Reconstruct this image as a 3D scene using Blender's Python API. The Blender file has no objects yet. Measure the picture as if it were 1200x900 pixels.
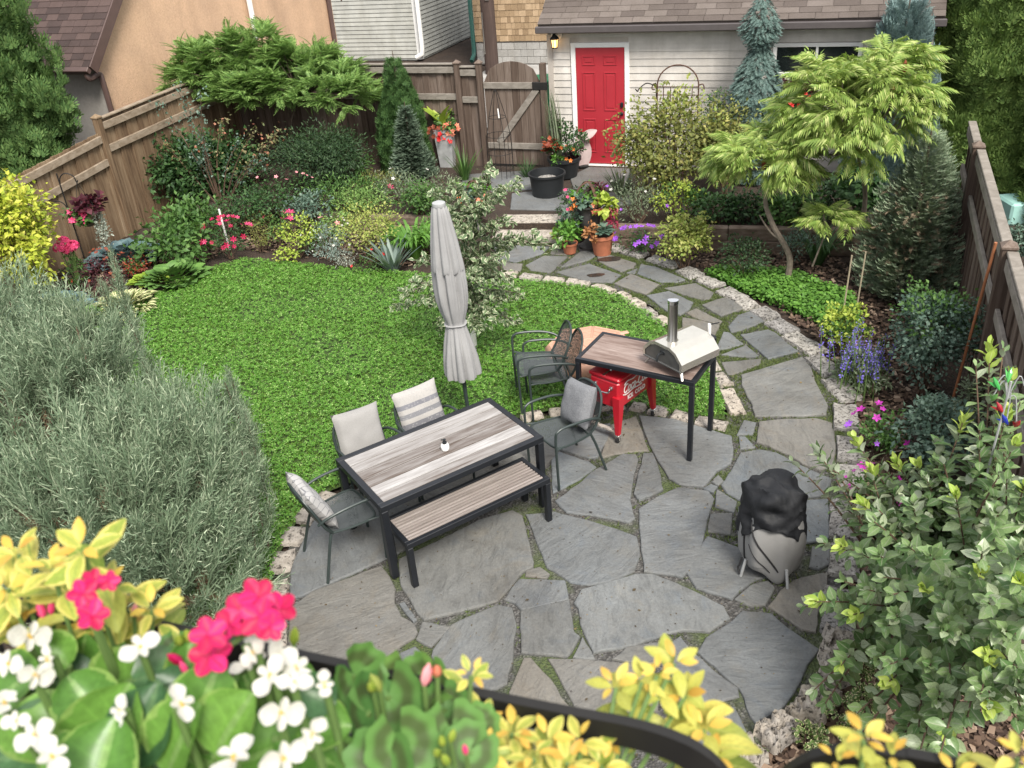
import bpy, math, random
import numpy as np
from math import sin, cos, pi, radians, sqrt, atan2
from mathutils import Matrix, Vector, noise as mnoise

rng = np.random.default_rng(11)
random.seed(11)
scene = bpy.context.scene

# ------------------------------------------------------------------ camera, world, sun, exposure
FPX, PITCH, ROLL, CAMH = 1045.2, 0.5212, -0.0808, 4.966          # focal length in photo pixels (1200 wide), tilt, roll, height
_F = np.array([0, cos(PITCH), -sin(PITCH)])
_U0 = np.array([0, sin(PITCH), cos(PITCH)])
_R0 = np.array([1.0, 0, 0])
_R = _R0 * cos(ROLL) + _U0 * sin(ROLL)
_U = -_R0 * sin(ROLL) + _U0 * cos(ROLL)
_C = np.array([0, 0, CAMH])
cam_data = bpy.data.cameras.new("camera")
cam_data.sensor_width = 36.0
cam_data.lens = 36.0 * FPX / 1200.0
cam_data.clip_start = 0.05
cam_data.clip_end = 600.0
cam_data.dof.use_dof = True
cam_data.dof.focus_distance = 8.5
cam_data.dof.aperture_fstop = 10.0
cam = bpy.data.objects.new("camera", cam_data)
scene.collection.objects.link(cam)
cam.matrix_world = Matrix(((_R[0], _U[0], -_F[0], 0), (_R[1], _U[1], -_F[1], 0), (_R[2], _U[2], -_F[2], CAMH), (0, 0, 0, 1)))
scene.camera = cam

SUN_EL, SUN_AZ = radians(50), radians(163)                          # azimuth measured clockwise from +Y
world = bpy.data.worlds.new("World")
scene.world = world
world.use_nodes = True
_nt = world.node_tree
_sky = _nt.nodes.new("ShaderNodeTexSky")
_sky.sky_type = 'NISHITA'
_sky.sun_disc = False
_sky.sun_elevation = SUN_EL
_sky.sun_rotation = SUN_AZ
_sky.dust_density = 4.0
_sky.air_density = 1.0
_mx = _nt.nodes.new("ShaderNodeMix"); _mx.data_type = 'RGBA'
_mx.inputs['Factor'].default_value = 0.68                          # thin cloud over the whole sky
_mx.inputs['B'].default_value = (7.6, 7.6, 7.7, 1)
_nt.links.new(_sky.outputs[0], _mx.inputs['A'])
_nt.links.new(_mx.outputs['Result'], _nt.nodes['Background'].inputs['Color'])
_nt.nodes['Background'].inputs['Strength'].default_value = 0.100
sun_data = bpy.data.lights.new("sun", 'SUN')
sun_data.energy = 2.8
sun_data.angle = radians(20)
sun_data.color = (1.0, 0.95, 0.87)
sun = bpy.data.objects.new("sun", sun_data)
scene.collection.objects.link(sun)
_sd = Vector((sin(SUN_AZ) * cos(SUN_EL), cos(SUN_AZ) * cos(SUN_EL), sin(SUN_EL)))
sun.rotation_euler = _sd.to_track_quat('Z', 'Y').to_euler()
sun.location = (0, 0, 30)
scene.view_settings.view_transform = 'Standard'
scene.view_settings.look = 'None'
scene.view_settings.exposure = 1.0
scene.view_settings.gamma = 1.0
scene.cycles.max_bounces = 6
scene.cycles.diffuse_bounces = 3
scene.cycles.transparent_max_bounces = 12
scene.cycles.use_denoising = True

# ------------------------------------------------------------------ where things stand
def ray(px, py):
    return _F + _R * (px - 600) / FPX - _U * (py - 450) / FPX
def P(px, py, z=0.0):
    "the point of the level plane z that the photograph shows at (px, py)"
    v = ray(px, py)
    return _C + v * ((z - CAMH) / v[2])
def depth(p):
    return float((np.asarray(p, float) - _C) @ _F)
def W(px_width, p):
    "metres for a width in photo pixels at the distance of p"
    return px_width * depth(p) / FPX
def Ht(p, py):
    "z of the point above p that appears on row py"
    lo, hi = p[2] - 1.0, p[2] + 14.0
    for _ in range(50):
        m = (lo + hi) / 2
        v = np.array([p[0], p[1], m]) - _C
        y = 450 - FPX * (v @ _U) / (v @ _F)
        if y > py: lo = m
        else: hi = m
    return m
def onplane(px, py, p0, d):
    "the point of the upright plane through p0 along d at (px, py)"
    r = ray(px, py); n = np.array([-d[1], d[0]])
    t = ((np.asarray(p0)[:2] - _C[:2]) @ n) / (r[:2] @ n)
    return _C + t * r
UX = np.array([0.927, -0.375]); VX = np.array([0.375, 0.927])       # along the back fence and along the side fences
GARD_YAW = atan2(UX[1], UX[0])
UPZ = 0.2                                                            # level of the terrace at the back

# ------------------------------------------------------------------ mesh collector
def nrm(a):
    a = np.asarray(a, float)
    return a / np.maximum(np.linalg.norm(a, axis=-1, keepdims=True), 1e-9)
def rdir(n):
    return nrm(rng.normal(size=(n, 3)))
UPV = np.array([0, 0, 1.0])

class Geo:
    def __init__(s):
        s.V = []; s.L = []; s.T = []; s.M = []; s.S = []; s.UV = []; s.n = 0
    def add(s, verts, faces, mat=0, smooth=False, uv=None):
        verts = np.asarray(verts, float).reshape(-1, 3)
        L = np.array([i for f in faces for i in f], int)
        T = np.array([len(f) for f in faces], int)
        s._put(verts, L + s.n, T, mat, smooth, uv[L] if uv is not None else verts[L][:, :2])
    def _put(s, verts, L, T, mat, smooth, uvl):
        s.V.append(verts); s.L.append(L); s.T.append(T)
        s.M.append(np.full(len(T), mat, int)); s.S.append(np.full(len(T), smooth, bool)); s.UV.append(uvl)
        s.n += len(verts)
    def scatter(s, T, pos, yd, zd, sc, mat=0, smooth=False):
        pos = np.asarray(pos, float).reshape(-1, 3); n = len(pos)
        if n == 0: return
        tv, tl, tt, tuv = T
        y = nrm(np.broadcast_to(yd, (n, 3))); z = np.broadcast_to(np.asarray(zd, float), (n, 3))
        z = z - (z * y).sum(1, keepdims=True) * y
        bad = np.linalg.norm(z, axis=1) < 1e-4
        z = nrm(np.where(bad[:, None], np.cross(y, [0.3, 0.9, 0.2]), z)); x = np.cross(y, z)
        sc = np.broadcast_to(np.asarray(sc, float), (n,)) if np.ndim(sc) < 2 else np.asarray(sc, float)
        if sc.ndim == 1: sc = sc[:, None] * np.ones(3)
        a = tv[None] * sc[:, None, :]
        v = pos[:, None] + a[..., 0:1] * x[:, None] + a[..., 1:2] * y[:, None] + a[..., 2:3] * z[:, None]
        m = len(tv)
        L = (tl[None] + (np.arange(n) * m)[:, None]).ravel() + s.n
        s._put(v.reshape(-1, 3), L, np.tile(tt, n), mat, smooth, np.tile(tuv[tl], (n, 1)))
    def obox(s, o, ax, ay, az, bev=0.0, mat=0):
        "box with corner o and edge vectors ax, ay, az; bev chamfers all twelve edges"
        o, ax, ay, az = [np.asarray(q, float) for q in (o, ax, ay, az)]
        if np.dot(np.cross(ax, ay), az) < 0: o = o + ay; ay = -ay
        E = [ax, ay, az]; ln = [np.linalg.norm(e) for e in E]; D = [e / max(l, 1e-9) for e, l in zip(E, ln)]
        if bev <= 0:
            v = [o + i * ax + j * ay + k * az for k in (0, 1) for j in (0, 1) for i in (0, 1)]
            s.add(v, [(0, 2, 3, 1), (4, 5, 7, 6), (0, 1, 5, 4), (2, 6, 7, 3), (0, 4, 6, 2), (1, 3, 7, 5)], mat); return
        b = min(bev, min(ln) * 0.45)
        v = []; idx = {}
        for i in (0, 1):
            for j in (0, 1):
                for k in (0, 1):
                    c = o + i * ax + j * ay + k * az
                    sg = [b if q == 0 else -b for q in (i, j, k)]
                    for a in range(3):
                        p = c.copy()
                        for q in range(3):
                            if q != a: p = p + D[q] * sg[q]
                        idx[(i, j, k, a)] = len(v); v.append(p)
        F = []
        for a in range(3):
            q, r = [t for t in range(3) if t != a]
            for e in (0, 1):
                f = []
                for (m, n_) in ((0, 0), (1, 0), (1, 1), (0, 1)):
                    c = [0, 0, 0]; c[a] = e; c[q] = m; c[r] = n_
                    f.append(idx[(*c, a)])
                F.append(f)
        for a in range(3):
            q, r = [t for t in range(3) if t != a]
            for m in (0, 1):
                for n_ in (0, 1):
                    c0 = [0, 0, 0]; c1 = [0, 0, 0]
                    c0[q] = c1[q] = m; c0[r] = c1[r] = n_; c1[a] = 1
                    F.append([idx[(*c0, q)], idx[(*c1, q)], idx[(*c1, r)], idx[(*c0, r)]])
        for i in (0, 1):
            for j in (0, 1):
                for k in (0, 1): F.append([idx[(i, j, k, a)] for a in range(3)])
        c0 = np.mean(v, axis=0); G2 = []
        for f in F:
            p = [v[t] for t in f]; nn = np.cross(p[1] - p[0], p[2] - p[0])
            G2.append(f if np.dot(nn, np.mean(p, axis=0) - c0) > 0 else f[::-1])
        s.add(v, G2, mat)
    def box(s, x0, y0, z0, x1, y1, z1, bev=0.0, mat=0):
        s.obox((x0, y0, z0), (x1 - x0, 0, 0), (0, y1 - y0, 0), (0, 0, z1 - z0), bev, mat)
    def tube(s, path, r, n=8, closed=False, mat=0, caps=True, flat=None):
        p = np.asarray(path, float); m = len(p)
        r = np.broadcast_to(np.asarray(r, float), (m,))
        t = nrm(np.roll(p, -1, 0) - np.roll(p, 1, 0)) if closed else nrm(np.gradient(p, axis=0))
        u = np.cross(t[0], [0, 0, 1.0])
        if np.linalg.norm(u) < 1e-3: u = np.array([1.0, 0, 0])
        u = nrm(u); V = []
        for i in range(m):
            u = nrm(u - np.dot(u, t[i]) * t[i]); w = np.cross(t[i], u)
            a = np.arange(n) / n * 2 * pi
            e = flat if flat else 1.0
            V.append(p[i] + r[i] * (np.cos(a)[:, None] * u + e * np.sin(a)[:, None] * w))
        F = []
        for i in range(m if closed else m - 1):
            j = (i + 1) % m
            for k in range(n):
                F.append((i * n + k, i * n + (k + 1) % n, j * n + (k + 1) % n, j * n + k))
        if caps and not closed:
            F.append(tuple(range(n))[::-1]); F.append(tuple((m - 1) * n + k for k in range(n)))
        s.add(np.concatenate(V), F, mat, True)
    def lathe(s, prof, c=(0, 0, 0), n=24, mat=0, mod=None, caps=True, tilt=(0, 0)):
        "prof: list of (r, z); mod(angle, r, z, i) gives a new radius"
        c = np.asarray(c, float); V = []; F = []; m = len(prof)
        for i, (r, z) in enumerate(prof):
            for k in range(n):
                a = k / n * 2 * pi; rr = mod(a, r, z, i) if mod else r
                V.append((c[0] + rr * cos(a) + tilt[0] * z, c[1] + rr * sin(a) + tilt[1] * z, c[2] + z))
        for i in range(m - 1):
            for k in range(n):
                F.append((i * n + k, i * n + (k + 1) % n, (i + 1) * n + (k + 1) % n, (i + 1) * n + k))
        if caps:
            F.append(tuple(range(n))[::-1]); F.append(tuple((m - 1) * n + k for k in range(n)))
        s.add(V, F, mat, True)
    def prism(s, poly, z0, z1, mat=0, bev=0.0):
        poly = [np.asarray(p[:2], float) for p in poly]; n = len(poly)
        ar = sum(poly[i][0] * poly[(i + 1) % n][1] - poly[(i + 1) % n][0] * poly[i][1] for i in range(n))
        if ar < 0: poly = poly[::-1]
        c = np.mean(poly, axis=0)
        V = [(*p, z0) for p in poly]; F = [tuple(range(n))[::-1]]
        rings = [(0.0, z1 - bev), (bev, z1)] if bev > 0 else [(0.0, z1)]
        for (ins, z) in rings:
            for p in poly:
                d = c - p; d = d / max(np.linalg.norm(d), 1e-6); V.append((*(p + d * ins), z))
        for k in range(len(rings)):
            for i in range(n):
                F.append((k * n + i, k * n + (i + 1) % n, (k + 1) * n + (i + 1) % n, (k + 1) * n + i))
        F.append(tuple(len(rings) * n + i for i in range(n)))
        s.add(V, F, mat)
    def quad(s, a, b, c, d, mat=0):
        s.add([a, b, c, d], [(0, 1, 2, 3)], mat)
    def build(s, name, mats, parent=None, origin=None, sharp=40):
        me = bpy.data.meshes.new(name)
        V = np.concatenate(s.V); L = np.concatenate(s.L); T = np.concatenate(s.T)
        if origin is not None: V = V - np.asarray(origin, float)
        me.vertices.add(len(V)); me.vertices.foreach_set("co", V.astype(np.float32).ravel())
        me.loops.add(len(L)); me.loops.foreach_set("vertex_index", L.astype(np.int32))
        me.polygons.add(len(T))
        st = np.concatenate([[0], np.cumsum(T)[:-1]])
        me.polygons.foreach_set("loop_start", st.astype(np.int32))
        me.polygons.foreach_set("loop_total", T.astype(np.int32))
        me.polygons.foreach_set("material_index", np.concatenate(s.M).astype(np.int32))
        sm = np.concatenate(s.S)
        me.polygons.foreach_set("use_smooth", sm)
        uvl = me.uv_layers.new(name="UVMap")
        uvl.data.foreach_set("uv", np.concatenate(s.UV).astype(np.float32).ravel())
        for m in (mats if isinstance(mats, (list, tuple)) else [mats]): me.materials.append(m)
        me.update(); me.validate()
        if sm.any() and sharp: me.set_sharp_from_angle(angle=radians(sharp))
        o = bpy.data.objects.new(name, me)
        scene.collection.objects.link(o)
        if parent is not None:
            o.parent = parent
        elif origin is not None:
            o.location = [float(q) for q in origin]
        return o

def thing(name, label, cat, loc=(0, 0, 0), rz=0.0, group=None):
    o = bpy.data.objects.new(name, None); scene.collection.objects.link(o)
    o.empty_display_size = 0.1
    o.location = [float(q) for q in loc]; o.rotation_euler = (0, 0, rz)
    o['label'] = label; o['category'] = cat
    if group: o['group'] = group
    return o
def tag(o, label, cat, group=None):
    o['label'] = label; o['category'] = cat
    if group: o['group'] = group
    return o
def kind(o, k, label=None):
    o['kind'] = k
    if label: o['label'] = label
    return o
def copy_tree(o, parent=None):
    c = o.copy(); scene.collection.objects.link(c)
    if parent is not None: c.parent = parent
    for ch in list(o.children): copy_tree(ch, c)
    return c
def smooth_path(pts, k=6, closed=False):
    p = [np.asarray(q, float) for q in pts]; n = len(p); out = []
    rngi = range(n) if closed else range(n - 1)
    for i in rngi:
        g = (lambda j: p[j % n]) if closed else (lambda j: p[min(max(j, 0), n - 1)])
        a, b, c, d = g(i - 1), g(i), g(i + 1), g(i + 2)
        for t in np.arange(k) / k:
            out.append(0.5 * (2 * b + (c - a) * t + (2 * a - 5 * b + 4 * c - d) * t * t + (3 * b - a - 3 * c + d) * t ** 3))
    if not closed: out.append(p[-1])
    return out

# ------------------------------------------------------------------ materials
class NT:
    def __init__(s, name):
        s.m = bpy.data.materials.new(name); s.m.use_nodes = True
        s.t = s.m.node_tree; s.b = s.t.nodes['Principled BSDF']; s.out = s.t.nodes['Material Output']
    def n(s, t, **kw):
        x = s.t.nodes.new(t)
        for k, v in kw.items():
            if hasattr(x, k): setattr(x, k, v)
            else: x.inputs[k].default_value = v
        return x
    def l(s, a, b): s.t.links.new(a, b)
    def ramp(s, fac, stops):
        r = s.t.nodes.new('ShaderNodeValToRGB'); e = r.color_ramp.elements
        while len(e) < len(stops): e.new(0.5)
        for q, (p, c) in zip(e, stops):
            q.position = p; q.color = (*c, 1) if len(c) == 3 else c
        s.l(fac, r.inputs[0]); return r.outputs[0]
    def mix(s, f, a, b, mode='MIX'):
        x = s.t.nodes.new('ShaderNodeMix'); x.data_type = 'RGBA'; x.blend_type = mode
        for v, k in ((f, 'Factor'), (a, 'A'), (b, 'B')):
            if hasattr(v, 'links'): s.l(v, x.inputs[k])
            elif k == 'Factor': x.inputs[k].default_value = v
            else: x.inputs[k].default_value = (*v, 1) if len(v) == 3 else v
        return x.outputs['Result']
    def math(s, op, a, b=0.0):
        x = s.t.nodes.new('ShaderNodeMath'); x.operation = op
        for v, i in ((a, 0), (b, 1)):
            if hasattr(v, 'links'): s.l(v, x.inputs[i])
            else: x.inputs[i].default_value = v
        return x.outputs[0]
    def coord(s, which='Object', scale=(1, 1, 1), rot=(0, 0, 0)):
        c = s.t.nodes.new('ShaderNodeTexCoord'); m = s.t.nodes.new('ShaderNodeMapping')
        m.inputs['Scale'].default_value = scale; m.inputs['Rotation'].default_value = rot
        s.l(c.outputs[which], m.inputs[0]); return m.outputs[0]
    def noise(s, vec, scale, detail=4, rough=0.55, dist=0.0):
        x = s.n('ShaderNodeTexNoise'); x.inputs['Scale'].default_value = scale; x.inputs['Detail'].default_value = detail
        x.inputs['Roughness'].default_value = rough; x.inputs['Distortion'].default_value = dist
        if vec is not None: s.l(vec, x.inputs['Vector'])
        return x.outputs[0]
    def island(s):
        return s.t.nodes.new('ShaderNodeNewGeometry').outputs['Random Per Island']
    def col(s, c):
        if hasattr(c, 'links'): s.l(c, s.b.inputs['Base Color'])
        else: s.b.inputs['Base Color'].default_value = (*c, 1)
    def bump(s, h, strength=0.3, dist=0.01):
        x = s.n('ShaderNodeBump'); x.inputs['Strength'].default_value = strength; x.inputs['Distance'].default_value = dist
        s.l(h, x.inputs['Height']); s.l(x.outputs[0], s.b.inputs['Normal'])
    def set(s, **kw):
        for k, v in kw.items(): s.b.inputs[k.replace('_', ' ')].default_value = v
        return s
def dk(c, f): return tuple(q * f for q in c)

def plain(name, c, rough=0.5, metal=0.0, var=0.12, scale=9.0, bump=0.0, bscale=60.0):
    t = NT(name); v = t.coord()
    nz = t.noise(v, scale, 5)
    t.col(t.ramp(nz, [(0.25, dk(c, 1 - var)), (0.75, dk(c, 1 + var))]))
    t.set(Roughness=rough, Metallic=metal)
    if bump: t.bump(t.noise(v, bscale, 4), bump, 0.005)
    return t.m
def leafmat(name, c1, c2, rough=0.5, trans=0.28, edge=None, edge_at=0.62, rib=None, back=None, ring=None, c3=None, veins=0, vein_gain=1.35):
    t = NT(name); r = t.island()
    stops = [(0.0, c1), (0.8, c2)] + ([(1.0, c3)] if c3 else [(1.0, tuple(min(1, q * 1.25) for q in c2))])
    c = t.ramp(r, stops)
    uvn = t.n('ShaderNodeUVMap'); sep = t.n('ShaderNodeSeparateXYZ'); t.l(uvn.outputs[0], sep.inputs[0])
    s_ = t.math('ABSOLUTE', t.math('MULTIPLY', t.math('SUBTRACT', sep.outputs[0], 0.5), 2.0))
    if edge:
        nz = t.noise(uvn.outputs[0], 5.0, 2)
        f = t.math('GREATER_THAN', t.math('ADD', s_, t.math('MULTIPLY', t.math('SUBTRACT', nz, 0.5), 0.7)), edge_at)
        c = t.mix(f, c, edge)
    if rib:
        c = t.mix(t.math('LESS_THAN', s_, 0.1), c, rib)
    if ring:
        w = t.n('ShaderNodeVectorMath', operation='DISTANCE'); t.l(uvn.outputs[0], w.inputs[0]); w.inputs[1].default_value = (0.5, 0.5, 0)
        f = t.ramp(w.outputs['Value'], [(0.0, (0, 0, 0)), (0.16, (0, 0, 0)), (0.24, (1, 1, 1)), (0.33, (1, 1, 1)), (0.42, (0, 0, 0))])
        c = t.mix(t.math('MULTIPLY', f, 0.75), c, ring)
    if veins:
        sw = t.math('FRACT', t.math('MULTIPLY', t.math('SUBTRACT', sep.outputs[1], t.math('MULTIPLY', s_, 0.32)), float(veins)))
        c = t.mix(t.math('MULTIPLY', t.math('LESS_THAN', sw, 0.16), 0.55), c, t.mix(1.0, c, (vein_gain,) * 3, 'MULTIPLY'))
        nz2 = t.noise(uvn.outputs[0], 9.0, 4); c = t.mix(1.0, c, t.ramp(nz2, [(0.3, (0.80,) * 3), (0.7, (1.12,) * 3)]), 'MULTIPLY')
    if back:
        c = t.mix(t.t.nodes.new('ShaderNodeNewGeometry').outputs['Backfacing'], c, back)
    t.col(c); t.set(Roughness=rough); t.b.inputs['Specular IOR Level'].default_value = 0.35
    tr = t.n('ShaderNodeBsdfTranslucent'); t.l(t.mix(0.5, c, (1, 1, 0.45), 'MULTIPLY'), tr.inputs[0])
    mx = t.n('ShaderNodeMixShader'); mx.inputs[0].default_value = trans
    t.l(t.b.outputs[0], mx.inputs[1]); t.l(tr.outputs[0], mx.inputs[2]); t.l(mx.outputs[0], t.out.inputs[0])
    return t.m
def woodmat(name, cols, grain=(3, 40, 40), rough=0.75, island=0.5, bump=0.25):
    t = NT(name); v = t.coord('Object', grain)
    oi = t.island(); cb = t.n('ShaderNodeCombineXYZ'); t.l(t.math('MULTIPLY', oi, 37.0), cb.inputs[0]); t.l(t.math('MULTIPLY', oi, 91.0), cb.inputs[1])
    va = t.n('ShaderNodeVectorMath', operation='ADD'); t.l(v, va.inputs[0]); t.l(cb.outputs[0], va.inputs[1])
    nz = t.noise(va.outputs[0], 1.0, 7, 0.65, 0.6)
    fac = t.math('ADD', t.math('MULTIPLY', t.math('SUBTRACT', nz, 0.5), 1.5), t.math('ADD', 0.5 - island / 2, t.math('MULTIPLY', oi, island)))
    k = len(cols)
    c = t.ramp(fac, [(i / (k - 1), q) for i, q in enumerate(cols)])
    t.col(c); t.set(Roughness=rough); t.b.inputs['Specular IOR Level'].default_value = 0.25
    t.bump(nz, bump, 0.004)
    return t.m

M = {}
M['black_metal'] = plain('black_powder_coat', (0.012, 0.014, 0.018), 0.42, 0.2, 0.2)
M['iron'] = plain('black_iron', (0.015, 0.014, 0.013), 0.6, 0.3, 0.4, 14)
M['rust'] = plain('rusty_iron', (0.09, 0.045, 0.03), 0.85, 0.2, 0.5, 16)
M['chair_metal'] = plain('dark_green_grey_metal', (0.030, 0.042, 0.040), 0.42, 0.1, 0.15)
M['steel'] = plain('brushed_steel', (0.50, 0.48, 0.45), 0.28, 1.0, 0.08, 30)
M['shell_steel'] = plain('bright_steel_shell', (0.68, 0.65, 0.57), 0.26, 0.8, 0.05, 12)
M['dark_steel'] = plain('smoked_steel', (0.16, 0.16, 0.155), 0.42, 0.7, 0.25, 10)
M['chrome'] = plain('chrome', (0.75, 0.75, 0.75), 0.2, 1.0, 0.03)
M['red_paint'] = plain('red_enamel', (0.42, 0.010, 0.022), 0.28, 0.0, 0.08, 4)
M['white_letter'] = plain('white_lettering', (0.8, 0.78, 0.75), 0.5)
M['rubber'] = plain('black_rubber', (0.012, 0.012, 0.013), 0.7)
M['white'] = plain('white_paint', (0.74, 0.74, 0.72), 0.5, 0, 0.05)
M['white_plastic'] = plain('white_plastic', (0.78, 0.77, 0.74), 0.4, 0, 0.04)
M['door_red'] = plain('red_door_paint', (0.36, 0.024, 0.036), 0.38, 0, 0.08, 3)
M['brown_trim'] = plain('brown_metal_trim', (0.085, 0.052, 0.045), 0.5, 0, 0.12)
M['grey_trim'] = plain('dark_gutter', (0.075, 0.065, 0.065), 0.5, 0, 0.12)
M['green_pipe'] = plain('green_downspout_paint', (0.02, 0.085, 0.07), 0.45)
M['green_bin'] = plain('green_bin_plastic', (0.01, 0.20, 0.085), 0.5)
M['black_plastic'] = plain('black_tub_plastic', (0.012, 0.014, 0.016), 0.5, 0, 0.15)
M['terracotta'] = plain('terracotta', (0.36, 0.125, 0.065), 0.85, 0, 0.2, 12, 0.1)
M['urn'] = plain('dark_cast_urn', (0.045, 0.042, 0.043), 0.65, 0.1, 0.3, 12, 0.15)
M['zinc'] = plain('weathered_zinc', (0.36, 0.37, 0.37), 0.55, 0.15, 0.3, 6)
M['pink_lid'] = plain('faded_terracotta_plastic', (0.50, 0.285, 0.20), 0.62, 0, 0.14, 7, 0.08, 30)
M['pink_base'] = plain('brown_plastic_base', (0.24, 0.135, 0.105), 0.7, 0, 0.2, 7)
M['soil'] = plain('potting_soil', (0.03, 0.022, 0.015), 0.95, 0, 0.4, 40, 0.5)
M['bark'] = plain('brown_bark', (0.085, 0.062, 0.045), 0.9, 0, 0.4, 18, 0.5, 40)
M['grey_bark'] = plain('grey_bark', (0.19, 0.155, 0.125), 0.9, 0, 0.35, 18, 0.4, 40)
M['twig'] = plain('thin_brown_twig', (0.10, 0.062, 0.04), 0.9, 0, 0.3)
M['green_stem'] = plain('green_stem', (0.10, 0.17, 0.045), 0.6)
M['bamboo'] = plain('grey_bamboo', (0.34, 0.29, 0.2), 0.7, 0, 0.2)
M['copper_pole'] = plain('copper_coloured_pole', (0.30, 0.115, 0.05), 0.6)
M['glass'] = plain('dark_window_glass', (0.012, 0.016, 0.016), 0.06, 0, 0.3, 2)
M['concrete'] = plain('concrete', (0.33, 0.325, 0.31), 0.9, 0, 0.2, 3, 0.3, 40)
M['render'] = plain('grey_stucco', (0.30, 0.28, 0.255), 0.95, 0, 0.1, 20, 0.8, 90)
def _peach():
    t = NT('peach_stucco'); v = t.coord()
    c = t.ramp(t.noise(v, 26, 5), [(0.25, (0.50, 0.335, 0.215)), (0.75, (0.63, 0.435, 0.29))])
    c = t.mix(1.0, c, t.ramp(t.noise(t.coord('Object', (1.6, 1.6, 0.22)), 1.0, 6, 0.6), [(0.32, (0.84, 0.83, 0.82)), (0.62, (1.04, 1.03, 1.02))]), 'MULTIPLY')
    c = t.mix(1.0, c, t.ramp(t.noise(v, 2.2, 5), [(0.3, (0.90, 0.90, 0.91)), (0.7, (1.05, 1.04, 1.03))]), 'MULTIPLY')
    t.col(c); t.set(Roughness=0.95); t.bump(t.noise(v, 45, 5, 0.7), 1.0, 0.02); return t.m
M['peach'] = _peach()
M['canvas'] = plain('pale_grey_canvas', (0.275, 0.275, 0.275), 0.9, 0, 0.12, 5, 0.2, 120)
M['cover_grey'] = plain('light_grey_cover_cloth', (0.22, 0.218, 0.213), 0.8, 0, 0.10, 4, 0.15, 90)
M['black_strap'] = plain('black_strap_web', (0.012, 0.012, 0.013), 0.8)
M['water'] = plain('dark_still_water', (0.035, 0.030, 0.026), 0.08, 0, 0.2)
M['teal'] = plain('pale_teal_plastic', (0.30, 0.52, 0.47), 0.5)
M['lamp_glow'] = NT('amber_lamp_glass').set(Base_Color=(0.9, 0.5, 0.15, 1), Emission_Color=(1.0, 0.55, 0.18, 1), Emission_Strength=2.2, Roughness=0.3).m

def _mesh_fabric():
    t = NT('perforated_metal_mesh'); t.set(Base_Color=(0.070, 0.080, 0.082, 1), Roughness=0.5, Metallic=0.1)
    tr = t.n('ShaderNodeBsdfTransparent'); mx = t.n('ShaderNodeMixShader')
    v = t.coord('Object', (160, 160, 160)); vo = t.n('ShaderNodeTexVoronoi'); t.l(v, vo.inputs['Vector']); vo.inputs['Scale'].default_value = 1.0
    t.l(t.math('LESS_THAN', vo.outputs['Distance'], 0.34), mx.inputs[0])
    t.l(t.b.outputs[0], mx.inputs[1]); t.l(tr.outputs[0], mx.inputs[2]); t.l(mx.outputs[0], t.out.inputs[0])
    return t.m
M['mesh'] = _mesh_fabric()
def _black_cover():
    t = NT('wet_black_vinyl'); v = t.coord()
    nz = t.noise(v, 7, 4)
    t.col(t.ramp(nz, [(0.3, (0.007, 0.008, 0.010)), (0.8, (0.022, 0.023, 0.026))]))
    t.l(t.ramp(nz, [(0.3, (0.55,) * 3), (0.7, (0.80,) * 3)]), t.b.inputs['Roughness'])
    t.b.inputs['Specular IOR Level'].default_value = 0.3; t.bump(t.noise(v, 28, 5), 0.4, 0.012); return t.m
M['black_cover'] = _black_cover()
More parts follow.
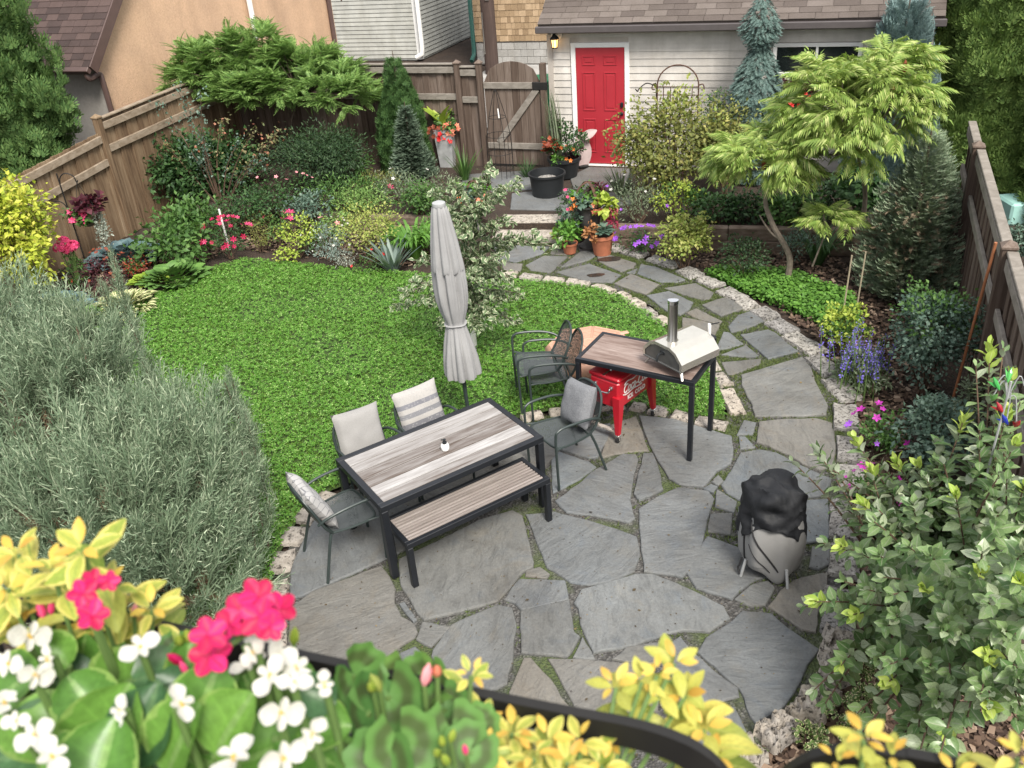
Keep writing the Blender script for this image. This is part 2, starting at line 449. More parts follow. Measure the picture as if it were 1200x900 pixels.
def _stone():
    t = NT('grey_flagstone'); v = t.coord('Object'); r = t.island()
    base = t.ramp(r, [(0.0, (0.170, 0.160, 0.142)), (0.22, (0.150, 0.152, 0.145)), (0.5, (0.158, 0.165, 0.166)), (0.72, (0.138, 0.145, 0.146)), (0.86, (0.160, 0.176, 0.184)), (1.0, (0.182, 0.166, 0.140))])
    n1 = t.noise(v, 1.1, 8, 0.6, 0.8); vr = t.n('ShaderNodeVectorRotate'); vr.rotation_type = 'Z_AXIS'; t.l(v, vr.inputs['Vector']); t.l(t.math('MULTIPLY', r, 40.0), vr.inputs['Angle']); mp = t.n('ShaderNodeMapping'); mp.inputs['Scale'].default_value = (4.0, 12, 8); t.l(vr.outputs[0], mp.inputs[0]); n2 = t.noise(mp.outputs[0], 1.0, 8, 0.66, 1.3); n3 = t.noise(v, 45, 6, 0.7)
    c = t.mix(1.0, base, t.ramp(n1, [(0.28, (0.72, 0.70, 0.68)), (0.5, (0.98, 0.98, 0.98)), (0.72, (1.16, 1.18, 1.2))]), 'MULTIPLY')
    c = t.mix(1.0, c, t.ramp(n2, [(0.3, (0.74, 0.74, 0.74)), (0.5, (0.99, 0.99, 0.99)), (0.8, (1.16, 1.15, 1.13))]), 'MULTIPLY')
    c = t.mix(0.7, c, t.ramp(n3, [(0.3, (0.72, 0.72, 0.72)), (0.6, (1.06, 1.06, 1.06))]), 'MULTIPLY')
    n5 = t.noise(t.coord('Object', (1, 1, 1), (0, 0, 1.1)), 2.7, 7, 0.62, 1.5)
    c = t.mix(t.ramp(n5, [(0.54, (0, 0, 0)), (0.68, (0.7, 0.7, 0.7))]), c, t.mix(1.0, c, (1.06, 0.99, 0.90), 'MULTIPLY'))
    c = t.mix(t.ramp(n5, [(0.30, (0.75, 0.75, 0.75)), (0.44, (0, 0, 0))]), c, t.mix(1.0, c, (0.84, 0.90, 0.99), 'MULTIPLY'))
    vo = t.n('ShaderNodeTexVoronoi'); vo.feature = 'F1'; vo.inputs['Scale'].default_value = 3.6; t.l(v, vo.inputs['Vector'])
    spot = t.math('LESS_THAN', vo.outputs['Distance'], 0.035)
    c = t.mix(t.math('MULTIPLY', spot, 0.8), c, (0.05, 0.045, 0.04))
    t.col(c); t.set(Roughness=0.62); t.b.inputs['Specular IOR Level'].default_value = 0.4
    h = t.math('ADD', t.math('MULTIPLY', n2, 1.0), t.math('MULTIPLY', n3, 0.25))
    t.bump(h, 0.7, 0.022); return t.m
M['stone'] = _stone()
def _joint():
    t = NT('gravel_and_moss_joints'); v = t.coord('Object')
    vo = t.n('ShaderNodeTexVoronoi'); vo.inputs['Scale'].default_value = 55; t.l(v, vo.inputs['Vector'])
    g = t.ramp(vo.outputs['Color'], [(0.0, (0.030, 0.028, 0.026)), (0.5, (0.072, 0.069, 0.064)), (1.0, (0.17, 0.165, 0.155))])
    ms = t.ramp(t.noise(v, 60, 3), [(0.3, (0.035, 0.055, 0.014)), (0.7, (0.085, 0.115, 0.03))])
    t.col(t.mix(t.ramp(t.noise(v, 1.7, 5), [(0.47, (0, 0, 0)), (0.60, (0.85, 0.85, 0.85))]), g, ms))
    t.set(Roughness=0.95); t.bump(vo.outputs['Distance'], 0.8, 0.02); return t.m
M['joint'] = _joint()
def _kerb():
    t = NT('pale_pitted_limestone'); v = t.coord('Object'); r = t.island()
    n1 = t.noise(v, 9, 8, 0.7); n2 = t.noise(v, 24, 7, 0.68)
    c = t.ramp(n1, [(0.3, (0.20, 0.18, 0.15)), (0.5, (0.40, 0.365, 0.32)), (0.72, (0.58, 0.54, 0.48))])
    c = t.mix(1.0, c, t.ramp(r, [(0.0, (0.82, 0.82, 0.84)), (1.0, (1.12, 1.08, 1.02))]), 'MULTIPLY')
    c = t.mix(1.0, c, t.ramp(n2, [(0.38, (0.16, 0.155, 0.15)), (0.47, (1, 1, 1))]), 'MULTIPLY')
    t.col(c); t.set(Roughness=0.9); t.bump(t.math('ADD', n1, t.math('MULTIPLY', n2, 0.6)), 0.9, 0.03); return t.m
M['kerb'] = _kerb()
def _kerb2():
    t = NT('grey_weathered_limestone'); v = t.coord('Object'); r = t.island()
    n1 = t.noise(v, 10, 8, 0.72); n2 = t.noise(v, 33, 6, 0.65)
    c = t.ramp(n1, [(0.3, (0.17, 0.16, 0.145)), (0.5, (0.36, 0.345, 0.32)), (0.72, (0.56, 0.54, 0.51))])
    c = t.mix(1.0, c, t.ramp(r, [(0.0, (0.8, 0.8, 0.82)), (1.0, (1.2, 1.18, 1.14))]), 'MULTIPLY')
    c = t.mix(1.0, c, t.ramp(n2, [(0.38, (0.16, 0.155, 0.15)), (0.5, (1, 1, 1))]), 'MULTIPLY')
    t.col(c); t.set(Roughness=0.92); t.bump(t.math('ADD', n1, t.math('MULTIPLY', n2, 0.7)), 1.0, 0.04); return t.m
M['kerb2'] = _kerb2()
def _mulch():
    t = NT('dark_bark_mulch_soil'); v = t.coord('Object')
    n1 = t.noise(v, 40, 6, 0.7); n2 = t.noise(v, 2.0, 4)
    c = t.ramp(n1, [(0.3, (0.018, 0.012, 0.009)), (0.55, (0.060, 0.040, 0.028)), (0.8, (0.15, 0.10, 0.07))])
    t.col(t.mix(1.0, c, t.ramp(n2, [(0.3, (0.7, 0.7, 0.7)), (0.7, (1.2, 1.2, 1.2))]), 'MULTIPLY'))
    t.set(Roughness=0.97); t.bump(n1, 1.0, 0.04); return t.m
M['mulch'] = _mulch()
def _chip():
    t = NT('bark_chips'); r = t.island()
    t.col(t.ramp(r, [(0.0, (0.035, 0.02, 0.014)), (0.5, (0.10, 0.062, 0.042)), (0.85, (0.19, 0.13, 0.09)), (1.0, (0.36, 0.27, 0.20))]))
    t.set(Roughness=0.9); return t.m
M['chip'] = _chip()
def _islandmat(name, stops, rough=0.8, bscale=40, bump=0.3, mul=None):
    t = NT(name); v = t.coord('Object'); r = t.island()
    c = t.ramp(r, stops); nz = t.noise(v, bscale, 5, 0.65)
    c = t.mix(1.0, c, t.ramp(nz, [(0.3, (0.82,) * 3), (0.7, (1.12,) * 3)]), 'MULTIPLY')
    c = t.mix(1.0, c, t.ramp(t.noise(t.coord('Object', (3, 3, 0.5)), 1.0, 6, 0.65), [(0.34, (0.86, 0.85, 0.83)), (0.6, (1.03, 1.03, 1.03))]), 'MULTIPLY')
    t.col(c); t.set(Roughness=rough); t.bump(nz, bump, 0.01); return t.m
M['shingle'] = _islandmat('brown_asphalt_shingles', [(0, (0.085, 0.068, 0.060)), (0.5, (0.118, 0.097, 0.085)), (1, (0.15, 0.126, 0.112))], 0.95, 60, 0.6)
M['dark_shingle'] = _islandmat('dark_red_shingles', [(0, (0.040, 0.026, 0.024)), (1, (0.085, 0.056, 0.050))], 0.95, 60, 0.6)
M['shake'] = _islandmat('tan_cedar_shakes', [(0, (0.24, 0.165, 0.095)), (0.5, (0.33, 0.235, 0.14)), (1, (0.43, 0.315, 0.20))], 0.9, 30, 0.4)
M['siding'] = _islandmat('cream_siding', [(0, (0.52, 0.49, 0.45)), (1, (0.57, 0.54, 0.50))], 0.6, 3, 0.03)
M['trim_cream'] = _islandmat('cream_trim', [(0, (0.45, 0.41, 0.365)), (1, (0.48, 0.44, 0.395))], 0.6, 3, 0.03)
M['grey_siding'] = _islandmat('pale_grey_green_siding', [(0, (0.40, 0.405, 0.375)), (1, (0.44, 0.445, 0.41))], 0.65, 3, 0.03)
M['grey_siding_shaded'] = _islandmat('grey_green_siding_shaded_side', [(0, (0.30, 0.31, 0.29)), (1, (0.34, 0.35, 0.33))], 0.65, 3, 0.03)  # same siding as the front, shade of the side wall put into the colour
M['block'] = _islandmat('concrete_block', [(0, (0.30, 0.295, 0.28)), (1, (0.38, 0.375, 0.36))], 0.95, 20, 0.4)
M['fence'] = woodmat('brown_fence_wood', [(0.065, 0.040, 0.024), (0.135, 0.088, 0.052), (0.21, 0.148, 0.092), (0.285, 0.22, 0.15)], (22, 22, 1.6), 0.85, 0.45)
M['fence_rail'] = woodmat('pale_weathered_rail', [(0.12, 0.088, 0.06), (0.22, 0.17, 0.12), (0.32, 0.262, 0.20), (0.40, 0.345, 0.275)], (6, 6, 14), 0.85, 0.3)
M['fence_grey'] = woodmat('grey_brown_fence_wood', [(0.045, 0.030, 0.023), (0.085, 0.060, 0.046), (0.135, 0.102, 0.082), (0.20, 0.16, 0.135)], (22, 22, 1.6), 0.88, 0.5)
M['rail_grey'] = woodmat('grey_weathered_rail', [(0.12, 0.10, 0.085), (0.19, 0.17, 0.145), (0.26, 0.235, 0.205), (0.33, 0.30, 0.265)], (6, 6, 14), 0.88, 0.3)
M['pole_wood'] = woodmat('dark_creosote_pole', [(0.03, 0.022, 0.02), (0.06, 0.042, 0.036), (0.10, 0.07, 0.06)], (18, 18, 1.0), 0.9, 0.2)
M['timber'] = woodmat('weathered_timber', [(0.06, 0.042, 0.03), (0.13, 0.095, 0.072), (0.21, 0.165, 0.13), (0.30, 0.25, 0.205)], (5, 5, 20), 0.9, 0.4)
M['table_wood'] = woodmat('weathered_grey_planks', [(0.10, 0.078, 0.066), (0.215, 0.198, 0.188), (0.32, 0.308, 0.30), (0.46, 0.45, 0.445)], (2.2, 26, 26), 0.7, 0.75, 0.3)
M['oven_table_wood'] = woodmat('brown_weathered_planks', [(0.095, 0.062, 0.05), (0.18, 0.128, 0.108), (0.28, 0.22, 0.195), (0.46, 0.40, 0.36)], (2.4, 20, 20), 0.65, 0.3, 0.3)
M['slat_wood'] = woodmat('grey_brown_slats', [(0.15, 0.128, 0.115), (0.25, 0.218, 0.20), (0.36, 0.325, 0.305)], (3, 60, 60), 0.75, 0.35)
def _pillow(name, kindp):
    t = NT(name); v = t.coord('Generated'); sep = t.n('ShaderNodeSeparateXYZ'); t.l(v, sep.inputs[0])
    fine = t.noise(v, 130, 3)
    if kindp == 'plain': c = t.ramp(fine, [(0.3, (0.30, 0.29, 0.275)), (0.7, (0.41, 0.40, 0.38))])
    elif kindp == 'dark': c = t.ramp(t.noise(v, 30, 4), [(0.3, (0.125, 0.13, 0.14)), (0.7, (0.20, 0.205, 0.215))])
    elif kindp == 'stripe':
        bands = t.ramp(sep.outputs[1], [(0.0, (0.46, 0.44, 0.41)), (0.16, (0.46, 0.44, 0.41)), (0.17, (0.2, 0.2, 0.215)), (0.30, (0.2, 0.2, 0.215)), (0.31, (0.47, 0.45, 0.42)), (0.40, (0.47, 0.45, 0.42)), (0.41, (0.24, 0.24, 0.25)), (0.50, (0.24, 0.24, 0.25)), (0.51, (0.48, 0.46, 0.43)), (0.60, (0.48, 0.46, 0.43)), (0.61, (0.22, 0.22, 0.24)), (0.70, (0.22, 0.22, 0.24)), (0.71, (0.47, 0.45, 0.42))])
        for nd in t.t.nodes:
            if nd.type == 'VALTORGB' and len(nd.color_ramp.elements) > 8: nd.color_ramp.interpolation = 'CONSTANT'
        vo = t.n('ShaderNodeTexVoronoi'); vo.inputs['Scale'].default_value = 19; t.l(t.coord('Generated', (1, 1, 0.01)), vo.inputs['Vector'])
        dots = t.math('LESS_THAN', vo.outputs['Distance'], 0.33)
        c = t.mix(t.math('MULTIPLY', dots, 0.5), bands, (0.40, 0.39, 0.38)); c = t.mix(1.0, c, t.ramp(fine, [(0.3, (0.85,) * 3), (0.7, (1.1,) * 3)]), 'MULTIPLY')
    else:
        vo = t.n('ShaderNodeTexVoronoi'); vo.feature = 'DISTANCE_TO_EDGE'; vo.inputs['Scale'].default_value = 7; vo.inputs['Randomness'].default_value = 0.55; t.l(t.coord('Generated', (1, 1, 0.01)), vo.inputs['Vector'])
        c = t.mix(t.math('LESS_THAN', vo.outputs['Distance'], 0.045), t.ramp(fine, [(0.3, (0.46, 0.45, 0.43)), (0.7, (0.56, 0.55, 0.53))]), (0.24, 0.24, 0.245))
    if kindp != 'dark': c = t.mix(1.0, c, (0.74, 0.745, 0.76), 'MULTIPLY')
    t.col(c); t.set(Roughness=0.95); t.bump(fine, 0.2, 0.004); return t.m
for _k in ('plain', 'dark', 'stripe', 'geo'): M['pillow_' + _k] = _pillow('cushion_cloth_' + _k, _k)
# ------------------------------------------------------------------ ground, patio, lawn
def pts(px_list, z=0.0):
    return np.array([P(x, y, z)[:2] for x, y in px_list])
def inside(q, poly):
    q = np.asarray(q); poly = np.asarray(poly); n = len(poly); r = np.zeros(len(q), bool)
    for i in range(n):
        a = poly[i]; b = poly[(i + 1) % n]
        c = (a[1] > q[:, 1]) != (b[1] > q[:, 1])
        with np.errstate(divide='ignore', invalid='ignore'):
            xx = (b[0] - a[0]) * (q[:, 1] - a[1]) / (b[1] - a[1]) + a[0]
        r ^= c & (q[:, 0] < xx)
    return r
def sample_in(poly, n):
    poly = np.asarray(poly); lo = poly.min(0); hi = poly.max(0); out = []
    tot = 0
    while tot < n:
        q = lo + rng.random((n, 2)) * (hi - lo); q = q[inside(q, poly)]; out.append(q); tot += len(q)
    return np.concatenate(out)[:n]

g = Geo(); g.quad((-250, -120, -0.09), (250, -120, -0.09), (250, 380, -0.09), (-250, 380, -0.09))
kind(g.build('ground', M['mulch']), 'structure')

PATIO_PX = [(585, 283), (650, 284), (715, 292), (757, 303), (806, 319), (857, 345), (898, 367), (942, 402), (964, 428), (986, 458), (995, 500), (999, 545), (990, 620), (986, 680), (980, 750), (955, 820), (915, 865), (850, 925),
            (700, 960), (450, 900), (330, 800), (318, 720), (322, 680), (346, 620), (372, 590), (420, 570), (520, 515), (620, 488), (735, 472), (790, 484), (850, 492), (856, 470), (842, 440), (818, 408), (790, 383), (766, 358), (725, 339), (690, 330), (640, 325), (588, 322)]
PATIO = pts(PATIO_PX)
g = Geo(); n = len(PATIO)
g.add([(*p, -0.022) for p in PATIO], [tuple(range(n))])
o = g.build('patio', M['joint']); kind(o, 'structure', 'mossy gravel bed between the flagstones')

STONES = [
 [(339,700),(342,664),(356,630),(372,602),(400,588),(450,580),(500,600),(508,622),(470,645),(446,656),(420,668),(390,681),(355,697)],
 [(341,712),(365,693),(400,680),(430,668),(446,663),(456,675),(463,690),(462,706),(470,722),(485,731),(489,740),(486,746),(470,755),(448,774),(420,790),(370,790),(338,750)],
 [(468,655),(520,630),(560,610),(600,598),(612,604),(618,630),(625,658),(624,664),(612,670),(602,682),(590,697),(583,704),(560,711),(530,718),(497,726),(489,718),(481,702),(470,685)],
 [(468,707),(474,705),(488,725),(484,728),(470,711)],
 [(495,728),(528,734),(506,757),(488,748)],
 [(529,732),(552,721),(583,708),(600,712),(605,732),(602,750),(600,775),(594,800),(570,810),(530,800),(506,768),(508,760)],
 [(455,775),(470,764),(486,757),(500,770),(524,793),(500,815),(455,800)],
 [(617,668),(633,664),(644,672),(640,677),(616,674)],
 [(609,678),(662,680),(666,702),(640,708),(611,714),(604,706),(591,702),(600,688)],
 [(610,716),(667,703),(670,725),(672,740),(679,745),(670,762),(664,769),(611,764)],
 [(616,602),(650,599),(690,609),(722,619),(746,628),(749,650),(743,668),(716,680),(690,684),(668,681),(650,668),(641,664),(630,636)],
 [(651,586),(676,568),(694,552),(710,543),(730,531),(745,532),(748,538),(742,560),(738,585),(741,597),(744,606),(737,611),(718,607),(690,602),(664,599)],
 [(648,576),(646,530),(640,524),(690,540),(698,546),(680,560),(658,572)],
 [(636,518),(660,503),(715,496),(713,510),(700,535),(690,536),(660,527)],
 [(425,566),(450,556),(520,524),(580,502),(620,498),(630,506),(640,516),(655,528),(640,545),(600,580),(560,600),(515,618),(506,602),(455,584)],
 [(716,497),(745,487),(760,527),(745,528),(720,531),(703,537)],
 [(749,487),(790,491),(857,511),(859,530),(856,543),(840,551),(825,570),(796,567),(784,560),(772,540),(761,520)],
 [(754,531),(765,531),(772,550),(777,573),(760,581),(749,586),(743,578)],
 [(749,596),(770,582),(795,571),(830,575),(837,584),(828,610),(823,635),(817,655),(800,676),(790,673),(755,669),(753,650),(750,620)],
 [(678,712),(673,706),(682,690),(725,678),(745,672),(765,672),(790,682),(815,693),(848,710),(855,724),(830,740),(800,738),(780,742),(745,755),(696,764),(686,745),(680,730)],
 [(870,715),(904,718),(922,734),(960,760),(946,778),(938,798),(920,826),(886,847),(879,838),(867,806),(848,790),(818,763),(828,746),(858,727)],
 [(783,754),(797,745),(812,764),(843,790),(864,805),(866,815),(840,822),(815,825),(795,800),(780,775)],
 [(832,827),(860,828),(874,856),(855,870),(835,885),(815,890),(815,840)],
 [(642,771),(700,773),(740,776),(765,785),(772,800),(770,830),(720,850),(680,840),(665,810),(655,792)],
 [(614,770),(622,770),(645,795),(665,825),(640,845),(600,840),(597,810)],
 [(683,745),(697,771),(672,769)],
 [(718,771),(735,757),(778,750),(776,770),(765,780),(740,775)],
 [(804,668),(815,650),(826,632),(830,628),(850,635),(865,641),(890,655),(905,670),(905,676),(886,678),(868,690),(858,701),(835,694),(816,688)],
 [(862,701),(880,685),(900,680),(908,688),(897,708),(880,710)],
 [(901,710),(915,692),(930,680),(970,670),(969,690),(960,712),(956,740),(940,737),(922,724)],
 [(952,640),(973,643),(972,660),(960,666),(948,664)],
 [(833,602),(858,601),(856,626),(830,622)],
 [(840,573),(863,587),(860,600),(838,593)],
 [(825,572),(833,567),(841,570),(836,577)],
 [(834,563),(842,556),(848,563),(841,569)],
 [(868,530),(890,526),(910,530),(930,540),(950,550),(974,560),(970,580),(942,582),(900,584),(872,588),(852,577),(845,567),(858,550)],
 [(946,586),(970,585),(971,630),(955,634),(945,636),(905,630),(865,625),(866,594),(900,588)],
 [(890,494),(920,491),(955,490),(975,496),(979,520),(977,545),(960,550),(940,543),(925,533),(900,522),(887,518)],
 [(869,439),(900,430),(940,418),(950,430),(954,445),(970,475),(968,485),(940,487),(885,487),(880,470),(870,452)],
 [(872,492),(886,495),(882,508),(864,509)],
 [(866,511),(873,511),(886,524),(868,525)],
 [(846,424),(892,420),(890,426),(860,438),(853,438)],
 [(846,415),(874,404),(889,416),(885,418)],
 [(839,411),(848,388),(855,389),(871,402)],
 [(868,392),(900,386),(909,390),(922,402),(935,411),(900,420),(885,407)],
 [(854,382),(865,369),(880,364),(895,376),(870,386),(857,389)],
 [(823,357),(847,349),(860,352),(872,361),(845,370)],
 [(804,366),(816,361),(846,376),(842,380),(815,372)],
 [(800,372),(813,374),(843,381),(836,396),(824,398),(815,392),(800,383)],
 [(758,346),(784,341),(812,354),(808,362),(797,369),(780,363)],
 [(779,337),(815,331),(836,342),(832,349),(824,351),(800,344)],
 [(747,320),(751,309),(768,312),(803,327),(793,330),(774,330)],
 [(720,332),(739,321),(772,333),(757,345)],
 [(702,306),(700,300),(710,297),(745,308),(742,313),(727,318)],
 [(652,319),(690,309),(727,322),(717,331),(690,330)],
 [(657,313),(682,293),(702,296),(690,304)],
 [(616,310),(638,299),(665,300),(645,319),(622,316)],
 [(578,286),(644,289),(635,297),(605,307),(585,303)],
 [(588,308),(612,309),(610,317),(590,316)],
 [(648,291),(676,293),(666,298),(645,297)],
 [(734,319),(747,314),(744,320)],
]
def rough_outline(poly, step=0.07, amp=0.010):
    out = []; n = len(poly)
    for i in range(n):
        a = poly[i]; b = poly[(i + 1) % n]; d = np.linalg.norm(b - a); k = max(1, int(d / step))
        nn = np.array([-(b - a)[1], (b - a)[0]]) / max(d, 1e-6)
        for j in range(k):
            p = a + (b - a) * j / k
            q = mnoise.noise(Vector((p[0] * 9, p[1] * 9, 3.0))) + 0.6 * mnoise.noise(Vector((p[0] * 23, p[1] * 23, 7.0)))
            out.append(p + nn * amp * q * (1.0 if j else 0.4))
    return np.array(out)
g = Geo(); STONE_POLY = []
for i, s_ in enumerate(STONES):
    poly = rough_outline(pts(s_)); STONE_POLY.append(poly)
    hz = random.uniform(-0.004, 0.006)
    n = len(poly); c = poly.mean(0); V = []; F = []
    ar = np.sum(poly[:, 0] * np.roll(poly[:, 1], -1) - np.roll(poly[:, 0], -1) * poly[:, 1])
    if ar < 0: poly = poly[::-1]
    for ins, z in ((-0.008, -0.05), (-0.006, -0.012 + hz), (0.0, -0.003 + hz), (0.010, 0.0 + hz)):
        for p in poly:
            d = c - p; d = d / max(np.linalg.norm(d), 1e-6); V.append((*(p + d * ins), z))
    for k in range(3):
        for a in range(n): F.append((k * n + a, k * n + (a + 1) % n, (k + 1) * n + (a + 1) % n, (k + 1) * n + a))
    F.append(tuple(3 * n + a for a in range(n)))
    g.add(V, F)
o = g.build('patio_paving', M['stone']); kind(o, 'structure', 'irregular grey flagstones of the patio and curved path')
# two water-filled hollows in the path stones
def puddle(px, py, wx, wy, label):
    c = P(px, py); g = Geo(); a = np.arange(22) / 22 * 2 * pi
    rx, ry = W(wx, c) / 2, W(wy, c) / 2 * 1.9
    poly = [(c[0] + rx * cos(t) * (1 + 0.12 * sin(3 * t + px)), c[1] + ry * sin(t) * (1 + 0.1 * cos(2 * t))) for t in a]
    g.add([(*p, 0.009) for p in poly], [tuple(range(22))])
    kind(g.build('puddle', M['water']), 'structure', label)
puddle(715, 304, 28, 8, 'dark oval puddle in the hollow of a path stone')
puddle(698, 323, 21, 6, 'small brown puddle on the middle path stone')

# kerb stones
def rock_block(g, p0, p1, w, h, z0=-0.03, amp=0.012, mat=0, nu=7, nv=5, seed=0):
    p0 = np.asarray(p0, float)[:2]; p1 = np.asarray(p1, float)[:2]; d = p1 - p0; L = np.linalg.norm(d); d = d / L; p0 = p0 + d * .012; L -= .024 + random.uniform(0, .025); nn = np.array([-d[1], d[0]])
    V = []; F = []
    w0, w1 = w * random.uniform(0.88, 1.1), w * random.uniform(0.88, 1.1)
    for j in range(nv + 2):
        for i in range(nu + 2):
            ii = min(max(i - 1, 0), nu - 1) / (nu - 1); jj = min(max(j - 1, 0), nv - 1) / (nv - 1)
            rim = i in (0, nu + 1) or j in (0, nv + 1)
            ww = w0 + (w1 - w0) * ii
            q = p0 + d * ii * L + nn * (jj - 0.5) * ww
            ex = 0.010 if rim else 0.0
            q = q + d * (ex * ((i == nu + 1) - (i == 0))) + nn * (ex * ((j == nv + 1) - (j == 0)))
            edge = (ii in (0, 1)) + (jj in (0, 1))
            no = Vector((q[0] * 13 + seed, q[1] * 13, seed * 1.7))
            z = z0 if rim else z0 + h + amp * 1.5 * mnoise.noise(no) + amp * mnoise.noise(no * 2.7) + (amp * .6 * mnoise.noise(no * 6.5) - amp * .5 * max(0, mnoise.noise(no * 4.1)) if nu > 20 else 0) - (0.014 if edge else 0)
            jx = amp * 1.2 * mnoise.noise(no * 1.3 + Vector((5, 1, 2))); jy = amp * 1.2 * mnoise.noise(no * 1.3 + Vector((1, 9, 4)))
            V.append((q[0] + jx, q[1] + jy, z))
    m = nu + 2
    for j in range(nv + 1):
        for i in range(nu + 1):
            F.append((j * m + i, j * m + i + 1, (j + 1) * m + i + 1, (j + 1) * m + i))
    g.add(V, F, mat, True)
def kerb_line(name, label, px_pairs, w, h, mat, amp=0.012):
    g = Geo()
    for k, (a, b) in enumerate(px_pairs):
        rock_block(g, P(*a), P(*b), w, h, amp=amp, seed=k * 3.1)
    o = g.build(name, M[mat], sharp=55); kind(o, 'structure', label); return o
kerb_line('lawn_kerb', 'pale limestone blocks along the curved lawn edge',
  [((584,320),(607,321)),((611,322),(634,326)),((637,326),(660,329)),((664,329),(692,333)),((695,334),(720,342)),((724,343),(736,349)),((738,350),(752,359)),((754,361),(766,369)),((768,371),(782,379)),
   ((809,401),(823,412)),((824,414),(839,434)),((840,437),(853,452)),((851,456),(866,486)),
   ((852,499),(814,492)),((812,491),(786,484)),((783,483),(759,479)),((757,478),(737,474)),((733,473),(700,476)),((690,477),(668,480)),((664,481),(642,483)),((636,484),(608,490)),((604,491),(575,500))], 0.15, 0.055, 'kerb')
kerb_line('patio_kerb', 'long pale stones at the lawn end of the patio',
  [((390,577),(371,592)),((369,594),(352,612)),((350,616),(336,640)),((334,645),(326,672)),((324,680),(319,720)),((320,725),(318,760))], 0.2, 0.05, 'kerb')
kerb_line('path_kerb', 'grey weathered stone blocks along the outer path edge',
  [((704,287),(728,292)),((732,293),(757,300)),((762,302),(795,312)),((799,315),(818,324)),((820,326),(845,336)),((846,339),(872,352)),((868,351),(884,362)),((887,362),(908,374)),((904,376),(930,390)),((924,392),(962,414)),((952,418),(980,441)),((972,443),(1000,470)),
   ((990,474),(993,505)),((996,512),(998,541)),((997,546),(998,580)),((990,586),(988,634)),((990,640),(988,678)),((985,690),(983,715)),((983,718),(981,744))], 0.225, 0.06, 'kerb2')
for lab, a, b, w in [('large pitted grey limestone rock at the mulch edge under the green shrub', (988,748),(978,800), 0.22), ('tall pitted pale rock beside the mulch below the big corner flagstone', (968,805),(938,845), 0.2),
                     ('whitish squarish rock between the moss and mulch near the planter leaves', (925,850),(894,872), 0.19), ('lowest pale rock at the bottom edge beside yellow leaves', (886,876),(852,905), 0.2)]:
    g = Geo(); rock_block(g, P(*a), P(*b), w, 0.10, amp=0.045, seed=a[0] * 0.37, nu=26, nv=20)
    o = g.build('edging_rock', M['kerb'], origin=(*P(*a)[:2], -0.03), sharp=60); tag(o, lab, 'rock', 'rough rocks edging the mulch')

# moss and grass tufts in the joints
g = Geo()
blade = (np.array([(-.12, 0, 0), (.12, 0, 0), (0, 1, 0)]), np.array([0, 1, 2]), np.array([3]), np.array([(0, 0), (1, 0), (.5, 1.0)]))
q = sample_in(PATIO, 52000)
free = np.ones(len(q), bool)
for poly in STONE_POLY: free &= ~inside(q, poly)
q = q[free]
dens = np.array([mnoise.noise(Vector((p[0] * 1.5, p[1] * 1.5, 0))) + 0.6 * mnoise.noise(Vector((p[0] * 5, p[1] * 5, 4))) for p in q])
wgt = 0.16 + 0.55 * dens + 0.14 * (q[:, 1] - 7.0).clip(-1.5, 3) + 0.25 * (q[:, 0] > 1.6)
q = q[wgt > rng.random(len(q)) * 0.9]
q = np.repeat(q, 5, 0) + rng.normal(size=(len(q) * 5, 2)) * 0.012
g.scatter(blade, np.c_[q, np.full(len(q), -0.022)], nrm(rdir(len(q)) * [0.8, 0.8, 0.35] + [0, 0, 0.55]), rdir(len(q)), rng.uniform(0.018, 0.042, len(q)))
M['moss'] = leafmat('moss_and_fine_grass', (0.050, 0.072, 0.018), (0.115, 0.155, 0.042), 0.7, 0.2)
kind(g.build('moss', M['moss']), 'stuff', 'moss and fine grass in the paving joints')

# lawn
LAWN_PX = [(583,325),(640,330),(690,336),(725,346),(760,367),(790,392),(815,413),(838,442),(848,470),(850,490),(800,486),(750,474),(700,472),(640,480),(575,496),(500,526),(430,556),(385,574),(350,604),(328,645),(316,690),(300,745),
           (220,800),(90,800),(30,640),(60,520),(120,440),(142,400),(150,365),(205,330),(250,314),(287,303),(330,307),(400,314),(470,320)]
LAWN = pts(LAWN_PX)
g = Geo(); g.add([(*p, -0.018) for p in LAWN], [tuple(range(len(LAWN)))])
M['lawn_soil'] = plain('lawn_soil', (0.045, 0.075, 0.018), 0.95, 0, 0.3, 30)
kind(g.build('lawn_ground', M['lawn_soil']), 'structure')
clover = []
def T_from(v, f, uv=None):
    v = np.array(v, float); L = np.array([i for q in f for i in q]); T = np.array([len(q) for q in f])
    uv = np.array(uv, float) if uv is not None else np.c_[v[:, 0] + 0.5, v[:, 1]]
    return (v, L, T, uv)
def T_leaf(w=0.3, fold=0.08, curl=0.15):
    return T_from([(0, 0, 0), (-w, .42, fold), (0, .45, 0), (w, .42, fold), (0, 1, -curl)], [(0, 2, 1), (0, 3, 2), (1, 2, 4), (2, 3, 4)], [(.5, 0), (0, .42), (.5, .45), (1, .42), (.5, 1)])
_tri = []
_f = []
for k in range(3):
    a = k * 2 * pi / 3; b = len(_tri)
    for (r, t, z) in ((0, 0, 0), (.75, -.55, .05), (1.0, 0, -.06), (.75, .55, .05)): _tri.append((r * cos(a + t), r * sin(a + t), z))
    _f.append((b, b + 1, b + 2, b + 3))
T_clover = T_from(_tri, _f)
g = Geo(); n = 74000
q = sample_in(LAWN, n)
mt = 0.5 + 0.8 * np.array([mnoise.noise(Vector((p[0] * 0.9, p[1] * 0.9, 2.0))) + 0.45 * mnoise.noise(Vector((p[0] * 4, p[1] * 4, 8.0))) for p in q])
h = 0.002 + 0.026 * rng.random(n) + 0.030 * mt
tl = nrm(rdir(n) * 0.55 + [0, 0, 1.0])
sc = rng.uniform(0.014, 0.026, n)
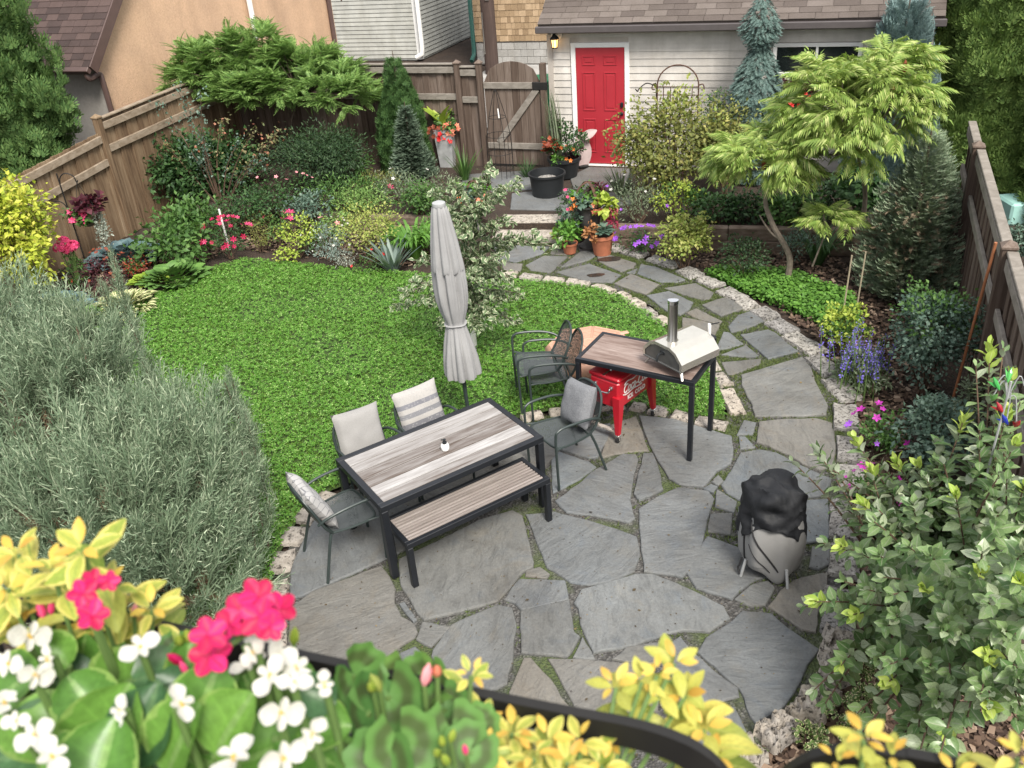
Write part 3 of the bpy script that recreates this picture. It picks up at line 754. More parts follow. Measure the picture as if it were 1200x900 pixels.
g.scatter(T_clover, np.c_[q, h], np.cross(tl, rdir(n)), tl, sc, 0)
n2 = 60000; q2 = sample_in(LAWN, n2)
sel = np.array([mnoise.noise(Vector((p[0] * 1.1 + 5, p[1] * 1.1, 0.0))) for p in q2]) > -0.1
q2 = q2[sel]; n2 = len(q2)
g.scatter(blade, np.c_[q2, np.full(n2, -0.018)], nrm(rdir(n2) * [0.7, 0.7, 0.2] + [0, 0, 1.0]), rdir(n2), rng.uniform(0.035, 0.065, n2), 1)
M['clover'] = leafmat('clover_leaf', (0.064, 0.180, 0.020), (0.138, 0.315, 0.038), 0.42, 0.25, c3=(0.32, 0.47, 0.15))
M['grass'] = leafmat('grass_blade', (0.09, 0.18, 0.027), (0.18, 0.31, 0.055), 0.5, 0.3)
kind(g.build('lawn', [M['clover'], M['grass']]), 'stuff', 'thick green clover and grass lawn')

# fallen bits on the stones
g = Geo(); q = sample_in(PATIO, 900); k = len(q); T_bit = T_leaf(.3, .06, .1)
tl = nrm(rdir(k) * .3 + UPV); g.scatter(T_bit, np.c_[q, np.full(k, .009)], np.cross(tl, rdir(k)), tl, rng.uniform(.008, .028, k) * np.where(rng.random(k) > .93, 1.6, .8))
kind(g.build('fallen_leaves', leafmat('dry_leaf_bits', (.03, .022, .014), (.11, .08, .04), .8, .1, c3=(.28, .2, .09))), 'stuff', 'small dry leaves and crumbs scattered over the flagstones')

# bark chips on the open beds
g = Geo(); T_chip = T_from([(-.3, 0, 0), (.3, 0, .08), (.22, 1, .06), (-.24, .95, -.02)], [(0, 1, 2, 3)])
CHIP_AREAS = [([(900,862),(985,760),(1060,760),(1200,800),(1200,930),(860,930)], 4200), ([(995,470),(1060,470),(1060,760),(990,760)], 2600), ([(760,300),(860,320),(960,400),(1010,470),(1100,470),(1080,330),(900,280),(800,280)], 4500),
              ([(180,340),(270,290),(330,296),(470,312),(520,300),(480,262),(300,250),(160,300)], 6500), ([(60,420),(150,330),(200,300),(120,290),(60,300)], 1500)]
for a, k in CHIP_AREAS:
    q = sample_in(pts(a, -0.06), k); k = len(q)
    g.scatter(T_chip, np.c_[q, -0.085 + 0.05 * rng.random(k)], nrm(rdir(k) * [1, 1, .3]), nrm(rdir(k) * .5 + UPV), rng.uniform(0.03, 0.08, k))
kind(g.build('bark_mulch', M['chip']), 'stuff', 'brown bark chips on the garden beds')

# raised terrace at the back, its timber edge and the stone steps
def upt(x, y): return P(x, y, UPZ)[:2]
TL = P(262, 262, 0)[:2]                                              # line of the retaining timbers, left part
W0 = P(505, 266, 0)[:2]; W1 = P(560, 268, 0)[:2]; W2 = P(718, 283, 0)[:2]; W3 = P(1010, 290, 0)[:2]
SB0 = P(585, 262, UPZ)[:2]; SB1 = P(668, 262, UPZ)[:2]
terr = [W0 + (W0 - W1) / np.linalg.norm(W0 - W1) * 4.6, W0, W1, SB0, SB1, W2, W3, W3 + VX * 6.5, W0 + (W0 - W1) / np.linalg.norm(W0 - W1) * 4.6 + VX * 4.5]
g = Geo(); g.prism(terr, -0.09, UPZ); kind(g.build('terrace', M['mulch']), 'structure')
# ------------------------------------------------------------------ buildings
def V3(a, z): return np.array([a[0], a[1], z], float)
U3, V3x, Z3 = V3(UX, 0), V3(VX, 0), np.array([0, 0, 1.0])
def lap_boards(g, o, a, nrm_, width, z0, z1, course=0.115, proud=0.012, holes=(), mat=0):
    "horizontal lap siding on the upright plane at o along a; holes are (s0, s1, z0, z1)"
    z = z0
    while z < z1 - 0.01:
        h = min(course, z1 - z); segs = [(0.0, width)]
        for (s0, s1, h0, h1) in holes:
            if z + h * 0.5 > h0 and z + h * 0.5 < h1:
                segs = [q for (p, r) in segs for q in ((p, min(r, s0)), (max(p, s1), r)) if q[1] - q[0] > 0.01]
        for (p, r) in segs:
            b = o + a * p + Z3 * z
            w = a * (r - p)
            v = [b + nrm_ * (proud + 0.003), b + w + nrm_ * (proud + 0.003), b + w + Z3 * h + nrm_ * 0.003, b + Z3 * h + nrm_ * 0.003, b - nrm_ * 0.01, b + w - nrm_ * 0.01]
            g.add(v, [(0, 1, 2, 3), (4, 5, 1, 0)], mat)
        z += course
def shingles(g, o, a, up, nrm_, width, length, row=0.13, tab=(0.22, 0.34), th=0.012, mat=0, over=0.03):
    k = int(math.ceil(length / row))
    for i in range(k):
        s = -random.uniform(0, tab[1]); 
        while s < width:
            w = random.uniform(*tab); p, r = max(s, 0), min(s + w - 0.006, width)
            if r - p > 0.02:
                L = min(row + over, length - i * row + over); jit = random.uniform(-0.004, 0.004)
                b = o + a * p + up * (i * row + jit)
                g.obox(b + nrm_ * 0.004, a * (r - p), up * L - nrm_ * 0.0, nrm_ * th, 0.0, mat)
                # tilt: lift the lower edge
                g.V[-1][:] = g.V[-1] + np.array([nrm_ * (th * 0.9) * (1 - np.clip(np.dot(q - b, up) / L, 0, 1)) for q in g.V[-1]])
            s += w
G0 = V3(P(679, 192, UPZ)[:2], 0)
def FS(px, py, off=0.0):
    p = onplane(px, py, G0 - V3x * off, UX); return float(np.dot((p - G0)[:2], UX)), float(p[2])
def GP(s, t, z): return G0 + U3 * s + V3x * t + Z3 * z
gx0, gx1 = FS(645, 100)[0], FS(1090, 60)[0]
WALLTOP = 2.62
base_g = GP(gx0, 0, 0)
gar = thing('garage', 'cream sided garage with red door and brown shingle roof behind the garden', 'garage', base_g)
wx0, wz1 = FS(911, 55); wx1, wz0 = FS(1003, 84)
g = Geo()
g.obox(GP(gx0 + 0.01, 0.01, 0.02), U3 * (gx1 - gx0 - 0.02), V3x * 5, Z3 * WALLTOP)
g.build('wall', M['trim_cream'], gar, base_g)
g = Geo()
lap_boards(g, GP(gx0, 0, 0), U3, -V3x, gx1 - gx0, 0.16, 2.46, 0.118, 0.014, [(-gx0 - 0.10, -gx0 + 0.93, 0, 2.36), (wx0 - gx0 - 0.06, wx1 - gx0 + 0.06, wz0 - 0.07, wz1 + 0.07)])
lap_boards(g, GP(gx1, 0, 0), V3x, U3, 5.0, 0.16, 2.46, 0.118, 0.014)
g.build('siding', M['siding'], gar, base_g)
g = Geo()
g.obox(GP(gx0 - 0.002, -0.022, 2.46), U3 * (gx1 - gx0), V3x * 0.02, Z3 * 0.17)
for s in (gx0 - 0.02, gx1 - 0.075): g.obox(GP(s, -0.028, 0.1), U3 * 0.095, V3x * 0.026, Z3 * 2.36)
g.build('corner_trim', M['trim_cream'], gar, base_g)
# door
dw, dz0, dz1 = FS(732.5, 120)[0], UPZ + 0.03, 2.235
g = Geo(); g.obox(GP(0, -0.02, dz0), U3 * dw, V3x * 0.04, Z3 * (dz1 - dz0), 0.003)
for (a, b) in ((0.13, 0.40), (0.57, 0.84)):
    for (c, d) in ((0.80, 0.945), (0.44, 0.77), (0.075, 0.40)) if False else ((0.855, 0.935), (0.47, 0.80), (0.10, 0.40)):
        x0, x1 = dw * a, dw * b; q0, q1 = dz0 + (dz1 - dz0) * c, dz0 + (dz1 - dz0) * d
        # a raised moulding round a recessed field
        for (xa, xb, za, zb) in ((x0, x1, q0, q0 + 0.022), (x0, x1, q1 - 0.022, q1), (x0, x0 + 0.022, q0 + 0.022, q1 - 0.022), (x1 - 0.022, x1, q0 + 0.022, q1 - 0.022)):
            g.obox(GP(xa, -0.031, za), U3 * (xb - xa), V3x * 0.012, Z3 * (zb - za), 0.005)
        g.obox(GP(x0 + 0.05, -0.028, q0 + 0.05), U3 * (x1 - x0 - 0.1), V3x * 0.009, Z3 * (q1 - q0 - 0.1), 0.004)
door = g.build('door', M['door_red'], gar, base_g)
g = Geo()
g.obox(GP(dw - 0.075, -0.055, 1.235), U3 * 0.05, V3x * 0.034, Z3 * 0.09, 0.012); g.build('door_lock', M['black_metal'], door, base_g)
g = Geo(); g.obox(GP(dw - 0.075, -0.055, 1.10), U3 * 0.05, V3x * 0.034, Z3 * 0.055, 0.012)
g.tube([GP(dw - 0.05, -0.055, 1.13), GP(dw - 0.05, -0.09, 1.13)], 0.012); g.tube([GP(dw - 0.05, -0.088, 1.13), GP(dw - 0.12, -0.09, 1.13)], 0.010)
g.build('door_handle', M['black_metal'], door, base_g)
g = Geo()
g.obox(GP(-0.085, -0.035, UPZ), U3 * 0.083, V3x * 0.05, Z3 * (dz1 - UPZ + 0.083), 0.004)
g.obox(GP(dw + 0.002, -0.035, UPZ), U3 * 0.083, V3x * 0.05, Z3 * (dz1 - UPZ + 0.083), 0.004)
g.obox(GP(-0.002, -0.034, dz1 + 0.003), U3 * (dw + 0.004), V3x * 0.05, Z3 * 0.08, 0.004)
g.obox(GP(-0.08, -0.09, UPZ - 0.04), U3 * (dw + 0.16), V3x * 0.11, Z3 * 0.055, 0.004)
g.build('door_frame', M['white'], gar, base_g)
# window
win = Geo()
for (xa, xb, za, zb) in ((wx0 - 0.06, wx1 + 0.06, wz1, wz1 + 0.06), (wx0 - 0.06, wx1 + 0.06, wz0 - 0.06, wz0), (wx0 - 0.06, wx0, wz0, wz1), (wx1, wx1 + 0.06, wz0, wz1), ((wx0 + wx1) / 2 - 0.02, (wx0 + wx1) / 2 + 0.02, wz0, wz1)):
    win.obox(GP(xa, -0.035, za), U3 * (xb - xa), V3x * 0.045, Z3 * (zb - za), 0.004)
wf = win.build('window', M['white'], gar, base_g)
g = Geo(); g.obox(GP(wx0, -0.012, wz0), U3 * (wx1 - wx0), V3x * 0.006, Z3 * (wz1 - wz0)); g.build('pane', M['glass'], wf, base_g)
# roof
EZ, OV = 2.575, 0.22
pit = radians(33); upv = V3x * cos(pit) + Z3 * sin(pit); rn = -V3x * sin(pit) + Z3 * cos(pit)
g = Geo(); g.obox(GP(gx0 - 0.1, -OV, EZ + 0.05), U3 * (gx1 - gx0 + 0.22), upv * 3.6, rn * 0.03)
shingles(g, GP(gx0 - 0.1, -OV - 0.01, EZ + 0.05) + rn * 0.03, U3, upv, rn, gx1 - gx0 + 0.22, 3.6, 0.135, (0.28, 0.42), 0.009)
g.build('roof', M['shingle'], gar, base_g)
g = Geo(); g.obox(GP(gx0 - 0.13, -OV - 0.10, EZ - 0.055), U3 * (gx1 - gx0 + 0.28), V3x * 0.09, Z3 * 0.11, 0.012)
g.obox(GP(gx0 - 0.13, -OV - 0.008, EZ - 0.06), U3 * (gx1 - gx0 + 0.28), V3x * (OV), Z3 * 0.02)
g.build('gutter', M['grey_trim'], gar, base_g)
# wall lamp
ls, lz = FS(653, 44)
lp = GP(ls, -0.02, lz)
lamp = thing('wall_lamp', 'small black lantern glowing amber beside the red door', 'lamp', lp)
g = Geo(); g.tube([lp + V3x * 0.0 + Z3 * 0.06, lp - V3x * 0.022 + Z3 * 0.06], 0.10, 20); g.build('back_plate', M['white'], lamp, lp)
g = Geo(); g.tube([lp - V3x * 0.02 + Z3 * 0.10, lp - V3x * 0.1 + Z3 * 0.13, lp - V3x * 0.14 + Z3 * 0.09], 0.016)
g.lathe([(0.012, 0.1), (0.03, 0.07), (0.085, 0.01), (0.07, -0.005)], lp - V3x * 0.14, 12)
g.lathe([(0.05, -0.15), (0.05, -0.135)], lp - V3x * 0.14, 12)
for k in range(6):
    a = k * pi / 3; e = np.array([cos(a), sin(a), 0])
    g.tube([lp - V3x * 0.14 + e * 0.062 - Z3 * 0.005, lp - V3x * 0.14 + e * 0.046 - Z3 * 0.14], 0.006, 5)
g.build('lantern_frame', M['iron'], lamp, lp)
g = Geo(); g.lathe([(0.04, -0.13), (0.052, -0.005)], lp - V3x * 0.14, 12); g.build('lamp_glass', M['lamp_glow'], lamp, lp)

# stucco house over the left fence
LF0 = P(152, 270)[:2]                                               # foot of the tall fence post
hb = V3(LF0 - UX * 1.3, 0); c0 = onplane(108, 58, hb, VX); HC = V3(c0[:2], 0); HW = 8.45
hz = c0[2]; rise = 0.97
house = thing('stucco_house', 'peach stucco house with brown trim beyond the left fence', 'house', HC)
g = Geo()
A = HC; B = HC + V3x * HW; R_ = HC + V3x * HW / 2 + Z3 * (hz + rise * HW / 2)
g.add([A, B, B + Z3 * hz, R_, A + Z3 * hz], [(0, 1, 2, 3, 4)]); 
g.build('gable_wall', M['peach'], house, HC)
g = Geo(); D = -U3 * 7
g.add([A + D, A - U3 * 0.004, A - U3 * 0.004 + Z3 * hz, A + D + Z3 * hz, B + D, B, B + Z3 * hz, B + D + Z3 * hz], [(0, 1, 2, 3), (5, 4, 7, 6), (4, 0, 3, 7)]); 
g.build('side_wall', M['render'], house, HC)
g = Geo(); sl = nrm(V3x + Z3 * rise); sn = nrm(-V3x * rise + Z3); Lr = HW / 2 * sqrt(1 + rise ** 2)
o_ = A + Z3 * hz - sl * 0.42 + U3 * 0.16 + sn * 0.02
g.obox(o_, -U3 * 7.3, sl * (Lr + 0.42), sn * 0.05)
shingles(g, o_ - U3 * 7.3 + sn * 0.05, U3, sl, sn, 7.3, min(4.2, Lr + 0.4), 0.14, (0.24, 0.34), 0.012)
sl2 = nrm(-V3x + Z3 * rise); sn2 = nrm(V3x * rise + Z3); o2 = B + Z3 * hz - sl2 * 0.42 + U3 * 0.16 + sn2 * 0.02
g.obox(o2, -U3 * 7.3, sl2 * (Lr + 0.42), sn2 * 0.05)
g.build('roof', M['dark_shingle'], house, HC)
g = Geo()
g.obox(o_ + U3 * 0.002 - sn * 0.13, U3 * 0.03, sl * (Lr + 0.42), sn * 0.20, 0.004)
g.obox(o2 + U3 * 0.002 - sn2 * 0.13, U3 * 0.03, sl2 * (Lr + 0.42), sn2 * 0.20, 0.004)
e_ = o_ - sn * 0.02
g.obox(e_ - sl * 0.10, -U3 * 7.2, sl * 0.1, sn * 0.1, 0.01)
g.build('fascia', M['brown_trim'], house, HC)
g = Geo(); dp = A + U3 * 0.02 - V3x * 0.03
g.tube(smooth_path([e_ - U3 * 0.12 - sl * 0.05, e_ - U3 * 0.1 - Z3 * 0.14 - sl * 0.02, dp + Z3 * (hz - 0.42) + U3 * 0.02 - V3x * 0.02, dp + Z3 * (hz - 0.6) + U3 * 0.04, dp + Z3 * 1.2 + U3 * 0.04, dp + Z3 * 0.1 + U3 * 0.04], 5), 0.05, 8)
g.build('downspout', M['brown_trim'], house, HC)
pw = onplane(297, 38, hb - V3(UX, 0) * -0.06, VX)
g = Geo(); pwp = V3(pw[:2], 0) + U3 * 0.05
g.tube([pwp + Z3 * 2.1, pwp + Z3 * 2.2, pwp + Z3 * 6], 0.06, 8); g.tube([pwp + Z3 * 2.12, pwp - U3 * 0.1 + Z3 * 2.1], 0.06, 8)
g.build('vent_pipe', M['white'], house, HC)
g = Geo(); q_ = B + U3 * 0.06 - V3x * 0.25
g.tube(smooth_path([q_ + Z3 * 4.2, q_ + Z3 * 2.6, q_ + Z3 * 2.3 + V3x * 0.02, q_ + Z3 * 0.3], 4), 0.06, 8); g.build('downspout', M['brown_trim'], house, HC)
g = Geo(); wl = onplane(45, 165, A, UX)
g.obox(V3(wl[:2], wl[2] - 0.2) - V3x * 0.03 - U3 * 0.5, U3 * 1.1, V3x * 0.028, Z3 * 0.75, 0.004)
wn = g.build('window', M['brown_trim'], house, HC)
g = Geo(); g.obox(V3(wl[:2], wl[2] - 0.14) - V3x * 0.036 - U3 * 0.43, U3 * 0.96, V3x * 0.004, Z3 * 0.63); g.build('pane', M['glass'], wn, HC)

# alley pavement and the two buildings across it
g = Geo(); a0 = P(395, 70, 0.02)[:2]
aq = [V3(P(575, 195, UPZ)[:2] + VX * 0.6 - UX * 4, 0), V3(P(575, 195, UPZ)[:2] + VX * 0.6 + UX * 10, 0)]
g.add([aq[0] - Z3 * 0.05, aq[1] - Z3 * 0.05, aq[1] + V3x * 26 - Z3 * 0.05, aq[0] + V3x * 26 - Z3 * 0.05], [(0, 1, 2, 3)])
kind(g.build('alley_pavement', M['concrete']), 'structure')
GC = V3(P(494, 68, 0.0)[:2], 0)
gg = thing('sided_shed', 'pale grey green sided garage with white corner downspout across the alley', 'garage', GC)
g = Geo(); g.obox(GC - Z3 * 0.06, -U3 * 7, V3x * 6, Z3 * 4.6); g.build('wall', M['grey_siding_shaded'], gg, GC)
g = Geo(); lap_boards(g, GC - U3 * 7, U3, -V3x, 7, 0.0, 4.5, 0.125, 0.02); g.build('siding', M['grey_siding'], gg, GC)
g = Geo(); lap_boards(g, GC, V3x, U3, 6, 0.0, 4.5, 0.125, 0.02); g.build('side_siding', M['grey_siding_shaded'], gg, GC)
g = Geo(); g.obox(GC - U3 * 0.12 - V3x * 0.03 - Z3 * 0.04, U3 * 0.15, V3x * 0.15, Z3 * 4.5, 0.005); g.build('corner_trim', M['white'], gg, GC)
g = Geo(); dpp = GC - V3x * 0.12 + U3 * 0.12
g.tube([dpp + Z3 * 4.2, dpp + Z3 * 0.35, dpp + Z3 * 0.15 - V3x * 0.05, dpp + Z3 * 0.05 - U3 * 0.2 - V3x * 0.1], 0.075, 8); g.build('downspout', M['white'], gg, GC)
g = Geo(); g.obox(GC - U3 * 7.3 - V3x * 0.4 + Z3 * 4.5, U3 * 7.6, V3x * 6.8, Z3 * 0.2, 0.02); g.build('roof', M['grey_trim'], gg, GC)
SC = V3(P(560, 74, 0.0)[:2], 0)
sb = thing('shingle_house', 'tan shingled house on a concrete block base behind the gate', 'house', SC)
g = Geo(); g.obox(SC + V3x * 0.02 - Z3 * 0.06, U3 * 6, V3x * 6, Z3 * 5); g.build('wall', M['render'], sb, SC)
g = Geo()
for r in range(3):
    s = -0.2 * (r % 2)
    while s < 6:
        p_, q_ = max(s, 0), min(s + 0.39, 6); g.obox(SC + U3 * p_ - V3x * 0.012 + Z3 * (r * 0.2 - 0.02), U3 * (q_ - p_), V3x * 0.03, Z3 * 0.19, 0.006); s += 0.4
g.build('block_base', M['block'], sb, SC)
g = Geo(); shingles(g, SC + Z3 * 0.62 - V3x * 0.005, U3, Z3, -V3x, 6, 4.2, 0.17, (0.09, 0.22), 0.016); g.build('shingle_cladding', M['shake'], sb, SC)
g = Geo(); dq = SC - U3 * 0.06 - V3x * 0.08
g.tube([dq + Z3 * 4.4, dq + Z3 * 0.4, dq + Z3 * 0.25 - V3x * 0.04, dq + Z3 * 0.12 - V3x * 0.25], 0.065, 8); g.build('downspout', M['green_pipe'], sb, SC)
g = Geo(); g.obox(SC - U3 * 0.3 - V3x * 0.4 + Z3 * 4.8, U3 * 6.6, V3x * 6.8, Z3 * 0.2, 0.02); g.build('roof', M['grey_trim'], sb, SC)
bkl_ = P(575, 195, UPZ)[:2]
pb = V3(P(577, 84, 0.0)[:2], -0.08)
pole = thing('utility_pole', 'dark wooden utility pole in the alley behind the gate', 'pole', pb)
g = Geo(); g.tube([pb, pb + Z3 * 3, pb + Z3 * 9], [0.20, 0.19, 0.15], 14); g.build('pole', M['pole_wood'], pole, pb)
g = Geo()
for zz in (2.0, 2.06): g.obox(pb + Z3 * zz + np.array([-0.06, -0.23, 0]), (0.12, 0, 0), (0, 0.06, 0), (0, 0, 0.03), 0.004)
g.tube([pb + Z3 * 0.6 - V3x * 0.2 - U3 * 0.1, pb + Z3 * 1.7 - V3x * 0.2 - U3 * 0.1], 0.02, 6)
g.build('bracket', M['steel'], pole, pb)
gb = V3(onplane(637, 90, V3(bkl_ + VX * 3.9, 0), UX)[:2], -0.05)
bn = thing('wheelie_bin', 'green wheeled bin showing behind the gate post', 'bin', gb)
g = Geo(); g.add([(-.22, -.24, .08), (.22, -.24, .08), (.22, .24, .08), (-.22, .24, .08), (-.29, -.33, 1.0), (.29, -.33, 1.0), (.29, .33, 1.0), (-.29, .33, 1.0)], [(3, 2, 1, 0), (4, 5, 6, 7), (0, 1, 5, 4), (1, 2, 6, 5), (2, 3, 7, 6), (3, 0, 4, 7)]); g.box(-.31, -.35, .94, .31, .35, 0.995, .01)
g.V = [v + gb for v in g.V]; g.build('body', M['green_bin'], bn, gb)
g = Geo(); g.box(-.32, -.37, 1.0, .32, .36, 1.06, .02); g.V = [v + gb for v in g.V]; g.build('lid', M['green_bin'], bn, gb)
for s in (-1, 1):
    g = Geo(); g.tube([gb + np.array([s * .22, .3, .1]), gb + np.array([s * .29, .3, .1])], .1, 14); g.build('wheel', M['rubber'], bn, gb)

# ------------------------------------------------------------------ fences
def post(g, p, z0, z1, w=0.1, cap=True, a=UX):
    a = V3(a, 0); b = np.cross(Z3, a)
    o = V3(p, z0) - a * w / 2 - b * w / 2
    g.obox(o, a * w, b * w, Z3 * (z1 - z0), 0.006)
    if cap:
        o = V3(p, z1) - a * (w / 2 + .012) - b * (w / 2 + .012); ww = w + .024
        g.obox(o, a * ww, b * ww, Z3 * 0.022, 0.005)
        t = V3(p, z1 + 0.075); c = [o + Z3 * 0.022, o + a * ww + Z3 * 0.022, o + a * ww + b * ww + Z3 * 0.022, o + b * ww + Z3 * 0.022]
        g.add([*c, t], [(0, 1, 4), (1, 2, 4), (2, 3, 4), (3, 0, 4)])
def fence_bay(parent, org, A, B, z0, za, zb, inward, rails, bm, rm, capm=None, bw=0.14, top_board=True):
    "vertical boards between two posts, rails on the inner side, heights za to zb"
    A = np.asarray(A, float); B = np.asarray(B, float); L = np.linalg.norm(B - A); d = V3((B - A) / L, 0); n = V3(inward, 0)
    g = Geo(); s = 0.0; k = 0
    while s < L - 0.02:
        w = min(bw, L - s); zt = za + (zb - za) * (s + w / 2) / L
        off = -0.022 if k % 2 else 0.0
        ex = 0.014 if k % 2 else -0.003
        g.obox(V3(A, z0) + d * (s - ex) + n * (off - 0.022), d * (w + 2 * ex), n * 0.02, Z3 * (zt - z0 - random.uniform(0, 0.006)), 0.003)
        s += w; k += 1
    g.build('board_panel', bm, parent, org)
    for (r, h) in rails:
        g = Geo(); za_, zb_ = za - r, zb - r
        g.obox(V3(A, za_ - h) + n * 0.002, d * L + Z3 * (zb_ - za_), n * 0.042, Z3 * h, 0.006); g.build('rail', rm, parent, org)
    if top_board:
        g = Geo(); g.obox(V3(A, za) - n * 0.045, d * L + Z3 * (zb - za), n * 0.095, Z3 * 0.03, 0.006); g.build('top_cap', rm, parent, org)
# left fence
fo = V3(LF0, 0)
lf = thing('wooden_fence', 'brown wooden board fence in front of the peach house', 'fence', fo)
g = Geo(); post(g, LF0, -0.09, 1.93, 0.11, True); g.build('post', M['fence'], lf, fo)
fence_bay(lf, fo, LF0 - VX * 3.2, LF0 - VX * 0.055, -0.08, 1.42, 1.70, UX, [(0.04, 0.12), (0.42, 0.12)], M['fence'], M['fence_rail'], top_board=False)
g = Geo(); post(g, LF0 - VX * 3.26, -0.09, 1.6, 0.11, True); g.build('post', M['fence'], lf, fo)
fence_bay(lf, fo, LF0 - VX * 5.7, LF0 - VX * 3.31, -0.08, 1.25, 1.42, UX, [(0.04, 0.12), (0.42, 0.12)], M['fence'], M['fence_rail'], top_board=False)
bkl = P(575, 195, UPZ)[:2]; tt = np.dot(bkl - LF0, VX)               # the back fence line meets the side fence here
fence_bay(lf, fo, LF0 + VX * 0.055, LF0 + VX * (tt - 0.05), -0.08, 1.90, 2.02, UX, [(0.05, 0.12), (0.42, 0.12)], M['fence'], M['fence_rail'], top_board=True)
# back fence
CORN = LF0 + VX * tt
s_gate0 = 0.0
bo = V3(bkl, UPZ)
bf = thing('wooden_fence', 'dark weathered board fence along the back beside the arched gate', 'fence', bo)
def bs(px, py=150): return float(np.dot((onplane(px, py, bkl, UX)[:2] - bkl), UX))
p1, p2 = bs(545, 120), bs(563, 120)
p1 = bs(541, 130); p2 = bs(566, 130)
for p_, zt in ((p1, 2.05), (p2, 2.05)):
    g = Geo(); post(g, bkl + UX * p_ - VX * 0.03, 0.1, zt, 0.10, True); g.build('post', M['fence_grey'], bf, bo)
Lb = -np.dot(CORN - bkl, UX)
fence_bay(bf, bo, bkl + UX * (p1 + 0.05), bkl + UX * (p2 - 0.05), 0.12, 1.98, 1.98, -VX, [(0.03, 0.11), (0.50, 0.11)], M['fence_grey'], M['rail_grey'])
fence_bay(bf, bo, bkl + UX * (p1 - 2.4), bkl + UX * (p1 - 0.05), 0.12, 2.03, 2.03, -VX, [(0.03, 0.11), (0.50, 0.11)], M['fence_grey'], M['rail_grey'])
g = Geo(); post(g, bkl + UX * (p1 - 2.45), 0.1, 2.1, 0.10, True); g.build('post', M['fence_grey'], bf, bo)
fence_bay(bf, bo, bkl - UX * (Lb + 0.10), bkl + UX * (p1 - 2.5), 0.12, 2.05, 2.05, -VX, [(0.03, 0.11), (0.50, 0.11)], M['fence_grey'], M['rail_grey'])
# gate
g0, g1 = p2 + 0.06, bs(636, 150)
go = V3(bkl + UX * g0, UPZ)
gt = thing('garden_gate', 'arched weathered wooden gate with diagonal brace', 'gate', go)
g = Geo(); L = g1 - g0; nb = 8
for k in range(nb):
    s = L * k / nb; x = (k + 0.5) / nb * 2 - 1
    z_l = 1.72 + 0.36 * sqrt(max(0, 1 - (x - 1 / nb) ** 2)); z_r = 1.72 + 0.36 * sqrt(max(0, 1 - (x + 1 / nb) ** 2))
    a = V3(bkl + UX * (g0 + s + 0.003), 0); b = V3(bkl + UX * (g0 + s + L / nb - 0.003), 0); th = V3x * 0.022
    v = [a + Z3 * 0.26, b + Z3 * 0.26, b + Z3 * z_r, a + Z3 * z_l]; v += [q + th for q in v]
    g.add(v, [(0, 1, 2, 3), (7, 6, 5, 4), (0, 4, 5, 1), (1, 5, 6, 2), (2, 6, 7, 3), (3, 7, 4, 0)])
g.build('board_panel', M['fence_grey'], gt, go)
for zz in (1.62, 0.55):
    g = Geo(); g.obox(V3(bkl + UX * g0 - VX * 0.04, zz), U3 * L, V3x * 0.038, Z3 * 0.11, 0.005); g.build('rail', M['rail_grey'], gt, go)
g = Geo(); a = V3(bkl + UX * (g0 + 0.22) - VX * 0.042, 0.66); b = V3(bkl + UX * (g1 - 0.06) - VX * 0.042, 1.62); d_ = nrm(b - a); w_ = np.cross(d_, V3x)
g.obox(a - w_ * 0.055, b - a, V3x * 0.036, w_ * 0.11, 0.005); g.build('brace', M['rail_grey'], gt, go)
g = Geo(); g.obox(V3(bkl + UX * (g1 - 0.14) - VX * 0.055, 1.60), U3 * 0.28, V3x * 0.03, Z3 * 0.14, 0.01); g.build('latch', M['iron'], gt, go)
gp = bkl + UX * (g1 + 0.055)
g = Geo(); post(g, gp, 0.1, 2.05, 0.10, False); tag(g.build('gate_post', M['fence_grey'], origin=V3(gp, UPZ)), 'weathered square post between the gate latch and the garage wall', 'post')
# right fence
RF = onplane(1150, 172, (5.67, 10.16), VX)[:2]; RG = onplane(1187, 290, (5.67, 10.16), VX)[:2]
ro_ = V3(RF, 0)
rf = thing('wooden_fence', 'grey brown board fence along the right side under the cedar hedge', 'fence', ro_)
span = np.linalg.norm(RF - RG)
post_at = [RF + VX * 1.3, RF, RG, RG - VX * span]
for p_ in post_at:
    if p_ is not post_at[0]:
        g = Geo(); post(g, p_ - UX * 0.03, -0.09, 1.80, 0.115, True, VX); g.build('post', M['fence_grey'], rf, ro_)
for a, b in zip(post_at[1:], post_at[:-1]):
    fence_bay(rf, ro_, a + VX * 0.058, b - VX * 0.058, -0.08, 1.72, 1.76, -UX, [(0.04, 0.11), (0.52, 0.11)], M['fence_grey'], M['rail_grey'])
# retaining timbers
def timber_wall(label, A, B, z1, org):
    A = np.asarray(A); B = np.asarray(B); L = np.linalg.norm(B - A); d = V3((B - A) / L, 0); n = np.cross(d, Z3)
    t = thing('retaining_wall', label, 'wall', org)
    h = (z1 + 0.09) / 2
    for k in range(2):
        s = -0.3 * k
        while s < L:
            p_, q_ = max(s, 0), min(s + 2.0, L)
            if q_ - p_ > 0.05:
                g = Geo(); g.obox(V3(A, -0.09 + k * h) + d * p_ + n * 0.004 + n * random.uniform(0, .012), d * (q_ - p_ - 0.006), n * 0.13, Z3 * (h - 0.005), 0.014); g.build('timber', M['timber'], t, org)
            s += 2.0
    return t
timber_wall('weathered brown timber retaining wall behind the round yellow-green shrub', W2, W3, UPZ + 0.11, V3(W2, -0.09))
timber_wall('dark timber retaining edge of the left raised bed', W0 + (W0 - W1) / np.linalg.norm(W0 - W1) * 2.6, W1, UPZ + 0.02, V3(W1, -0.09))
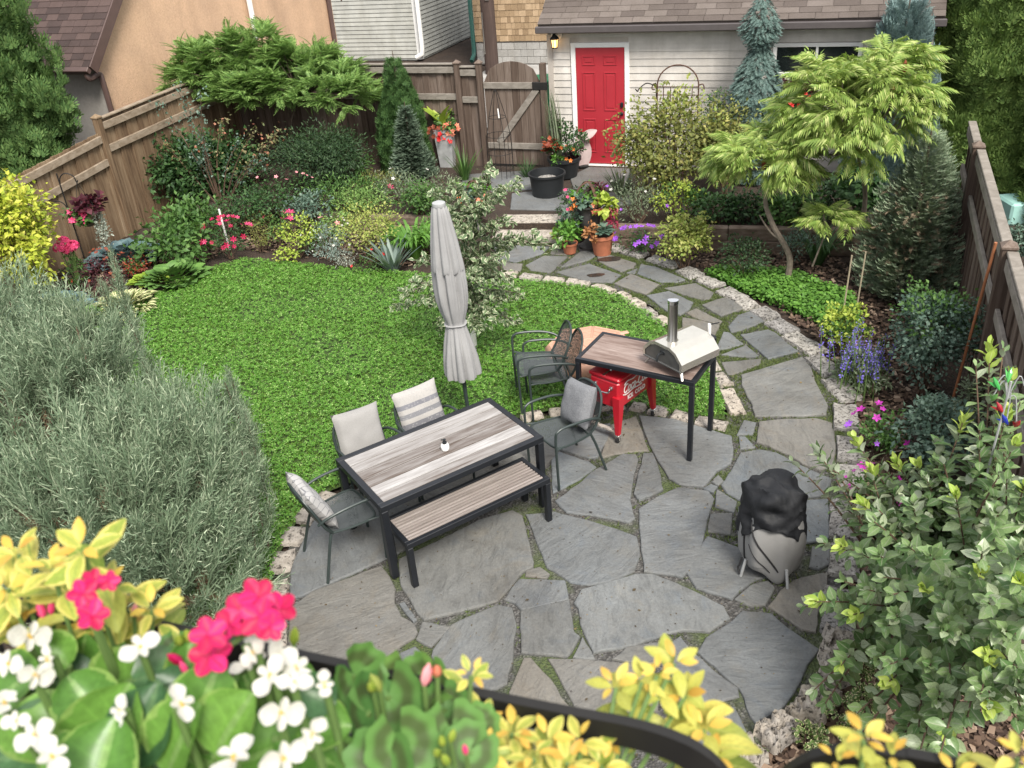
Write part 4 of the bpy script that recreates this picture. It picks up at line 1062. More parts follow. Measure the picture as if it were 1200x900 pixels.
# steps and upper landing
def slab(name, poly, z0, z1, mat, label):
    g = Geo(); g.prism(rough_outline(np.array(poly), 0.08, 0.008), z0, z1, 0, 0.012); return kind(g.build(name, mat), 'structure', label)
s_a, s_b = P(577, 285)[:2], P(652, 284)[:2]; back = P(615, 266, 0.12)[:2] - P(615, 284, 0.0)[:2]
slab('step', [s_a, s_b, s_b + VX * 0.34, s_a + VX * 0.34], -0.05, 0.10, M['kerb'], 'lower pale stone step beside the urn')
slab('step', [s_a + VX * 0.32 - UX * .05, s_b + VX * 0.32 + UX * 0.05, s_b + VX * 0.68 + UX * 0.05, s_a + VX * 0.68 - UX * .05], -0.05, UPZ + 0.02, M['kerb'], 'upper pale stone step below the landing')
g = Geo()
for poly in ([(598, 246), (672, 248), (690, 232), (668, 222), (640, 224), (600, 228)], [(672, 222), (735, 224), (738, 199), (690, 197), (668, 208)], [(575, 225), (640, 222), (662, 208), (640, 200), (575, 204)], [(690, 246), (740, 240), (737, 226), (700, 228)], [(540, 206), (572, 204), (572, 226), (545, 226)]):
    q = rough_outline(pts(poly, UPZ), 0.1, 0.012); g.prism(q, UPZ - 0.02, UPZ + 0.025, 0, 0.01)
kind(g.build('landing_paving', M['stone']), 'structure', 'grey flagstone landing in front of the red door')
# ------------------------------------------------------------------ furniture
def loc2(o, yaw, x, y): return (o[0] + cos(yaw) * x - sin(yaw) * y, o[1] + sin(yaw) * x + cos(yaw) * y)
TO, TY, TL_, TW, TH = (-1.099, 5.589), 0.552, 1.566, 0.865, 0.741
def frame_table(root, L, Wd, H, leg, apron, wood, metal, planks, name_top, rail=0.055, gap=0.004):
    x, y = L / 2, Wd / 2
    for sx in (-1, 1):
        for sy in (-1, 1):
            g = Geo(); g.box(sx * x - (leg if sx > 0 else 0), sy * y - (leg if sy > 0 else 0), 0.006, sx * x + (0 if sx > 0 else leg), sy * y + (0 if sy > 0 else leg), H - apron - 0.001, 0.004)
            g.build('leg', metal, root)
    g = Geo()
    g.box(-x, -y, H - apron, x, -y + rail, H, 0.003); g.box(-x, y - rail, H - apron, x, y, H, 0.003)
    g.box(-x, -y + rail + .001, H - apron, -x + rail, y - rail - .001, H, 0.003); g.box(x - rail, -y + rail + .001, H - apron, x, y - rail - .001, H, 0.003)
    for q in (-0.25, 0.25): g.box(q * L - .02, -y + rail + .001, H - apron + 0.002, q * L + .02, y - rail - .001, H - 0.032)
    g.build('frame', metal, root)
    g = Geo(); a, b = -y + rail + 0.002, y - rail - 0.002
    ed = np.linspace(a, b, planks + 1)
    for k in range(planks):
        g.box(-x + rail + 0.002, ed[k] + gap / 2, H - 0.030, x - rail - 0.002, ed[k + 1] - gap / 2, H - 0.002 + random.uniform(-.001, .0012), 0.0025)
    g.build(name_top, wood, root)
tc = loc2(TO, TY, TL_ / 2, TW / 2)
tb = thing('dining_table', 'black framed dining table with weathered grey plank top', 'table', (*tc, 0), TY)
frame_table(tb, TL_, TW, TH, 0.06, 0.055, M['table_wood'], M['black_metal'], 6, 'tabletop', 0.055, 0.010)
bc = loc2((-0.921, 5.458), 0.556, 1.392 / 2, 0.418 / 2)
bench = thing('bench', 'long black bench with thin grey brown wooden slats', 'bench', (*bc, 0), 0.556)
frame_table(bench, 1.392, 0.418, 0.458, 0.05, 0.05, M['slat_wood'], M['black_metal'], 9, 'seat', 0.04, 0.017)
OO, OY, OL, OW, OH = (0.622, 7.533), -0.570, 1.195, 0.616, 0.871
oc = loc2(OO, OY, OL / 2, OW / 2)
ot = thing('side_table', 'tall black framed table with brown stained planks under the pizza oven', 'table', (*oc, 0), OY)
frame_table(ot, OL, OW, OH, 0.045, 0.045, M['oven_table_wood'], M['black_metal'], 3, 'tabletop', 0.04, 0.003)
# rubber-capped feet keep the tables on the stones: legs start 6 mm up on small pads
def pads(root, L, Wd, leg):
    for sx in (-1, 1):
        for sy in (-1, 1):
            g = Geo(); cx, cy = sx * (L / 2 - leg / 2), sy * (Wd / 2 - leg / 2)
            g.box(cx - leg * .4, cy - leg * .4, -0.002, cx + leg * .4, cy + leg * .4, 0.006); g.build('foot_pad', M['rubber'], root)
pads(tb, TL_, TW, .06); pads(bench, 1.392, .418, .05); pads(ot, OL, OW, .045)
# jar on the table
jp = P(522, 527, TH)
jar = thing('table_jar', 'round white ribbed jar with a black pump top on the dining table', 'jar', (jp[0], jp[1], TH))
g = Geo(); g.lathe([(.022, 0), (.032, .004), (.036, .02), (.036, .045), (.028, .06), (.02, .064)], n=28, mod=lambda a, r, z, i: r * (1 + .02 * cos(14 * a))); g.build('jar_body', M['white_plastic'], jar)
g = Geo(); g.lathe([(.019, .062), (.02, .08), (.012, .082), (.009, .098), (.014, .1), (.014, .106)], n=16); g.tube([(0, 0, .102), (-.03, .0, .103)], .006); g.build('pump', M['black_plastic'], jar)

# chairs: x is forward
def make_chair(label):
    t = thing('patio_chair', label, 'chair', group='metal mesh patio chairs')
    cm = M['chair_metal']
    for s in (-1, 1):
        g = Geo(); path = smooth_path([(.235, s * .272, 0.002), (.243, s * .275, .3), (.245, s * .278, .58), (.215, s * .28, .638), (.14, s * .28, .655), (-.05, s * .275, .648), (-.19, s * .255, .615), (-.265, s * .225, .565)], 5)
        g.tube(path, 0.0125, 8); g.build('arm', cm, t)
        g = Geo(); g.tube(smooth_path([(-.17, s * .205, .425), (-.215, s * .225, .30), (-.30, s * .255, .002)], 5), 0.0125, 8); g.build('leg', cm, t)
    hoop = smooth_path([(-.155, -.205, .425), (-.215, -.228, .52), (-.275, -.225, .68), (-.318, -.165, .79), (-.335, -.06, .825), (-.335, .06, .825), (-.318, .165, .79), (-.275, .225, .68), (-.215, .228, .52), (-.155, .205, .425)], 5)
    g = Geo(); g.tube(hoop, 0.0125, 8); g.build('back_frame', cm, t)
    g = Geo(); V = []; F = []; k = len(hoop); half = k // 2
    for i in range(half + 1):
        a, b = np.array(hoop[i]), np.array(hoop[k - 1 - i])
        for j in range(9):
            f = j / 8; p = a + (b - a) * f; p[0] -= 0.03 * (1 - (2 * f - 1) ** 2) * min(1, abs(a[1] - b[1]) * 3); V.append(p)
    for i in range(half):
        for j in range(8): F.append((i * 9 + j, i * 9 + j + 1, (i + 1) * 9 + j + 1, (i + 1) * 9 + j))
    g.add(V, F, 0, True); g.build('backrest', M['mesh'], t)
    fr = smooth_path([(-.155, -.205, .425), (0, -.235, .425), (.16, -.245, .43), (.225, -.2, .435), (.24, 0, .437), (.225, .2, .435), (.16, .245, .43), (0, .235, .425), (-.155, .205, .425)], 5)
    g = Geo(); g.tube(fr, 0.011, 8); g.tube([(-.155, -.205, .425), (-.165, 0, .418), (-.155, .205, .425)], 0.010, 8)
    for s in (-1, 1): g.tube([(.13, s * .243, .43), (.238, s * .274, .44)], 0.009, 6)
    g.build('seat_frame', cm, t)
    g = Geo(); V = []; F = []; k = len(fr); half = k // 2
    for i in range(half + 1):
        a, b = np.array(fr[i]), np.array(fr[k - 1 - i])
        for j in range(9):
            f = j / 8; p = a + (b - a) * f; p[2] -= 0.018 * (1 - (2 * f - 1) ** 2); V.append(p)
    for i in range(half):
        for j in range(8): F.append((i * 9 + j, i * 9 + j + 1, (i + 1) * 9 + j + 1, (i + 1) * 9 + j))
    g.add(V, F, 0, True); g.build('seat', M['mesh'], t)
    return t
proto = make_chair('metal mesh patio chair at the near end of the dining table, under the patterned cushion')
def tpt(a, b): return loc2(TO, TY, a, b)
CH = [((-1.52, 5.985), 0, TY, None),
      (tpt(0.40, TW + .15), 0, TY - pi / 2 + 0.05, 'metal mesh patio chair behind the dining table, under the plain pale cushion'),
      (tpt(1.00, TW + .15), 0, TY - pi / 2 - 0.06, 'metal mesh patio chair behind the dining table, under the striped cushion'),
      ((0.44, 6.97), 0, TY + pi - 0.08, 'metal mesh patio chair with a dark grey cushion facing the far table end'),
      ((0.41, 8.12), 0, pi + 0.06, 'lower of the two empty stacked mesh chairs beside the octagonal lid'),
      ((0.30, 8.13), 0.10, pi + 0.06, 'upper of the two empty stacked mesh chairs beside the octagonal lid')]
CHAIRS = []
for (p, z, yaw, lab) in CH:
    c = proto if lab is None else copy_tree(proto)
    c.location = (p[0], p[1], z); c.rotation_euler = (0, 0, yaw)
    if lab: c['label'] = lab
    CHAIRS.append(c)
def cushion(name, label, mat, chair, size=0.44, th=0.085, lean=radians(20), dx=-0.195, dz=0.415, tw=0.0, dy=0.0, sag=0.0):
    V = []; F = []; n = 17
    for side in (1, -1):
        for j in range(n):
            for i in range(n):
                u, v = i / (n - 1) * 2 - 1, j / (n - 1) * 2 - 1
                pin = 1 - 0.075 * (1 - (u * v) ** 2) * (abs(u) ** 4 + abs(v) ** 4) * 0.9
                h = ((1 - u ** 4) * (1 - v ** 4)) ** 0.42
                no = mnoise.noise(Vector((u * 2.2 + len(label), v * 2.2, side * 3.0)))
                V.append((u * size / 2 * pin, v * size / 2 * pin, side * th * (0.92 * h) + 0.012 * no * h))
    o = lambda s, i, j: s * n * n + j * n + i
    for j in range(n - 1):
        for i in range(n - 1):
            F.append((o(0, i, j), o(0, i + 1, j), o(0, i + 1, j + 1), o(0, i, j + 1))); F.append((o(1, i, j), o(1, i, j + 1), o(1, i + 1, j + 1), o(1, i + 1, j)))
    g = Geo(); g.add(V, F, 0, True); ob = g.build(name, mat, sharp=0)
    # local: width along chair y, height along z, front (+z of cushion) along chair +x
    Rl = Matrix.Rotation(tw, 4, 'X') @ Matrix(((0, 0, 1, 0), (1, 0, 0, 0), (0, 1, 0, 0), (0, 0, 0, 1)))
    Lm = Matrix.Rotation(-lean, 4, 'Y')
    base = Matrix.Translation((dx, dy, dz)) @ Lm @ Matrix.Translation((th * 0.95, 0, size / 2 * 0.97)) @ Rl
    cm_ = Matrix.Translation(chair.location) @ Matrix.Rotation(chair.rotation_euler[2], 4, 'Z')
    ob.matrix_world = cm_ @ base
    tag(ob, label, 'cushion'); return ob
cushion('cushion', 'white cushion with grey geometric lines on the near end chair', M['pillow_geo'], CHAIRS[0], 0.45, 0.07, radians(26), -0.17, 0.435, 0.06)
cushion('cushion', 'plain pale grey linen cushion on the left chair behind the table', M['pillow_plain'], CHAIRS[1], 0.46, 0.075, radians(20), -0.195, 0.435, -0.07)
cushion('cushion', 'white and grey striped woven cushion on the chair beside the umbrella', M['pillow_stripe'], CHAIRS[2], 0.46, 0.065, radians(20), -0.195, 0.435, 0.05)
cushion('cushion', 'dark grey plush cushion on the chair before the red cooler', M['pillow_dark'], CHAIRS[3], 0.42, 0.09, radians(22), -0.18, 0.435, 0.15)

# closed umbrella
ub = P(551, 500)
um = thing('patio_umbrella', 'tall closed pale grey umbrella tied round its dark pole', 'umbrella', (ub[0], ub[1], 0))
ZB, ZT_, ZF, ztop = [Ht(V3(ub[:2], 0), q) for q in (438, 378, 317, 238)]
LX = float(np.dot(onplane(514, 238, ub, np.array([1.0, 0]))[:2] - ub[:2], [1, 0])) / ztop
g = Geo(); g.tube([(0, 0, 0.03), (LX * 1.2, 0, 1.2), (LX * ztop, 0, ztop)], 0.021, 10); g.build('pole', M['chair_metal'], um)
g = Geo(); g.lathe([(.24, -.015), (.24, .02), (.2, .045), (.05, .06), (.03, .16), (.026, .16)], n=28); g.build('base', M['black_metal'], um)
dT = ZT_ - ZB
prof = [(.165, ZB), (.168, ZB + .1 * dT), (.155, ZB + .35 * dT), (.128, ZB + .65 * dT), (.100, ZB + .9 * dT), (.088, ZT_), (.098, ZT_ + .04), (.125, ZT_ + .14), (.140, ZT_ + .26), (.143, ZT_ + .38), (.135, ZF + .04), (.125, ZF + .1)]
def pleat(a, r, z, i):
    tie = abs(z - ZT_); k = min(1.0, 0.25 + tie * 3.0)
    return r * (1 + k * (0.13 * cos(8 * a + 0.6 * sin(3 * z)) + 0.06 * cos(13 * a + 2 * z) + 0.04 * cos(21 * a - z)))
def lean(V, f): 
    V[:, 0] += LX * V[:, 2]; return V
g = Geo(); g.lathe(prof, n=96, mod=pleat, caps=False)
g.lathe([(.125, ZB + .04), (.115, ZB + .4 * dT), (.08, ZB + .85 * dT), (.07, ZT_)], n=24, caps=True)
g.V = [lean(v, 1) for v in g.V]; g.build('canopy', M['canvas'], um, sharp=70)
dF = ztop - ZF
prof2 = [(.140, ZF), (.146, ZF + .025), (.138, ZF + .18 * dF), (.120, ZF + .42 * dF), (.098, ZF + .66 * dF), (.078, ZF + .86 * dF), (.062, ztop - .03), (.05, ztop - .015)]
def pleat2(a, r, z, i):
    rr = r * (1 + 0.12 * cos(8 * a + .4) + 0.05 * cos(16 * a + 2 * z) * (z < ztop - .1))
    return rr
g = Geo(); g.lathe(prof2, n=96, mod=pleat2, caps=False)
v = g.V[0]; ang = np.arctan2(v[:, 1], v[:, 0]); low = v[:, 2] < ZF + .03; v[:, 2] += np.where(low, 0.045 * np.abs(np.cos(4 * ang + .2)) - .02, 0)
lean(v, 1); g.build('top_flap', M['canvas'], um, sharp=70)
g = Geo(); g.lathe([(.060, ztop - .03), (.064, ztop - .015), (.06, ztop + .01), (.03, ztop + .022)], n=20); g.V = [lean(v, 1) for v in g.V]; g.build('cap', M['zinc'], um)
g = Geo(); a = np.arange(40) / 40 * 2 * pi
g.tube([(.098 * cos(t) + LX * ZT_, .098 * sin(t), ZT_ + .004 * sin(3 * t)) for t in a], .014, 6, closed=True, flat=.5); g.build('tie_strap', M['canvas'], um)

# pizza oven
f0, f1 = P(762, 424, OH), P(801, 444, OH); pw_ = float(np.linalg.norm((f1 - f0)[:2])); py_ = atan2(f1[1] - f0[1], f1[0] - f0[0])
pc = (f0 + f1) / 2 + np.array([-sin(py_), cos(py_), 0]) * 0.16
ov = thing('pizza_oven', 'stainless steel pizza oven with tall round chimney on the table', 'oven', (pc[0], pc[1], OH), py_)
hw = max(0.19, pw_ / 2 + 0.03)
prof = [(-hw, .10), (-hw, .17), (-hw * .68, .255), (-hw * .38, .285), (hw * .38, .285), (hw * .68, .255), (hw, .17), (hw, .10)]
y0_, y1_ = -0.21, 0.26
def extr(pr, ya, yb, sc=1.0, c=(0, 0)):
    V = [(c[0] + (x - c[0]) * 1, ya, z) for x, z in pr] + [(x * sc, yb, c[1] + (z - c[1]) * sc) for x, z in pr]; n = len(pr)
    F = [(i, i + 1, n + i + 1, n + i) for i in range(n - 1)]
    return V, F, n
g = Geo(); V, F, n = extr(prof, y0_, y1_); g.add(V, F + [(n - 1, 0, n, 2 * n - 1)]); g.add([(x * .97, y1_ - .004, .1 + (z - .1) * .97) for x, z in prof], [tuple(range(n))])
rim = [(x * 1.02, .098 + (z - .098) * 1.02) for x, z in prof]; V, F, n = extr(rim, y0_ - .012, y0_ + .03)
g.add(V, F + [tuple(reversed([n + i for i in range(n)]))]); 
V = [(x * 1.02, y0_ - .012, .098 + (z - .098) * 1.02) for x, z in prof] + [(x * .9, y0_ - .012, .10 + (z - .10) * .86) for x, z in prof]
g.add(V, [(i, n + i, n + i + 1, i + 1) for i in range(n - 1)])
g.build('shell', M['shell_steel'], ov)
g = Geo(); g.add([(x * .9, y0_ - .004, .10 + (z - .10) * .86) for x, z in prof], [tuple(range(n))[::-1]]); g.obox((-hw * .98, y0_ - .016, .085), (hw * 1.96, 0, 0), (0, .05, 0), (0, 0, .016), .003)
dr = g.build('door', M['dark_steel'], ov)
g = Geo(); g.tube([(0.0, y0_ - .005, .20), (0.0, y0_ - .05, .205), (0.0, y0_ - .07, .185), (0.0, y0_ - .075, .14)], .011); g.box(-.03, y0_ - .012, .185, .03, y0_ - .002, .225, .004); g.build('handle', M['black_plastic'], dr)
g = Geo(); zc = Ht(V3(pc[:2], OH), 349) - OH; g.tube([(-.01, -.085, .27), (-.01, -.085, .27 + .012), (-.01, -.085, .30), (-.01, -.085, zc)], [.058, .058, .045, .045], 24); g.build('chimney', M['steel'], ov)
g = Geo(); g.lathe([(.049, zc - .03), (.049, zc + .006), (.02, zc + .012)], (-.01, -.085, 0), 24); g.build('chimney_cap', M['chrome'], ov)
for (x0, yy, x1, y2) in ((-hw * .72, -.16, -hw * .98, -.2), (hw * .72, -.16, hw * .98, -.2), (0, .2, 0, .25)):
    g = Geo(); a, b = np.array([x0, yy, .1]), np.array([x1, y2, .002]); g.tube([a, b], [.022, .013], 8, flat=.6); g.build('leg', M['steel'], ov)
g = Geo(); g.box(-.10, y1_ + .002, .08, .10, y1_ + .14, .2, .02); g.build('burner_box', M['black_metal'], ov)
g = Geo(); g.tube([(.07, y1_ + .05, .2), (.07, y1_ + .05, .34)], .017, 12); g.build('hatch_handle', M['white_plastic'], ov)
g = Geo(); g.tube([(.07, y1_ + .05, .335), (.15, y1_ + .09, .37)], .006, 6); g.build('hatch_lever', M['black_plastic'], ov)

# red cooler cart
ck = thing('cooler_cart', 'red steel drinks cooler on splayed legs under the tall table', 'cooler', (1.085, 7.665, 0), 0.80)
cl, cw = 0.285, 0.175
g = Geo(); g.box(-cl, -cw, .355, cl, cw, .655, .022); g.build('body', M['red_paint'], ck)
g = Geo(); g.box(-cl - .008, -cw - .008, .657, cl + .008, cw + .008, .70, .014); lid = g.build('lid', M['red_paint'], ck)
g = Geo(); g.lathe([(.012, .70), (.014, .714), (.02, .716), (.014, .726)], (-cl * .55, 0, 0), 12); g.build('lid_knob', M['chrome'], lid)
g = Geo(); g.box(-cl - .004, -.012, .7015, cl + .004, .012, .705); g.build('lid_seam', M['chrome'], lid)
for sx in (-1, 1):
    for sy in (-1, 1):
        g = Geo(); a = np.array([sx * (cl - .015), sy * (cw - .015), .0]); t = lambda z, k, w: [(a[0] + sx * k + i * w, a[1] + sy * k * .5 + j * w, z) for i, j in ((-1, -1), (1, -1), (1, 1), (-1, 1))]
        V = t(.50, .002, .042) + t(.355, .010, .036) + t(.09, .035, .02)
        F = [(q * 4 + i, q * 4 + (i + 1) % 4, q * 4 + 4 + (i + 1) % 4, q * 4 + 4 + i)[::-1] for q in range(2) for i in range(4)] + [(0, 1, 2, 3), (11, 10, 9, 8)]
        g.add(V, F); lg = g.build('leg', M['red_paint'], ck)
        cx, cy = a[0] + sx * .035, a[1] + sy * .0175
        g = Geo(); g.tube([(cx, cy - .011, .031), (cx, cy + .011, .031)], .031, 18); cs = g.build('wheel', M['rubber'], lg)
        g = Geo(); g.box(cx - .016, cy - .02, .06, cx + .034, cy + .02, .088, .005); g.box(cx - .012, cy - .02, .025, cx + .012, cy - .015, .06); g.box(cx - .012, cy + .015, .025, cx + .012, cy + .02, .06); g.build('caster_fork', M['chrome'], lg)
for sx in (-1, 1):
    g = Geo(); hx = sx * (cl + .002)
    g.tube(smooth_path([(hx, -.095, .585), (hx + sx * .03, -.095, .583), (hx + sx * .05, -.085, .555), (hx + sx * .053, 0, .545), (hx + sx * .05, .085, .555), (hx + sx * .03, .095, .583), (hx, .095, .585)], 5), .0085, 8)
    for yy in (-.095, .095): g.lathe([(.02, 0), (.02, .008)], (0, 0, 0), 10); q = g.V.pop(); g.V.append(np.c_[hx + sx * q[:, 2], yy + q[:, 0], .587 + q[:, 1]])
    g.build('handle', M['chrome'], ck)
g = Geo(); g.box(-cl - .03, -cw + .02, .10, -cl + .012, cw - .02, .125, .004); g.build('shelf_rail', M['kerb'], ck)
g = Geo(); g.box(-cl + .03, -cw - .012, .112, cl - .03, -cw + .01, .125, .004) if False else g.box(-cl + .02, cw - .0, .112, cl - .02, cw + .02, .125, .004); g.build('shelf_rail', M['kerb'], ck)
def lettering(name, text, size, parent, mat, loc, rot, shear=0.0, thick=0.002, sx=1.0):
    cu = bpy.data.curves.new(name, 'FONT'); cu.body = text; cu.size = size; cu.shear = shear; cu.extrude = thick; cu.align_x = 'CENTER'; cu.offset = 0.002
    ob = bpy.data.objects.new(name + '_src', cu); scene.collection.objects.link(ob); bpy.context.view_layer.update()
    me = bpy.data.meshes.new_from_object(ob.evaluated_get(bpy.context.evaluated_depsgraph_get())); bpy.data.objects.remove(ob)
    me.materials.clear(); me.materials.append(mat)
    o = bpy.data.objects.new(name, me); scene.collection.objects.link(o); o.parent = parent; o.location = loc; o.rotation_euler = rot; o.scale = (sx, 1, 1); return o
lt = lettering('script_lettering', 'Coca-Cola', 0.135, ck, M['white_letter'], (0.0, -cw - .001, .505), (pi / 2, 0, 0), 0.35, 0.0018, 0.72)
g = Geo(); sy = -cw - .003                                           # swashes of the script capital letters
g.tube(smooth_path([(-.21, sy, .50), (-.16, sy, .485), (-.05, sy, .497), (.06, sy, .488), (.10, sy, .49)], 6), .0055, 6); g.tube(smooth_path([(-.19, sy, .60), (-.14, sy, .625), (-.05, sy, .612), (.02, sy, .62)], 6), .005, 6)
g.build('script_swash', M['white_letter'], ck)
lettering('block_lettering', 'ICE  COLD', 0.062, ck, M['white_letter'], (0.01, -cw - .001, .415), (pi / 2, 0, 0), 0.0, 0.0018)

# octagonal lid
fc = P(692, 420, 0.12)
fp = thing('fire_pit', 'low octagonal pit under a faded pink wood-grain lid', 'fire pit', (fc[0], fc[1], 0), 0.2)
def octo(r, z, ph=pi / 8): return [(r * cos(ph + k * pi / 4), r * sin(ph + k * pi / 4), z) for k in range(8)]
RR = 0.52
g = Geo(); V = octo(RR * .86, -.015) + octo(RR * .92, .15); g.add(V, [(k, (k + 1) % 8, 8 + (k + 1) % 8, 8 + k) for k in range(8)]); g.build('base', M['pink_base'], fp)
g = Geo(); V = octo(RR * .99, .13) + octo(RR, .15) + octo(RR * .985, .25) + octo(RR * .93, .285) + octo(RR * .91, .292)
F = [(q * 8 + k, q * 8 + (k + 1) % 8, q * 8 + 8 + (k + 1) % 8, q * 8 + 8 + k) for q in range(4) for k in range(8)] + [tuple(32 + k for k in range(8)), tuple(range(8))[::-1]]
g.add(V, F)
for k in range(8):                                                   # raised planks on each wedge
    a0, a1 = pi / 8 + k * pi / 4, pi / 8 + (k + 1) * pi / 4
    for j, (ra, rb) in enumerate(((.28, .44), (.46, .62), (.64, .80), (.82, .9))):
        p = lambda r, a, s: (RR * r * cos(a) , RR * r * sin(a))
        ins = 0.03
        q = [p(ra, a0 + ins / ra, 1), p(rb, a0 + ins / rb, 1), p(rb, a1 - ins / rb, 1), p(ra, a1 - ins / ra, 1)]
        g.prism(q, .290, .2985, 0, .003)
g.lathe([(.30 * RR, .29), (.30 * RR, .306), (.26 * RR, .31), (.25 * RR, .302), (.16 * RR, .302), (.15 * RR, .312), (.10 * RR, .312), (.09 * RR, .304), (.001, .304)], n=32)
lidp = g.build('lid', M['pink_lid'], fp)
for k in range(4):
    a = k * pi / 2 + .3; g = Geo(); g.obox((RR * .90 * cos(a) - .06, RR * .90 * sin(a) - .03, .286), (.12, 0, 0), (0, .06, 0), (0, 0, .02), .012); g.build('lid_grip', M['pink_lid'], fp)

# covered kettle grill
gc_ = np.array([1.93, 5.40, 0])
gr = thing('covered_grill', 'kettle grill hidden under a grey cover and a black vinyl cover', 'grill', gc_)
gtop = Ht(gc_, 562)
def lumpy(prof, n, amp, seed, folds=0.05, squash=1.0):
    def f(a, r, z, i):
        q = Vector((cos(a) * 1.6 + seed, sin(a) * 1.6, z * 2.5)); q2 = Vector((cos(a) * 5 + seed, sin(a) * 5 + seed, z * 2.2)); q3 = Vector((cos(a) * 11 - seed, sin(a) * 11 + seed, z * 4.5))
        return r * (1 + .045 * cos(4 * a + seed) + amp * mnoise.noise(q) + amp * .16 * (abs(mnoise.noise(q2)) * 2 - .5) + folds * abs(sin(a * 3.5 + seed + 1.2 * z)) ** 3)
    return dict(prof=prof, n=n, mod=f)
zz = lambda f: gtop * f
def fine(prof, k=4): return [tuple(q) for q in smooth_path([np.array([r, 0, z]) for r, z in prof], k)]
def fine2(prof, k=4): return [(q[0], q[2]) for q in fine(prof, k)]
g = Geo(); a = lumpy(fine2([(.205, .055), (.222, .10), (.236, .20), (.238, .34), (.226, .48), (.186, .62), (.13, .70), (.035, .74)]), 64, .10, 3.3, .07)
GREYP, GREYM = a['prof'], a['mod']; g.lathe(a['prof'], n=96, mod=a['mod'], caps=False); v = g.V[0]
ang = np.arctan2(v[:, 1], v[:, 0]); v[:, 2] += np.where(v[:, 2] < .16, .05 * np.sin(2 * ang + .8) + .03 * np.sin(5 * ang), 0)
g.build('grey_cover', M['cover_grey'], gr, sharp=70)
g = Geo(); a = lumpy(fine2([(0.234, .50), (0.237, .54), (0.227, .62), (0.215, .72), (0.203, .82), (0.172, .89), (0.120, .915), (0.052, .91), (0.002, .89)]), 72, .10, 8.1, .03)
g.lathe(a['prof'], n=120, mod=a['mod'], caps=False); v = g.V[0]; ang = np.arctan2(v[:, 1], v[:, 0])
v[:, 2] += np.where(v[:, 2] < .62, (.62 - v[:, 2]) * 1.1 * np.sin(ang * 2 - .9) + (.62 - v[:, 2]) * .10 * np.sin(5 * ang), 0)
dn = np.array([mnoise.noise(Vector((p[0] * 6 + p[2] * 5, p[1] * 6, p[2] * 6 - p[0] * 4))) for p in v]); rdg = np.array([abs(mnoise.noise(Vector((p[0] * 7 + 3 - p[2] * 6, p[1] * 7 + p[2] * 3, p[2] * 5 + p[0] * 5)))) for p in v])
v[:, 2] *= gtop / .95; v += nrm(v - [0, 0, .6]) * (0.030 * dn - 0.075 * rdg + 0.030)[:, None]
g.build('black_cover', M['black_cover'], gr, sharp=50)
for k, (px, py) in enumerate(((868, 675), (923, 690), (930, 640))):
    p = P(px, py) - gc_; g = Geo(); g.tube([np.array([p[0], p[1], 0.0]), np.array([p[0] * .86, p[1] * .86, .16])], .012, 8); g.build('leg', M['zinc'], gr)
g = Geo()
for (a0_, z0_, a1_, z1_, r_) in ((3.62, .56, 4.72, .13, .007), (3.3, .50, 3.42, .14, .009), (3.7, .36, 4.45, .12, .004)):
    pa = []
    for t_ in np.linspace(0, 1, 14):
        z_ = z0_ + (z1_ - z0_) * t_; r0 = float(np.interp(z_, [p[1] for p in GREYP], [p[0] for p in GREYP])); a_ = a0_ + (a1_ - a0_) * t_; r0 = GREYM(a_, r0, z_, 0) + .004; pa.append((r0 * cos(a_), r0 * sin(a_), z_))
    g.tube(pa, r_, 6, flat=.6)
g.tube(smooth_path([pa0 for pa0 in ((-.235, -.06, .16), (-.25, -.065, .10), (-.262, -.06, .06), (-.25, -.09, .02))], 4), .009, 6)
g.build('strap', M['black_strap'], gr)
# ------------------------------------------------------------------ leaf and flower shapes
T_OVAL = T_leaf(0.30, 0.07, 0.12); T_NARROW = T_leaf(0.15, 0.04, 0.16); T_WIDE = T_leaf(0.42, 0.06, 0.14); T_TINY = T_from([(-.35, .5, .05), (0, 0, 0), (.35, .5, .05), (0, 1, -.05)], [(1, 2, 3, 0)], [(0, .5), (.5, 0), (1, .5), (.5, 1)])
def T_grid(wf, nt=6, ns=4, curl=0.2, cup=0.0, wave=0.0, lift=0.0):
    V = []; UV = []; F = []
    for i in range(nt + 1):
        t = i / nt
        for j in range(ns + 1):
            s = j / ns * 2 - 1; x = wf(t) * s
            V.append((x, t * (1 - .12 * abs(s) * 0), lift * t - curl * t * t + cup * s * s * wf(t) * 2 + wave * sin(9 * t + s) * abs(s))); UV.append((j / ns, t))
    for i in range(nt):
        for j in range(ns): F.append((i * (ns + 1) + j, i * (ns + 1) + j + 1, (i + 1) * (ns + 1) + j + 1, (i + 1) * (ns + 1) + j))
    return T_from(V, F, UV)
T_HOSTA = T_grid(lambda t: 0.02 + 0.40 * max(0, sin(pi * min(1, max(0, (t - .22) / .78)) ** 0.75)) if t > .22 else 0.018, 8, 4, 0.55, 0.10, 0, 0.75)
T_HOSTA_N = T_grid(lambda t: 0.02 + 0.17 * max(0, sin(pi * min(1, max(0, (t - .1) / .9)) ** 0.85)), 7, 4, 0.75, 0.12, 0, 0.9)
T_STRAP = T_grid(lambda t: 0.035 * (1 - t ** 3) + 0.002, 6, 1, 0.85, 0, 0, 1.25)
T_BLADE = T_grid(lambda t: 0.045 * (1 - t ** 2) + 0.002, 5, 1, 0.25, 0, 0, 0.0)
